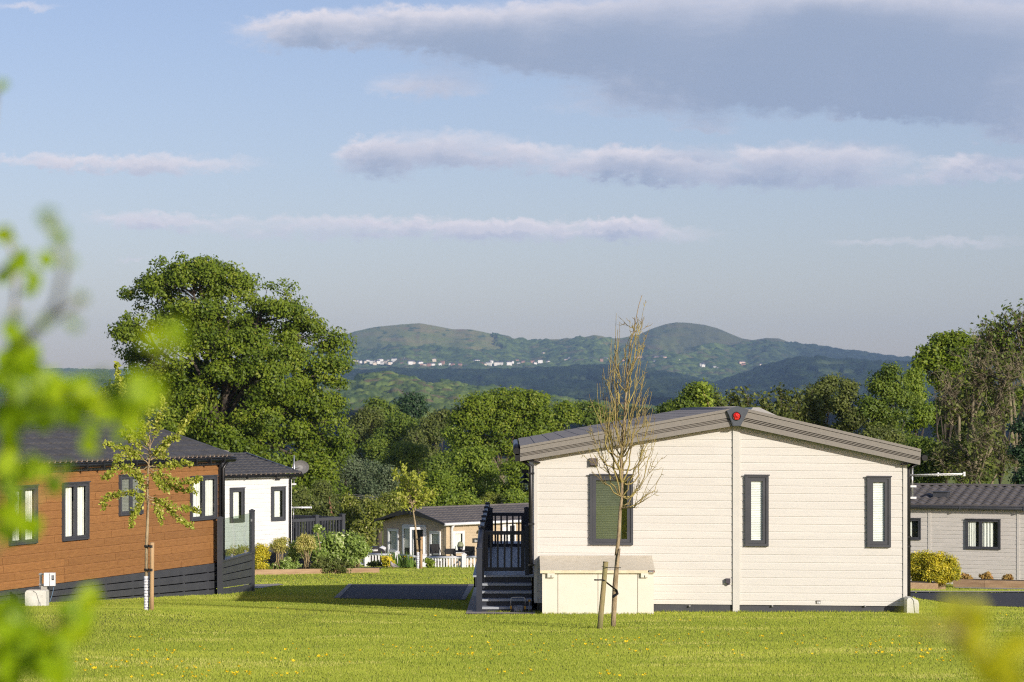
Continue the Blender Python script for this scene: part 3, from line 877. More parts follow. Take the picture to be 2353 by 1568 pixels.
    # barge boards in bands, with grooves
    def barge(a_top, b_top, a_bot, b_bot):
        mb = MB()
        A, B = fr.px(*a_top, YF), fr.px(*b_top, YF); C, D = fr.px(*a_bot, YF), fr.px(*b_bot, YF)
        L = lambda p, q, f: (p[0] + (q[0] - p[0]) * f, p[1] + (q[1] - p[1]) * f)
        bands = [(0, .16, -.055, 0), (.16, .185, -.012, 1), (.185, .50, -.04, 0), (.50, .545, -.012, 1), (.545, .585, -.034, 0), (.585, .63, -.012, 1), (.63, .67, -.034, 0), (.67, .715, -.012, 1), (.715, 1, -.04, 0)]
        for f0, f1, d, m in bands:
            mb.prism([L(A, C, f0), L(A, C, f1), L(B, D, f1), L(B, D, f0)], YF + d, YF + .035 - .0015 * f0, m)
        return mb.build("barge_board", [TAUPE, TAUPE_D], R, LM)
    barge((1195.4, 1024.7), (1694.6, 936.3), (1194.6, 1060.2), (1690, 978.3))
    barge((1694.9, 934.5), (2115.6, 1032.2), (1690.3, 977.0), (2113.6, 1068.6))
    mb = MB()   # soffits
    mb.prism([(tA[0] + .02, tA[1] - .2), (xL + .1, fr.px(1230, 1062)[1]), (xL + .1, fr.px(1230, 1062)[1] - .02), (tA[0] + .02, tA[1] - .24)], YF + .04, DEPTH)
    mb.prism([(rB[0] - .02, rB[1] - .2), (xR - .1, fr.px(2080, 1066)[1]), (xR - .1, fr.px(2080, 1066)[1] - .02), (rB[0] - .02, rB[1] - .24)], YF + .04, DEPTH)
    mb.build("soffit", BLACK, R, LM)
    # apex plate with its round red rose
    pl = [fr.px(x, y, -.24) for x, y in ((1669.9, 943.8), (1694.6, 932.9), (1720.8, 941.8), (1701.4, 979.6), (1684, 979.6))]
    mb = MB(); mb.prism(pl, -.262, -.20)
    c = fr.px(1692.6, 956.5, -.27)
    sc = lambda f: [(c[0] + (p[0] - c[0]) * f, c[1] + (p[1] - c[1]) * f) for p in pl]
    mb.prism([fr.px(x, y, -.24) for x, y in ((1673, 950), (1695, 941), (1717.5, 948.5), (1700, 978), (1685.3, 978))], -.268, -.26)
    ap = mb.build("apex_plate", mat('slate plastic', (.075, .085, .10, 1), None, 4, .4), R, LM)
    mb = MB(); mb.lathe([(.072, -.268), (.072, -.280), (.062, -.282), (.060, -.268)], (c[0], 0, c[1]), 24, axis='y')
    mb.build("badge_ring", BLACK, ap, LM)
    mb = MB()
    mb.lathe([(.001, -.286), (.045, -.283), (.058, -.270)], (c[0], 0, c[1]), 20, axis='y')
    for k in range(5):      # petals of the rose
        th = k * 1.2566 + .4
        for rr, rad, dep in ((.034, .024, -.291), (.018, .017, -.296)):
            mb.lathe([(.001, dep), (rad * .8, dep + .002), (rad, dep + .01)], (c[0] + rr * math.cos(th + rr * 40), 0, c[1] + rr * math.sin(th + rr * 40) * .8), 10, axis='y')
    mb.lathe([(.001, -.302), (.012, -.298), (.016, -.288)], (c[0], 0, c[1]), 10, axis='y')
    mb.box(c[0] - .034, c[0] + .038, -.292, -.28, c[1] - .056, c[1] - .030)
    mb.build("rose_emblem", RED, ap, LM)
    # gutters and downpipes
    mb = MB(); gx, gz = fr.px(1188, 1036, .0)
    mb.tube([(gx, YF - .02, gz - .01), (gx, DEPTH, gz - .01)], .062, 10); mb.box(gx - .03, gx + .09, YF - .02, DEPTH, gz - .17, gz - .05)
    mb.build("gutter", BLACK, R, LM)
    mb = MB(); gx, gz = fr.px(2119, 1052, .0)
    mb.tube([(gx + .02, YF + .03, gz), (gx + .02, DEPTH, gz)], .05, 10)
    mb.build("gutter", BLACK, R, LM)
    mb = MB(); dx, dz = fr.px(1219.5, 1060); mb.tube([(gx * 0 + fr.px(1190, 1050)[0] + .02, -.03, fr.px(1190, 1052)[1]), (dx, -.06, fr.px(1219, 1072)[1]), (dx, -.06, fr.px(1219, 1319)[1])], .034, 8)
    for y in (1090, 1206, 1300): mb.box(dx - .045, dx + .06, -.1, -.02, fr.px(1219, y)[1], fr.px(1219, y)[1] + .03)
    mb.build("downpipe", BLACK, R, LM)
    mb = MB(); dx, dz = fr.px(2088, 1060); mb.tube([(fr.px(2112, 1060)[0], .05, fr.px(2112, 1062)[1]), (dx, .02, fr.px(2088, 1078)[1]), (dx, .02, fr.px(2088, 1375)[1])], .036, 8)
    for y in (1100, 1236, 1258): mb.box(dx - .06, dx + .04, -.02, .06, fr.px(2088, y)[1], fr.px(2088, y)[1] + .03)
    mb.build("downpipe", BLACK, R, LM)
    # vents and small plates
    mb = MB(); a = fr.px(1354.6, 1053); b = fr.px(1373.5, 1072)
    mb.box(a[0], b[0], -.03, -.016, b[1], a[1]); mb.prism([(0, 0), (0, 0), (0, 0)], 0, 0) if False else None
    w = b[0] - a[0]
    mb.face([(a[0] + .012, -.03, a[1] - .004), (b[0] - .012, -.03, a[1] - .004), (b[0] - .012, -.10, b[1] + .018), (a[0] + .012, -.10, b[1] + .018)])
    mb.face([(a[0] + .012, -.03, a[1] - .004), (a[0] + .012, -.10, b[1] + .018), (a[0] + .012, -.03, b[1] + .01)]); mb.face([(b[0] - .012, -.03, a[1] - .004), (b[0] - .012, -.03, b[1] + .01), (b[0] - .012, -.10, b[1] + .018)])
    mb.box(a[0], a[0] + .012, -.07, -.03, b[1], a[1]); mb.box(b[0] - .012, b[0], -.07, -.03, b[1], a[1])
    mb.build("extractor_vent", mat('brown grey plastic', (.12, .10, .092, 1), None, 5, .4), R, LM)
    mb = MB(); a = fr.px(1667.5, 1329); b = fr.px(1678, 1344)
    mb.box(a[0], b[0] - .005, -.085, -.014, b[1] + .03, a[1]); mb.lathe([(.022, 0), (.03, .03), (.032, .05)], ((a[0] + b[0]) / 2, -.05, b[1]), 10)
    mb.build("flue_outlet", mat('purple grey plastic', (.07, .06, .075, 1), None, 5, .4), R, LM)
    mb = MB(); a = fr.px(1875, 1380); b = fr.px(1885.2, 1388)
    mb.box(a[0], b[0], -.02, -.012, b[1], a[1]); mb.box(a[0] + .012, b[0] - .004, -.0215, -.02, b[1] + .006, a[1] - .018, 1)
    for k in range(3): mb.box(a[0] + .018, b[0] - .026, -.0225, -.0215, b[1] + .010 + k * .008, b[1] + .013 + k * .008, 0)
    mb.build("serial_plate", [mat('dark plate', (.08, .07, .05, 1), None, 5, .4), WHITEP], R, LM)
    # bulkhead lamp on the left wall
    mb = MB(); x, z = fr.px(1209, 1092, 1.2)
    k = .0068
    mb.box(x - .08, x + .04, 1.14, 1.26, z + .03, z + .09); mb.lathe([(.02, .03), (.022, 0), (.05, -.035), (.10, -.06), (.10, -.065), (.02, -.06)], (x - .02, 1.2, z + .01), 14)
    mb.lathe([(.02, .0), (.05, -.025), (.095, -.05), (.095, -.055), (.02, -.05)], (x - .02, 1.2, z - .075), 14)
    for th in range(4): mb.tube([(x - .02 + .062 * math.cos(th * 1.57), 1.2 + .062 * math.sin(th * 1.57), z - .12), (x - .02 + .062 * math.cos(th * 1.57), 1.2 + .062 * math.sin(th * 1.57), z - .23), (x - .02, 1.2, z - .285)], .007, 5)
    lm = mb.build("wall_lamp", ANTHD, R, LM)
    mb = MB(); mb.lathe([(.05, -.11), (.05, -.22), (.03, -.265), (.001, -.275)], (x - .02, 1.2, z), 12)
    mb.build("lamp_glass", glassmat('lamp glass', (.9, .9, .92, 1), 1.5, .05, .15), lm, LM)
    return fr, R

FR_M, CREAM_LODGE = cream_lodge()

# ------------------------------------------------------------------ storage box against the cream lodge
def storage_box():
    R = thing("storage_box", "ivory metal storage box with sloping lid against the cream lodge", "storage box", (0, 38.15, 0))
    fr = Frame(0, 38.15, 0)
    g = fr.px(1380, 1414)[1] - .02
    x0, x1 = fr.px(1245.9, 1320)[0], fr.px(1502, 1320)[0]
    zl = fr.px(1380, 1317.3)[1]; zt = fr.px(1380, 1310.6)[1]
    bk = .79
    zk = Frame(0, 38.94, 0).px(1380, 1277.3)[1]
    seams = [fr.px(p, 1360)[0] for p in (1281.9, 1374, 1465.3)]
    mb = MB(); mb.box(x0 + .01, x1 - .01, .012, bk, g, zl + .01)
    e = [x0] + seams + [x1]
    for a, b in zip(e[:-1], e[1:]):
        mb.box(a + (.0045 if a != x0 else 0), b - (.0045 if b != x1 else 0), 0, .0115, g, zl)
    mb.box(x0, x0 + .045, -.006, 0, g, zl)
    for q in seams: mb.box(q - .0045, q + .0045, .006, .0115, g, zl, 1)
    mb.build("body", [BOXC, mat('seam shadow gap', (.10, .075, .04, 1), None, 8, .8)], R)
    xa, xb = fr.px(1241.3, 1310, -.05)[0], fr.px(1505, 1310, -.05)[0]
    mb = MB()
    mb.face([(xa, -.05, zl), (xb, -.05, zl), (xb, -.05, zt), (xa, -.05, zt)], 1)
    for s in range(16):
        f0, f1 = s / 16, (s + 1) / 16
        q = lambda f: (-.05 + (bk + .03 + .05) * f, zt + (zk - zt) * f)
        a, b = q(f0), q(f1)
        mb.face([(xa, a[0], a[1]), (xb, a[0], a[1]), (xb, b[0], b[1]), (xa, b[0], b[1])])
    for x, s in ((xa, 1), (xb, -1)): mb.face([(x, -.05, zl), (x, -.05, zt), (x, bk + .03, zk), (x, bk + .03, zk - .05), (x, 0, zl)], 1)
    mb.build("lid", [BOXL, mat('ivory lid edge', (.74, .65, .45, 1), (.66, .56, .38, 1), 9, .5)], R)
    for a, b in ((1257.8, 1274.7), (1407 + .0, 1424)) if False else ((1257.8, 1274.7), (1478.5, 1495.4) if False else (1472.5, 1489.5)):
        p, q = fr.px(a, 1317.5)[0], fr.px(b, 1317.5)[0]
        mb = MB(); mb.box(p, q, -.05, -.0005, fr.px(1260, 1327)[1], zl - .001); mb.tube([((p + q) / 2, -.052, fr.px(1260, 1326.4)[1]), ((p + q) / 2, -.052, fr.px(1260, 1322)[1])], .006, 6, 1)
        mb.build("lock_cover", [BOXC, BLACK], R)
    mb = MB(); a, z1 = fr.px(1489.6, 1311.2, -.053); b, z0 = fr.px(1504.3, 1315.8, -.053)
    mb.box(a, b, -.0535, -.0502, z0, z1)
    pl = mb.build("name_plate", BLACK, R)
    text("lettering", "Asgard", .026, (a + (b - a) * .47, -.0545, (z0 + z1) / 2 - .001), WHITEP, pl, b - a - .026)
    mb = MB(); mb.box(b - .017, b - .009, -.0545, -.0535, z0 + .008, z1 - .008)
    mb.build("emblem", RED, pl)

def text(name, s, size, loc, m, parent, width=None, rot=None):
    cu = bpy.data.curves.new(name, 'FONT'); cu.body = s; cu.size = size; cu.align_x = 'CENTER'; cu.align_y = 'CENTER'; cu.extrude = .0004
    o = bpy.data.objects.new(name, cu); COL.objects.link(o)
    bpy.context.view_layer.update()
    me = bpy.data.meshes.new_from_object(o.evaluated_get(bpy.context.evaluated_depsgraph_get()))
    bpy.data.objects.remove(o)
    o = bpy.data.objects.new(name, me); COL.objects.link(o); me.materials.clear(); me.materials.append(m)
    o.location = loc; o.rotation_euler = rot or (math.radians(90), 0, 0); o.parent = parent
    return o
storage_box()

# ------------------------------------------------------------------ steps, deck and gates of the cream lodge
def deck():
    fr = Frame(0, 39, 0)
    R = thing("stepped_deck", "dark navy raised deck with steps and two gates beside the cream lodge", "deck", (0, 39, 0))
    Y0, RUN = .10, .24
    noses = [1395.3, 1377.0, 1359.2, 1341.2]
    xl, xr = fr.px(1107.5, 1300)[0], fr.px(1224, 1300)[0] - .012
    zf = fr.px(1160, 1322.5, Y0 + 4 * RUN)[1]
    zt = [fr.px(1160, y, Y0 + i * RUN)[1] for i, y in enumerate(noses)] + [zf]
    zg = G(0, 39.2) - .05
    prev = zg
    for i, z in enumerate(zt):
        y = Y0 + i * RUN
        mb = MB(); mb.box(xl, xr, y + .03, y + .05, prev, z - .036); mb.build("riser", ANTHD, R)
        if i < 4:
            mb = MB()
            for k in range(3): mb.box(xl - .004, xr, y + k * .1 - .01, y + k * .1 + .085, z - .035, z)
            mb.build("tread", TREAD, R)
        prev = z
    YD = Y0 + 4 * RUN; LEN = 11.6
    mb = MB(); y = YD
    while y < LEN:
        mb.box(fr.px(1086.5, 1300, YD)[0], .36, y, y + .135, zf - .03, zf); y += .14
    mb.build("deck_boards", TREAD, R)
    xe = fr.px(1087.5, 1300, YD)[0]
    mb = MB(); mb.box(xe + .01, xe + .03, YD + .01, LEN, zf - .20, zf - .032); mb.box(xe + .01, xl - .002, YD + .01, YD + .03, zf - .2, zf - .032)
    mb.box(xe + .10, .34, YD + .25, LEN - .1, -.9, zf - .2)
    mb.build("deck_fascia", ANTHD, R)
    def post(x, y, z0, z1, w=.094, nm="post"):
        mb = MB(); h = w / 2
        mb.box(x - h, x + h, y - h, y + h, z0, z1 - .03)
        mb.box(x - h - .008, x + h + .008, y - h - .008, y + h + .008, z1 - .03, z1 - .008)
        v = [(x - h, y - h, z1 - .008), (x + h, y - h, z1 - .008), (x + h, y + h, z1 - .008), (x - h, y + h, z1 - .008)]
        for i in range(4): mb.face([v[i], v[(i + 1) % 4], (x, y, z1 + .008)])
        return mb.build(nm, ANTHD, R)
    xp = fr.px(1101.2, 1300)[0]
    n0 = post(xp, .09, zg, fr.px(1101, 1258.5)[1])
    ztop = fr.px(1112, 1208, YD)[1]
    xp2 = xp + .02
    ys = [YD, 3.3, 5.2, 7.3, 9.4, 11.4]
    for y in ys: post(xp2, y, zf - .2, ztop)
    mb = MB(); mb.tube([(xp, .12, fr.px(1101, 1262)[1]), (xp2, YD - .04, ztop - .06)], .045, 6, flat=.8)
    mb.tube([(xp, .12, fr.px(1101, 1262)[1] - .48), (xp2, YD - .04, ztop - .52)], .03, 6)
    mb.build("handrail", ANTHD, R)
    mb = MB(); mb.box(xp2 - .035, xp2 + .035, YD, LEN - .2, ztop - .11, ztop - .04); mb.box(xp2 - .02, xp2 + .02, YD, LEN - .2, zf + .05, zf + .10)
    mb.build("top_rail", ANTHD, R)
    mb = MB(); y = YD + .12
    while y < LEN - .3:
        if min(abs(y - q) for q in ys) > .06: mb.box(xp2 - .016, xp2 + .016, y - .016, y + .016, zf + .09, ztop - .10)
        y += .13
    mb.build("balustrade", ANTHD, R)
    for k, (yy, x0, x1, t, b, bal) in enumerate(((YD + .10, 1113.1, 1205.6, 1220.8, 1312.5, (282, 363, 444, 525, 607)), (9.35, 1125.4, 1205.2, 1178.6, 1257.2, (335, 404, 473, 541, 612)))):
        a, z1 = fr.px(x0, t, yy); c, z0 = fr.px(x1, b, yy); w = .062 if k == 0 else .066
        mb = MB(); mb.box(a, a + w, yy, yy + .045, z0, z1); mb.box(c - w, c, yy, yy + .045, z0, z1)
        mb.box(a + w, c - w, yy - .002, yy + .043, z0, z0 + w); mb.box(a + w, c - w, yy - .002, yy + .043, z1 - w, z1)
        for hz in (.22, .8):
            mb.box(a - .07, a, yy + .01, yy + .03, z0 + (z1 - z0) * hz - .02, z0 + (z1 - z0) * hz + .05)
        g = mb.build("gate", ANTHD, R)
        g['label'] = "lower gate at the top of the steps" if k == 0 else "far gate at the back of the deck"
        for q in bal:
            x = fr.px((1750 + q / 3.135) / 1.6315, 1260, yy)[0]
            mb = MB(); h = .017 if k == 0 else .017
            mb.box(x - h, x + h, yy + .008, yy + .038, z0 + w - .003, z1 - w + .003); mb.build("baluster", ANTHD, g)
    post(fr.px(1211, 1300, YD + .1)[0], YD + .12, zf - .1, fr.px(1211, 1207, YD + .1)[1], .066)
    post(fr.px(1210, 1300, 9.3)[0], 9.37, zf - .1, fr.px(1210, 1166, 9.3)[1], .095)
    post(fr.px(1130, 1300, 9.3)[0] - .03, 9.37, zf - .1, fr.px(1130, 1167, 9.3)[1], .095)
deck()

# ------------------------------------------------------------------ hose reel
def hose_reel():
    p = PG(1191, 1411); p.y = 38.95; fr = Frame(0, 38.95, 0)
    R = thing("hose_reel", "grey hose reel with yellow feet standing before the steps", "hose reel", (0, 38.95, 0))
    zb = G(0, 38.95)
    X = lambda zx: fr.px((1750 + zx / 3.135) / 1.6315, 1390)[0]; Z = lambda zy: fr.px(1190, (1850 + zy / 3.135) / 1.6315)[1]
    mb = MB(); a, b = X(518), X(686)
    zt = Z(1222); r = .035
    mb.tube([(a, 0, zb + .02), (a, 0, zt - r)] + [(a + r - r * math.cos(t), 0, zt - r + r * math.sin(t)) for t in (.4, .8, 1.2, 1.57)] + [(b - r + r * math.cos(t), 0, zt - r + r * math.sin(t)) for t in (1.57, 1.2, .8, .4)] + [(b, 0, zt - r), (b, 0, zb + .02)], .008, 6)
    mb.build("handle_frame", STEEL, R)
    mb = MB()
    for x in (X(540), X(664)): mb.lathe([(.02, -.006), (.105, -.005), (.105, .005), (.02, .006)], (x, -.0, Z(1390)), 18, axis='x')
    mb.build("drum", ANTH, R)
    mb = MB(); rnd = random.Random(3)
    for k in range(9):
        x = X(556) + (X(650) - X(556)) * k / 8; rr = .085 + rnd.uniform(-.008, .014)
        mb.tube([(x + rnd.uniform(-.004, .004), rr * math.cos(t * .449), Z(1385) + rr * math.sin(t * .449)) for t in range(15)], .0085, 6)
    mb.build("hose", HOSE, R)
    for x in (X(520), X(684)):
        mb = MB(); mb.box(x - .016, x + .016, -.03, .03, Z(1362), Z(1325)); mb.build("foot_clamp", YELP, R)
    mb = MB(); mb.tube([(X(455), -.02, Z(1412)), (X(492), -.02, Z(1412))], .012, 8, 1); mb.lathe([(.03, -.012), (.03, .012)], (X(502), -.02, Z(1416)), 12, axis='x'); mb.build("crank", [YELP, BLACK], R)
    mb = MB(); mb.tube([(X(738), .05, Z(1262)), (X(734), .02, Z(1330)), (X(728), -.02, Z(1420)), (X(690), -.03, zb + .02)], .009, 6)
    mb.lathe([(.018, 0), (.02, .03)], (X(738), .05, Z(1275)), 8, 1); mb.lathe([(.025, 0), (.03, .03), (.01, .05)], (X(715), -.02, Z(1424)), 8, 1)
    mb.build("hose_end", [HOSE, YELP], R)
hose_reel()

# ------------------------------------------------------------------ meter cabinet right of the cream lodge, aerial on its corner
def meter_cabinet(name, label, px0, px1, top, bot, Zd, depth, mouse=True):
    fr = Frame(0, Zd, 0)
    R = thing(name, label, "meter cabinet", (0, Zd, 0))
    a, z1 = fr.px(px0, top); b, z0 = fr.px(px1, bot); z0 -= .06
    mb = MB(); w = b - a
    sec = [(a, z0), (b, z0), (b, z1 - .09), (b - .02, z1 - .04), (b - .10, z1), (a + .02, z1), (a, z1 - .03)] if mouse else [(a, z0), (b, z0), (b, z1 - .02), (b - .02, z1), (a + .03, z1), (a, z1 - .04)]
    mb.prism(sec, 0, depth); mb.build("cabinet_body", OFFW, R)
    mb = MB(); mb.tube([(b - w * .62, -.004, z1 - .004), (b - w * .45, -.004, z1 - .05), (b - .06, -.004, z0)], .005, 5); mb.build("door_seam", mat('grey seal', (.3, .3, .28, 1), None, 5, .6), R)
    return fr, R
meter_cabinet("meter_cabinet", "pale meter cabinet at the right foot of the cream lodge", 2084.5, 2111.8, 1374, 1413.5, 38.6, .32)

def aerial_right():
    fr = Frame(0, 39.1, 0)
    R = thing("tv_aerial", "white yagi aerial on a pole at the cream lodge's right eave", "aerial", (0, 39.1, 0))
    Z6 = lambda zx, zy: fr.px((3300 + zx / 2.239) / 1.6315, (1700 + zy / 2.239) / 1.6315)
    mb = MB(); x, z = Z6(269, 90); mb.tube([(x, 0, z), (x, 0, Z6(269, 382)[1])], .017, 8); mb.build("mast", STEEL, R)
    for zy in (277, 373):
        mb = MB(); a, z = Z6(200, zy); b, _ = Z6(302, zy); mb.box(a, b, -.02, .012, z - .016, z + .016); mb.build("bracket", WHITEP, R)
    mb = MB(); a = Z6(235, 182); b = Z6(683, 168)
    mb.tube([(a[0], -.02, a[1]), (b[0], -.25, b[1])], .013, 6); mb.tube([(a[0] + .1, -.02, a[1] - .02), (b[0], -.25, b[1] - .015)], .008, 6)
    for k in range(14):
        f = .15 + .85 * k / 13; x = a[0] + (b[0] - a[0]) * f; y = -.02 - .23 * f; z = a[1] + (b[1] - a[1]) * f
        mb.tube([(x, y - .06, z), (x, y + .06, z)], .003, 4)
    mb.box(b[0] - .02, b[0] + .012, -.27, -.23, b[1] - .04, b[1] + .03); mb.box(a[0] - .02, a[0] + .03, -.05, .02, a[1] - .06, a[1] + .02)
    x = Z6(475, 175); mb.box(x[0] - .012, x[0] + .012, -.14, -.1, x[1] - .03, x[1] + .03)
    mb.build("boom", WHITEP, R)
aerial_right()
# ------------------------------------------------------------------ the brown lodge
FB = Frame(-6.35, 52, math.atan2(.941, .339))
def gable_body(R, fr, x0, x1, zb, ze, zr, w, m, name="side_wall"):
    """plain gabled body behind the clad front"""
    mb = MB()
    T = Matrix(((0, 1, 0, 0), (1, 0, 0, 0), (0, 0, 1, 0), (0, 0, 0, 1)))
    mb.prism([(.15, zb), (w * 2, zb), (w * 2, ze), (w, zr), (.15, ze)], x0, x1)
    mb.prism([(.002, zb), (.15, zb), (.15, ze), (.002, ze)], x0, x0 + .02); mb.prism([(.002, zb), (.15, zb), (.15, ze), (.002, ze)], x1 - .02, x1)
    return mb.build(name, m, R, T)

def brown_lodge():
    fr = FB
    R = fr.root("brown_lodge", "lodge clad in brown wood boards with charcoal tiled roof on the left", "lodge")
    I = Matrix.Identity(4)
    XL = -15.0
    zb, zt = .008, 2.13
    holes = []
    gable_body(R, fr, XL + .01, -.03, zb, 2.3, 3.0, 2.95, BROWN)
    mb = MB(); mb.box(XL, -.05, -.045, -.002, zt - .005, 2.28); mb.build("fascia", FASCG, R)
    mb = MB(); mb.box(-.10, .0, -.06, .12, zb - .05, zt + .14); mb.build("corner_trim", BLACK, R)
    # skirting boards follow the slope
    sk = lambda x: -.74 + (-.39 + .74) * (x / -8.82)
    mb = MB()
    for i in range(4):
        def zz(x, f): return zb - .006 + (sk(x) - zb) * f
        x = -.02
        while x > XL:
            xe = max(x - 3.05, XL)
            f0, f1 = i / 4 + (.015 if i else 0), (i + 1) / 4 - .02
            mb.prism([(x - .004, zz(x, f0)), (xe + .004, zz(xe, f0)), (xe + .004, zz(xe, f1)), (x - .004, zz(x, f1))], -.05, -.028)
            x = xe
    mb.prism([(-.05, zb), (XL, zb), (XL, sk(XL) - .1), (-.05, sk(0) - .1)], .06, 5.8, 1)
    x = -.6
    while x > XL:
        mb.box(x - .04, x + .04, -.026, .05, sk(x) - .05, zb, 0); x -= 1.1
    mb.build("skirting", [ANTH, BLACK], R)
    mb = MB(); mb.prism([(.1, sk(0) - .02), (XL, sk(XL) - .02), (XL, sk(XL) - .4), (.1, sk(0) - .4)], -.22, 5.9); mb.build("base_slab", CONC, R)
    # windows
    def win(xa, xb, t, b, label, style, **k):
        a = fr.px(xa, 1150)[0]; c = fr.px(xb, 1150)[0]
        z1 = (fr.px(xa, t[0])[1] + fr.px(xb, t[1])[1]) / 2; z0 = (fr.px(xa, b[0])[1] + fr.px(xb, b[1])[1]) / 2
        window(R, fr, a, c, z0, z1, ANTH, style, .078, mull=(.5,), label=label, yo=-.008, mat4=I, **k); holes.append((a + .01, c - .01, z0 + .01, z1 - .01))
    win(17.8, 81.3, (1118, 1114), (1255, 1248), "leftmost two pane window with curtains", 'curtain')
    win(140.4, 199.5, (1109.5, 1107), (1244, 1239), "tall two pane window with pale curtains", 'curtain')
    win(271, 323.9, (1091.6, 1089), (1186, 1181.3), "small kitchen window with half raised blind", 'blind', curt=BLINDG)
    win(434.8, 494.3, (1095.5, 1091), (1198.5, 1192.2), "right hand window with cream curtains", 'curtain')
    mb = MB(); clad(mb, [(XL, zb), (-.06, zb), (-.06, zt), (XL, zt)], .1545, .016, z0=zb, joints=2.1, seed=5, holes=holes)
    mb.build("front_wall", [BROWN, BROWN_J], R)
    # roof
    ez, rz, hw = 2.33, 3.26, 2.95
    mb = MB(); tiles(mb, (XL, XL), (.27, .27), (-.16, ez), (hw, rz), .36, .20, .016, .028)
    tiles(mb, (XL, XL), (.27, .27), (2 * hw + .16, ez), (hw, rz), .36, .40, .016, .028)
    roof = mb.build("roof", ROOFD, R)
    mb = MB(); n = 60
    for i in range(60):
        x = .2 - i * .2
        if x < XL: break
        mb.lathe([(.045, -.02), (.03, .03)], (x, -.15, ez), 6, axis='y')
    mb.build("eave_comb", mat('sandy comb filler', (.34, .25, .18, 1), None, 8, .8), roof)
    mb = MB(); mb.box(XL, .3, hw - .10, hw + .10, rz, rz + .05)
    for s in (1, -1):
        mb.prism([(.25, 0), (.33, 0), (.33, .12), (.25, .12)], 0, .001) if False else None
        p0 = (-.17, ez - .06) if s == 1 else (2 * hw + .17, ez - .06); p1 = (hw, rz - .02)
        for xx in (.26, .34):
            pass
        a = (.25, p0[0], p0[1]); b = (.25, p1[0], p1[1]); d = .09
        mb.v += [(.22, a[1], a[2] - .05), (.34, a[1], a[2] - .05), (.34, a[1], a[2] + d), (.22, a[1], a[2] + d), (.22, b[1], b[2] - .05), (.34, b[1], b[2] - .05), (.34, b[1], b[2] + d), (.22, b[1], b[2] + d)]
        k = len(mb.v) - 8
        for q in ((0, 1, 2, 3), (4, 7, 6, 5), (0, 4, 5, 1), (1, 5, 6, 2), (2, 6, 7, 3), (3, 7, 4, 0)): mb.f.append(tuple(k + i for i in q)); mb.mi.append(0); mb.sm.append(False)
    mb.build("ridge_cap", ROOFD, roof)
    mb = MB(); gutter(mb, XL, .3, -.20, ez - .085, .06, 0, .65); mb.build("gutter", BLACK, R)
    mb = MB(); mb.tube([(.06, -.18, ez - .1), (-.03, -.10, ez - .28), (-.03, -.10, zb - .08)], .04, 8)
    mb.build("downpipe", BLACK, R)
    # roof vent
    k = (83 - CX) / F; Zv = 47.6
    mb = MB(); p = P(78, 1000, 48.5)
    rel = Vector((p.x - fr.o.x, p.y - fr.o.y)); lx, ly = rel.dot(fr.d), rel.dot(fr.n)
    zv = ez + (rz - ez) * (ly + .16) / (hw + .16)
    mb.prism([(lx - .28, zv - .02), (lx + .28, zv - .02), (lx + .2, zv + .11), (lx - .2, zv + .11)], ly - .16, ly + .2)
    mb.build("roof_vent", ANTH, R)
brown_lodge()

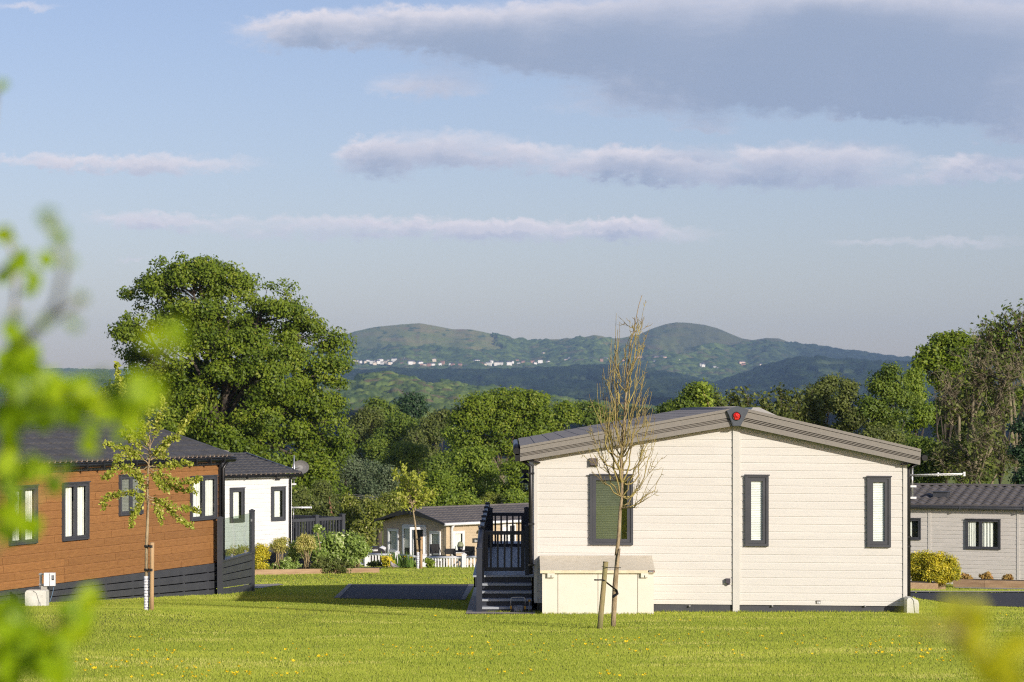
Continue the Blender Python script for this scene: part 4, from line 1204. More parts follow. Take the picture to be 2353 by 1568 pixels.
# meter cabinet, meter board on posts, left
def meters_left():
    fr, R = meter_cabinet("meter_cabinet", "white ground meter cabinet in front of the brown lodge", 57.3, 105.5, 1357, 1400, 42.6, .30, False)
    Zq = lambda zx, zy: fr.px(zx / 4.706 / 1.6315, (2050 + zy / 4.706) / 1.6315)
    mb = MB(); a, z0 = Zq(670, 1060); b, z1 = Zq(722, 985); mb.box(a, b, -.004, 0, z0, z1); mb.box(a + .01, b - .01, -.006, -.004, z0 + .02, z1 - .01, 1)
    for zy in (865, 890):
        for zx in (652, 724): p, q = Zq(zx, zy); mb.box(p, p + .03, -.004, 0, q, q + .01, 1)
    mb.build("door_panel", [mat('grey panel', (.45, .45, .42, 1), None, 5, .5), mat('pale panel', (.62, .60, .55, 1), None, 5, .5)], R)
    f2 = Frame(0, 42.9, 0)
    Zp = lambda zx, zy: f2.px(zx / 4.706 / 1.6315, (2050 + zy / 4.706) / 1.6315)
    R2 = thing("meter_post", "white meter box on a galvanised post in front of the brown lodge", "meter box", (0, 42.9, 0))
    mb = MB(); a, z1 = Zp(693, 465); b, _ = Zp(733, 465); g = G(0, 43) - .1
    mb.box(a, b, .02, .05, g, z1); c, _ = Zp(812, 800); mb.box(Zp(782, 0)[0], c, .02, .05, g, Zp(782, 640)[1])
    mb.box(a - .01, Zp(800, 0)[0], .0, .02, Zp(0, 502)[1], Zp(0, 474)[1]); mb.box(a - .01, Zp(800, 0)[0], .0, .02, Zp(0, 680)[1], Zp(0, 655)[1])
    mb.build("post_frame", STEEL, R2)
    mb = MB(); a, z1 = Zp(792, 456); b, z0 = Zp(990, 688)
    mb.box(a, b - .006, -.10, -.002, z0, z1); mb.box(a + (b - a) * .55, b, -.118, -.10, z0 + .006, z1 - .006)
    bx = mb.build("meter_box", WHITEP, R2)
    mb = MB(); p, q = Zp(935, 582); p2, q2 = Zp(976, 498); mb.box(p, p2, -.124, -.118, q, q2, 0); mb.box(p + .006, p2 - .006, -.127, -.124, q + .02, q2 - .008, 1); mb.build("display", [ANTH, mat('grey screen', (.25, .26, .27, 1), None, 4, .2)], bx)
    mb = MB(); a, z1 = Zp(737, 688); b, z0 = Zp(838, 808); mb.box(a, b, -.07, -.001, z0, z1); mb.build("junction_box", mat('grey box', (.36, .35, .31, 1), None, 5, .5), R2)
    for i, (pts, m) in enumerate((([(870, 688), (862, 800), (840, 900), (800, 1090)], BLACK), ([(962, 688), (935, 830), (890, 965), (840, 990)], mat('blue cable', (.12, .2, .3, 1), None, 5, .5)), ([(800, 815), (770, 870), (762, 1000), (772, 1100)], mat('yellow green cable', (.35, .36, .05, 1), None, 5, .5)))):
        mb = MB(); mb.tube([(*Zp(x, y)[:1], -.05, Zp(x, y)[1]) for x, y in pts], .006, 5); mb.build("cable", m, R2)
meters_left()

# ------------------------------------------------------------------ glass screen at the corner of the brown lodge
def glass_screen():
    p0 = PG(506, 1362); p1 = PG(579, 1352)
    Zc = 51.6
    a = Vector(((506 - CX) / F * Zc, Zc)); Zd = 55.0; b = Vector(((579 - CX) / F * Zd, Zd))
    ang = math.atan2(b.y - a.y, b.x - a.x); fr = Frame(a.x, a.y, ang)
    L = (b - a).length
    R = fr.root("glass_screen", "dark slatted deck screen topped with a clear glass pane", "glass screen")
    zp0, zp1 = fr.px(506, 1180)[1], fr.px(579, 1172.5)[1]
    zg = lambda x: G(0, a.y + (b.y - a.y) * x / L) - .04
    for x, zt in ((.0, zp1 - .02), (L, zp1)):
        mb = MB(); h = .055
        mb.box(x - h, x + h, -h, h, zg(x) - .05, zt - .03); mb.box(x - h - .008, x + h + .008, -h - .008, h + .008, zt - .03, zt)
        for i in range(4):
            v = [(x - h, -h, zt), (x + h, -h, zt), (x + h, h, zt), (x - h, h, zt)]; mb.face([v[i], v[(i + 1) % 4], (x, 0, zt + .03)])
        mb.build("post", ANTH, R)
    zr0, zr1 = fr.px(508, 1283.5)[1], fr.px(574, 1272.5)[1]
    zr = (zr0 + zr1) / 2
    mb = MB(); mb.box(.05, L - .05, -.07, .05, zr - .035, zr); mb.build("rail", ANTH, R)
    for i in range(5):
        f0, f1 = i / 5, (i + 1) / 5 - .025
        mb = MB(); q = lambda x, f: (x, zr - .04 + (zg(x) + .03 - zr + .04) * f)
        mb.prism([q(.055, f0), q(L - .055, f0), q(L - .055, f1), q(.055, f1)], -.03, -.005); mb.build("slat", ANTH, R)
    mb = MB(); mb.box(.06, L - .06, -.006, .006, zr + .03, zp1 - .06); mb.build("glass_pane", PGLASS, R)
    for x in (.35 * L, .78 * L):
        mb = MB(); mb.box(x - .02, x + .02, -.025, .025, zr, zr + .07); mb.build("clamp", STEEL, R)
    mb = MB(); mb.box(L - .09, L - .02, -.02, .02, zp1 - .26, zp1 - .20); mb.build("clamp", STEEL, R)
    mb = MB(); mb.box(.3, L, .05, 1.6, zg(L * .5) + .25, zr - .10); mb.build("deck_body", ANTH, R)
glass_screen()

# ------------------------------------------------------------------ the white lodge with its deck
KW = 1.2
zw = lambda z: CAMH + (z - CAMH) * KW
FW = Frame(-6.09 * KW, 66 * KW, math.atan2(.762, .648))
def white_lodge():
    fr = FW; I = Matrix.Identity(4)
    R = fr.root("white_lodge", "white clad lodge with charcoal roof half hidden behind the brown lodge", "lodge")
    XL = -13.0; zb, zt = zw(-.50), zw(1.50)
    holes = []
    gable_body(R, fr, XL, -.005, zb, zw(1.52), zw(2.0), 2.1 * KW, WHITEW)
    mb = MB(); mb.box(-.07, .0, -.03, .02, zb + .02, zt); mb.box(-.22, -.07, -.004, .02, zb, zt); mb.build("corner_trim", WHITEP, R)
    mb = MB(); mb.box(XL, -.02, .02, 4.6, -3.6, zb + .01, 0); mb.build("skirting", ANTH, R)
    Zw = lambda zx, zy: ((850 + zx / 5.6) / 1.6315, (1680 + zy / 5.6) / 1.6315)
    for x0, x1, t, b, lab in ((53, 354, 838, 1555, "left window with a cream curtain"), (920, 1214, 815, 1522, "right window with a cream curtain")):
        a, z1 = fr.px(*Zw(x0, t)); c, z0 = fr.px(*Zw(x1, b))
        window(R, fr, a, c, z0, z1, ANTH, 'half', .125, label=lab, yo=-.008, mat4=I, fill=.84); holes.append((a + .01, c - .01, z0 + .01, z1 - .01))
    mb = MB(); clad(mb, [(XL, zb), (-.22, zb), (-.22, zt), (XL, zt)], .15, .014, z0=zt - .09, seed=9, holes=holes); mb.build("front_wall", WHITEW, R)
    ez, rz, hw = zw(1.60), zw(2.09), 2.08 * KW
    mb = MB(); tiles(mb, (XL, XL), (.30, .30), (-.15, ez), (hw, rz), .33, .22, .018, .026); tiles(mb, (XL, XL), (.3, .3), (2 * hw + .15, ez), (hw, rz), .33, .44, .018, .026)
    roof = mb.build("roof", ROOFD, R)
    mb = MB(); mb.box(XL, .3, hw - .1, hw + .1, rz, rz + .045)
    for s in (0, 1):
        y0 = -.16 if s == 0 else 2 * hw + .16
        mb.face([(.22, y0, ez + .03), (.34, y0, ez + .03), (.34, hw, rz + .06), (.22, hw, rz + .06)]); mb.face([(.34, y0, ez - .08), (.34, y0, ez + .03), (.34, hw, rz + .06), (.34, hw, rz - .06)])
    mb.build("ridge_cap", ANTH, roof)
    mb = MB()
    for i in range(38): mb.lathe([(.045, -.02), (.03, .03)], (.24 - i * .22, -.14, ez), 6, axis='y')
    mb.build("eave_comb", mat('sandy comb filler', (.34, .25, .18, 1)), roof)
    mb = MB(); gutter(mb, XL, .34, -.19, ez - .085, .055, 0, 1.3); mb.build("gutter", BLACK, R)
    mb = MB(); mb.tube([(-.10, -.18, ez - .1), (-.10, -.06, ez - .24), (-.10, -.06, zb - .3)], .036, 8); mb.build("downpipe", BLACK, R)
    mb = MB(); a, z1 = fr.px(*Zw(1000, 640)); c, z0 = fr.px(*Zw(1100, 678)); mb.box(a, c, -.04, -.012, z0, z1); mb.build("vent", DARKIN, R)
    mb = MB(); x, z = fr.px(*Zw(30, 170), 1.0); mb.lathe([(.12, -.25), (.12, .0), (.16, .02), (.16, .06), (.02, .1)], (x, 1.2, z + .1), 12); mb.build("flue_pipe", mat('ribbed flue', (.10, .09, .085, 1), (.3, .27, .23, 1), 3, .5), R)
white_lodge()

def white_deck():
    fr = FW
    R = fr.root("white_lodge_deck", "charcoal railed deck beside the white lodge", "deck")
    Zd = lambda zx, zy: ((1050 + zx / 4.48) / 1.6315, (1850 + zy / 4.48) / 1.6315)
    x1, zt = fr.px(*Zd(1045, 345)); zf = fr.px(*Zd(1045, 792))[1]; zr = fr.px(*Zd(1030, 395))[1]
    xm = fr.px(*Zd(600, 400))[0]
    D = 3.2
    def post(x, y, top):
        mb = MB(); mb.box(x - .07, x + .07, y - .07, y + .07, zf - 1.9, top - .03); mb.box(x - .085, x + .085, y - .085, y + .085, top - .03, top); mb.build("post", ANTH, R)
    post(x1, 0, zt); post(xm, 0, zt); post(x1, D, zt); post(.25, D, zt); post(x1 * .55, D, zt)
    mb = MB(); mb.box(.02, x1, -.04, .04, zr - .10, zr); mb.box(.02, x1, -.03, .03, zf, zf + .07); mb.box(.2, x1, D - .04, D + .04, zr - .1, zr); mb.box(x1 - .04, x1 + .04, 0, D, zr - .1, zr); mb.box(x1 - .03, x1 + .03, 0, D, zf, zf + .07)
    mb.build("rail", ANTH, R)
    for yy in (0, D):
        mb = MB(); x = .08
        while x < x1 - .06:
            if yy or abs(x - xm) > .08: mb.box(x - .02, x + .02, yy - .02, yy + .02, zf + .06, zr - .09)
            x += .135
        mb.build("balustrade", ANTH, R)
    mb = MB(); y = .1
    while y < D: mb.box(x1 - .02, x1 + .02, y - .02, y + .02, zf + .06, zr - .09); y += .115
    mb.build("balustrade", ANTH, R)
    mb = MB(); mb.box(.02, x1 + .06, -.05, D + .05, zf - .05, zf - .005); mb.build("deck_boards", TREAD, R)
    for i in range(6):
        z1 = zf - .07 - i * .24
        mb = MB(); mb.box(-3.0, x1 + .1, -.10, -.07, z1 - .22, z1); mb.box(x1 + .07, x1 + .1, -.07, D, z1 - .22, z1); mb.build("skirt_board", ANTH, R)
    mb = MB(); mb.box(.9, 1.75, -.2, -.12, zf - .28, zf - .12); mb.build("white_trough", WHITEP, R)
    # things left on the deck: covered furniture
    t = thing("covered_furniture", "dark covered garden furniture behind the railing of the charcoal deck", "furniture", (fr.o.x + fr.d.x * .7 + fr.n.x * 1.4, fr.o.y + fr.d.y * .7 + fr.n.y * 1.4, zf), fr.a)
    mb = MB(); mb.prism([(-.5, 0), (.5, 0), (.46, .42), (.3, .5), (-.3, .46), (-.47, .38)], -.4, .4); mb.build("cover", BLACK, t)
    mb = MB(); mb.prism([(-.45, .45), (-.2, .45), (-.22, .6), (-.42, .58)], -.45, -.1); mb.build("cushion", mat('striped cushion', (.6, .55, .45, 1), (.5, .25, .1, 1), 9, .9, stretch=(4, 1, .2)), t)
white_deck()

def dish():
    Zw = lambda zx, zy, Z: P((850 + zx / 5.6) / 1.6315, (1680 + zy / 5.6) / 1.6315, Z)
    Z = 66.3 * KW; a = Zw(1417, 157, Z); b = Zw(1412, 812, Z)
    R = thing("satellite_dish", "dark grey oval satellite dish on a pole at the white lodge corner", "satellite dish", a * 0 + Vector((b.x, b.y, b.z)))
    mb = MB(); mb.tube([(0, 0, 0), a - b], .022, 8); mb.build("mast", STEEL, R)
    for zy in (633, 762):
        p = Zw(1350, zy, Z) - b; q = Zw(1460, zy, Z) - b
        mb = MB(); mb.box(p.x, q.x, -.03, .015, p.z - .022, p.z + .03); mb.build("bracket", WHITEP, R)
    c = Zw(1552, 402, Z + .3) - b
    nrm = Vector((.36, -.90, .2)).normalized(); u = nrm.cross(Vector((0, 0, 1))).normalized(); v = nrm.cross(u)
    mb = MB(); n = 28; rings = []
    A, B = .285, .225
    for r in (0, .35, .7, .93, 1.0, 1.03):
        rings.append([c + u * (A * r * math.cos(2 * math.pi * k / n)) + v * (B * r * math.sin(2 * math.pi * k / n)) - nrm * (.07 * (1 - r * r)) for k in range(n)])
    rot = math.radians(12)
    for i in range(len(rings) - 1):
        for k in range(n):
            mb.face([rings[i][k], rings[i][(k + 1) % n], rings[i + 1][(k + 1) % n], rings[i + 1][k]], 0, True)
    mb.build("reflector", DISH, R)
    mb = MB(); p = c - nrm * .1; mb.tube([Zw(1372, 412, Z) - b, p], .022, 6); mb.box(p.x - .20, p.x - .02, p.y - .05, p.y + .05, p.z - .22, p.z - .02, 1); mb.build("mount", [STEEL, BLACK], R)
    # second aerial low on the wall
    Z = 66.6 * KW
    a = Zw(1360, 1252, Z); c = Zw(1768, 1250, Z)
    R = thing("tv_aerial", "small white stick aerial above the charcoal deck railing", "aerial", (a.x, a.y, a.z - .4))
    mb = MB(); mb.tube([(.07, 0, .4), (.07, 0, -.12)], .012, 6); mb.build("mast", STEEL, R)
    mb = MB(); mb.tube([(0, 0, .4), (c.x - a.x, 0, .4 + (c.z - a.z))], .03, 8)
    for x in (0, (c.x - a.x) * .53, c.x - a.x): mb.lathe([(.001, -.025), (.042, -.02), (.042, .02), (.001, .025)], (x, 0, .4), 8, axis='x')
    mb.build("boom", WHITEP, R)
    # chain of rusty bells
    Zc = lambda zx, zy: P((1050 + zx / 4.48) / 1.6315, (1850 + zy / 4.48) / 1.6315, 69.5 * KW)
    b = Zc(900, 385)
    R = thing("wind_chime", "rusty chain of little bells above the charcoal deck railing", "wind chime", b)
    mb = MB(); mb.tube([Zc(x, y) - b for x, y in ((900, 385), (885, 345), (862, 325), (868, 280), (872, 220), (850, 190), (826, 165), (830, 110), (828, 70))], .007, 5)
    mb.tube([Zc(810, 66) - b, Zc(846, 66) - b], .007, 5); mb.build("chain", RUST, R)
    for x, y in ((832, 130), (845, 215), (860, 290)):
        q = Zc(x, y) - b; mb = MB(); mb.lathe([(.004, .0), (.02, -.02), (.03, -.06), (.055, -.085)], q, 10); mb.build("bell", RUST, R)
dish()

# ------------------------------------------------------------------ the tan lodge in the hollow
FT = Frame(-3.08, 112, math.atan2(.70, .714))
def tan_lodge():
    fr = FT; I = Matrix.Identity(4)
    R = fr.root("tan_lodge", "tan clad lodge with white framed windows in the hollow", "lodge")
    XR, WD = 13.0, 4.43
    zb, zt = -4.6, -1.98
    z7 = lambda zx, zy: ((1350 + zx / 3.484) / 1.6315, (1750 + zy / 3.484) / 1.6315)
    hl, hg = [], []
    # gable end: local frame with x running towards the long side, seen from outside
    GM = Matrix(((0, 1, 0, 0), (-1, 0, 0, WD), (0, 0, 1, 0), (0, 0, 0, 1)))     # (x along gable, y inward) -> root local
    ga = fr.a - math.pi / 2
    go = fr.o + fr.n * WD
    fg = Frame(go.x, go.y, ga)
    rz = -1.30
    T = Matrix(((0, 1, 0, 0), (1, 0, 0, 0), (0, 0, 1, 0), (0, 0, 0, 1)))
    mb = MB(); mb.prism([(.15, zb), (WD - .01, zb), (WD - .01, zt), (WD / 2, rz - .08), (.15, zt)], .15, XR); mb.prism([(.1, zb), (.15, zb), (.15, zt), (.1, zt)], XR - .02, XR); mb.build("side_wall", TAN, R, T)
    mb = MB(); mb.box(-.02, .16, -.02, .16, zb, zt + .02); mb.build("corner_trim", mat('pale tan trim', (.55, .43, .28, 1), None, 5, .6), R)
    # windows on the gable
    def gwin(x0, x1, t, b, label, tr=None, style='half'):
        a, z1 = fg.px(*z7(x0, t)); c, z0 = fg.px(*z7(x1, b))
        window(R, fg, a, c, z0, z1, WHITEP, style, .11, label=label, yo=-.014, mat4=GM, curt=CURTG, transom=tr, fill=.95); hg.append((a + .01, c - .01, z0 + .01, z1 - .01))
    gwin(373, 508, 808, 1230, "tall white window left on the gable", .30, 'curtain')
    gwin(918, 1056, 840, 1230, "tall white window right on the gable", .26, 'curtain')
    a, z1 = fg.px(*z7(557, 752)); c, _ = fg.px(*z7(870, 770)); z0 = z1 - 2.05
    mb = MB()
    mb.box(a, c, -.05, -.0, z1 - .07, z1); mb.box(a, a + .07, -.05, 0, z0, z1); mb.box(c - .07, c, -.05, 0, z0, z1); mb.box(a + .07, c - .07, -.02, -.016, z0, z1 - .07, 1)
    fd = mb.build("french_door", [WHITEP, DARKIN], R, GM)
    d0 = a + .07; d1 = fg.px(*z7(712, 760))[0]
    mb = MB(); w = .09
    mb.box(d0, d0 + w, -.075, -.052, z0, z1 - .08); mb.box(d1 - w, d1, -.075, -.052, z0, z1 - .08); mb.box(d0 + w, d1 - w, -.075, -.052, z1 - .2, z1 - .08); mb.box(d0 + w, d1 - w, -.075, -.052, z0, z0 + .15)
    mb.build("door_leaf", WHITEP, fd, GM)
    mb = MB(); mb.face([(d0 + w, -.06, z0 + .15), (d1 - w, -.06, z0 + .15), (d1 - w, -.06, z1 - .2), (d0 + w, -.06, z1 - .2)]); mb.build("pane", GLASS, fd, GM)
    mb = MB(); mb.face([(d0 + w, -.03, z1 - 1.1), (d1 - w, -.03, z1 - 1.1), (d1 - w, -.03, z1 - .2), (d0 + w, -.03, z1 - .2)]); mb.build("curtain", CURTG, fd, GM)
    # the open leaf swings outwards from the right jamb
    e0 = c - .07; mb = MB(); L = .72; dx, dy = -.55, -.83
    q = lambda s, h, o=0: (e0 + dx * s + dy * o, -.05 + dy * s - dx * o, h)
    def leafbar(s0, s1, h0, h1):
        v = [q(s0, h0), q(s1, h0), q(s1, h1), q(s0, h1)]; v2 = [q(s0, h0, .03), q(s1, h0, .03), q(s1, h1, .03), q(s0, h1, .03)]
        mb.face(v); mb.face(v2)
        for i in range(4): mb.face([v[i], v[(i + 1) % 4], v2[(i + 1) % 4], v2[i]])
    leafbar(0, .09, z0, z1 - .08); leafbar(L - .09, L, z0, z1 - .08); leafbar(.09, L - .09, z1 - .2, z1 - .08); leafbar(.09, L - .09, z0, z0 + .15)
    mb.build("open_leaf", WHITEP, fd, GM)
    # long side windows, door, plate, lamp
    def lwin(x0, x1, t, b, label):
        a, z1 = fr.px(*z7(x0, t)); c, z0 = fr.px(*z7(x1, b))
        window(R, fr, a, c, z0, z1, WHITEP, 'half', .11, label=label, yo=-.008, mat4=I, curt=CURT, fill=.9); hl.append((a + .01, c - .01, z0 + .01, z1 - .01))
    lwin(1205, 1355, 845, 1125, "white window on the sunlit long side")
    a, z1 = fr.px((1750 + 412 / 3.135) / 1.6315, (1850 + 365 / 3.135) / 1.6315); c, _ = fr.px((1750 + 568 / 3.135) / 1.6315, (1850 + 365 / 3.135) / 1.6315)
    mb = MB(); z0 = z1 - 1.7
    mb.box(a, a + .07, -.05, 0, z0, z1); mb.box(c - .07, c, -.05, 0, z0, z1); mb.box(a + .07, c - .07, -.05, 0, z1 - .07, z1); mb.box(a + .07, c - .07, -.02, -.016, z0, z1 - .07, 1); mb.box((a + c) / 2 - .05, (a + c) / 2 + .05, -.04, -.02, z0, z1 - .07)
    dr = mb.build("side_door", [WHITEP, DARKIN], R)
    mb = MB(); mb.box(a + .08, (a + c) / 2 - .06, -.03, -.022, z0 + .05, z1 - .1); mb.build("curtain", CURT, dr)
    lwin(1705, 1752, 845, 1125, "small white window near the deck gate") if False else None
    Zs = lambda zx, zy: ((1700 + zx / 14.706) / 1.6315, (1980 + zy / 14.706) / 1.6315)
    a, z1 = fr.px(*Zs(1030, 570)); _, z0 = fr.px(*Zs(1030, 812)); c = a + .86
    mb = MB(); mb.box(a, c, -.04, -.015, z0, z1); sg = mb.build("name_sign", mat('black sign', (.035, .038, .035, 1), None, 6, .5), R)
    text("lettering", "Beaumont", .15, ((a + c) / 2, -.042, z0 + (z1 - z0) * .40), WHITEP, sg)
    mb = MB(); x, z = fr.px(*Zs(1290, 150)); mb.tube([(x + .12, 0, z), (x + .05, -.15, z + .04), (x, -.2, z)], .02, 6); mb.lathe([(.01, .08), (.06, .02), (.09, -.06)], (x, -.2, z), 10); mb.build("wall_lamp", mat('bronze lamp', (.09, .075, .05, 1), None, 6, .4), R)
    mb = MB(); clad(mb, [(.09, zb), (XR, zb), (XR, zt + .1), (.09, zt + .1)], .145, .014, seed=2, holes=hl); mb.build("front_wall", TAN, R)
    mb = MB(); clad(mb, [(0, zb), (WD - .09, zb), (WD - .09, zt + .0), (WD / 2, rz - .05), (0, zt)], .145, .014, seed=4, holes=hg); mb.build("gable_wall", TAN, R, GM)
    # roof with dark bowed barge boards
    ez = zt + .06
    hw = WD / 2
    mb = MB(); tiles(mb, (-.35, -.35), (XR, XR), (-.22, ez), (hw, rz), .36, .24, .022, .035); tiles(mb, (-.35, -.35), (XR, XR), (WD + .22, ez), (hw, rz), .36, .48, .022, .035)
    roof = mb.build("roof", ROOFR, R)
    mb = MB(); mb.tube([(-.35, hw, rz + .02), (XR, hw, rz + .02)], .06, 6); mb.build("ridge_cap", ROOFR, roof)
    mb = MB()
    for s in (0, 1):
        n = 12
        for i in range(n):
            f0, f1 = i / n, (i + 1) / n
            Y = (lambda f: -.24 + (hw + .24) * f) if s == 0 else (lambda f: WD + .24 - (hw + .24) * f)
            top = lambda f: ez + .02 + (rz + .05 - ez) * f
            bot = lambda f: top(f) - .10 - .24 * f ** 1.6 + .02 * math.sin(f * 3.14)
            for xx in (-.40, -.34):
                mb.face([(xx, Y(f0), bot(f0)), (xx, Y(f1), bot(f1)), (xx, Y(f1), top(f1)), (xx, Y(f0), top(f0))])
            mb.face([(-.40, Y(f0), top(f0)), (-.40, Y(f1), top(f1)), (-.34, Y(f1), top(f1)), (-.34, Y(f0), top(f0))]); mb.face([(-.40, Y(f0), bot(f0)), (-.40, Y(f1), bot(f1)), (-.34, Y(f1), bot(f1)), (-.34, Y(f0), bot(f0))])
    mb.lathe([(.16, -.43), (.19, -.425), (.19, -.41)], (0, hw, rz - .19), 20, axis='x')
    mb.build("barge_board", mat('black brown board', (.028, .026, .026, 1), (.045, .042, .04, 1), 6, .45), R)
    mb = MB(); mb.tube([(-.34, -.25, ez - .05), (XR, -.25, ez - .05)], .07, 8); mb.build("gutter", WHITEP, R)
    mb = MB(); x = fr.px(*z7(1183, 900))[0]; mb.tube([(x, -.22, ez - .06), (x, -.09, ez - .25), (x, -.09, zb)], .065, 8); mb.build("downpipe", WHITEP, R)
tan_lodge()

# ------------------------------------------------------------------ white picket fence in front of the tan lodge
def fence():
    pts = [(770, 1296, 109), (843, 1299, 108), (913, 1302, 107.2), (975.5, 1307, 105.8), (1066.5, 1311.5, 104.5), (1130, 1314, 104)]
    tops = [1267, 1268, 1270, 1276, 1275, 1273]
    base = P(975, 1307, 105.8)
    R = thing("picket_fence", "low white balustrade fence in front of the tan lodge", "fence", base)
    pp = [P(x, y, Z) - base for x, y, Z in pts]
    ht = [(P(0, t, Z).z - P(0, y, Z).z) for (x, y, Z), t in zip(pts, tops)]
    for p, h in zip(pp, ht):
        mb = MB(); w = .095; mb.box(p.x - w, p.x + w, p.y - w, p.y + w, p.z - .3, p.z + h); mb.box(p.x - w - .02, p.x + w + .02, p.y - w - .02, p.y + w + .02, p.z + h, p.z + h + .03)
        for i in range(4):
            v = [(p.x - w, p.y - w, p.z + h + .03), (p.x + w, p.y - w, p.z + h + .03), (p.x + w, p.y + w, p.z + h + .03), (p.x - w, p.y + w, p.z + h + .03)]; mb.face([v[i], v[(i + 1) % 4], (p.x, p.y, p.z + h + .09)])
        mb.build("post", WHITEP, R)
    for i in range(len(pp) - 1):
        a, b = pp[i], pp[i + 1]; ha, hb = ht[i] - .12, ht[i + 1] - .12
        mb = MB(); mb.tube([a + Vector((0, 0, ha)), b + Vector((0, 0, hb))], .062, 4, flat=1.0); mb.tube([a + Vector((0, 0, .04)), b + Vector((0, 0, .04))], .045, 4); mb.build("rail", WHITEP, R)
        n = max(3, int((b - a).length / .155)); mb = MB()
        for k in range(1, n):
            f = k / n; p = a.lerp(b, f); h = ha + (hb - ha) * f
            mb.box(p.x - .032, p.x + .032, p.y - .032, p.y + .032, p.z + .02, p.z + h)
        mb.build("pickets", WHITEP, R)
fence()

def patio_set():
    z7 = lambda zx, zy, Z: P((1350 + zx / 3.484) / 1.6315, (1750 + zy / 3.484) / 1.6315, Z)
    Z = 107.5; c = z7(1300, 1330, Z)
    R = thing("patio_table", "small black folding table behind the white fence", "table", c)
    tz = z7(1300, 1098, Z).z - c.z
    mb = MB(); mb.lathe([(.001, tz), (.95 * .75, tz), (.95 * .75, tz - .04), (.001, tz - .04)], (0, 0, 0), 20); mb.build("table_top", BLACK, R)
    for a in (1, -1):
        for y in (-.3, .3):
            mb = MB(); mb.tube([(-.42 * a, y, 0), (.42 * a, y, tz - .03)], .025, 5); mb.build("leg", BLACK, R)
    p = z7(1308, 1085, Z); q = z7(1308, 1060, Z)
    T = thing("plant_pot", "small pale pot standing on the black patio table", "pot", (p.x, p.y, c.z + tz)); mb = MB(); mb.lathe([(.10, 0), (.14, .2), (.001, .19)], (0, 0, 0), 10); mb.build("pot", BLACK, T)
    mb = MB(); mb.lathe([(.16, .2), (.12, .36), (.02, .42)], (0, 0, 0), 7); mb.build("foliage", mat('dry plant', (.3, .28, .2, 1), (.15, .2, .08, 1), 20, .9), T)
    for k, (zx, zb, lab) in enumerate(((1010, 1300, "black folding chair on the left behind the white fence"), (1400, 1330, "black folding chair on the right behind the white fence"), (1180, 1310, "dark cushioned chair between fence and tan lodge"))):
        b = z7(zx, zb, 107.0 - k * .3)
        t = thing("patio_chair", lab, "chair", b, (.6, -.5, .1)[k], "patio chairs behind the white fence")
        mb = MB(); mb.box(-.25, .25, -.25, .22, .44, .48); mb.build("seat", BLACK, t)
        mb = MB(); mb.box(-.24, .24, .22, .26, .55, .98 if k < 2 else .8); mb.build("backrest", BLACK, t)
        for s in (-1, 1):
            for q in (-1, 1):
                mb = MB(); mb.tube([(s * .23, -.28 * q, 0), (s * .23, .24 * q, .9 if q > 0 else .46)], .018, 5); mb.build("leg", BLACK, t)
patio_set()

def barbecue():
    Zb = lambda zx, zy: P((1370 + zx / 29.41) / 1.6315, (2030 + zy / 29.41) / 1.6315, 109.5)
    c = Zb(1300, 1100); g = G(c.x, c.y)
    R = thing("barbecue", "barbecue under a black cover beside the tan lodge", "barbecue", (c.x, c.y, g))
    O = Vector((c.x, c.y, g))
    pr = [Zb(x, y) - O for x, y in ((100, 1250), (350, 760), (700, 560), (1330, 550), (1560, 770), (1900, 880), (2060, 1010), (2120, 1180), (2120, 1600), (100, 1600))]
    mb = MB(); q = [(p.x, p.z) for p in pr]
    q[-1] = (q[-1][0], 0); q[-2] = (q[-2][0], 0)
    mb.prism(q, -.35, .35); cv = mb.build("cover", mat('black cover', (.02, .018, .02, 1), (.035, .032, .033, 1), 5, .5), R)
    mb = MB(); a = Zb(800, 1050) - O; b = Zb(1400, 970) - O; mb.tube([(a.x, -.36, a.z), (b.x, -.36, b.z)], .024, 4)
    a = Zb(800, 930) - O; b = Zb(1370, 880) - O
    for k in range(9):
        f = (k + .2) / 9; p = a.lerp(b, f); h = .07 if k in (0, 4) else .05
        mb.box(p.x, p.x + .033, -.365, -.35, p.z - .03, p.z - .03 + h)
    mb.build("lettering", OFFW, cv)
    p = Zb(1800, 880); t = thing("fence_post", "white capped post beside the covered barbecue", "post", (p.x, 110.2, g)); mb = MB(); z = Zb(1800, 640).z - g; mb.box(-.12, .12, -.12, .12, 0, z - .12)
    mb.box(-.15, .15, -.15, .15, z - .14, z - .04); mb.lathe([(.14, z - .04), (.001, z + .03)], (0, 0, 0), 4); mb.build("post", WHITEP, t)
barbecue()

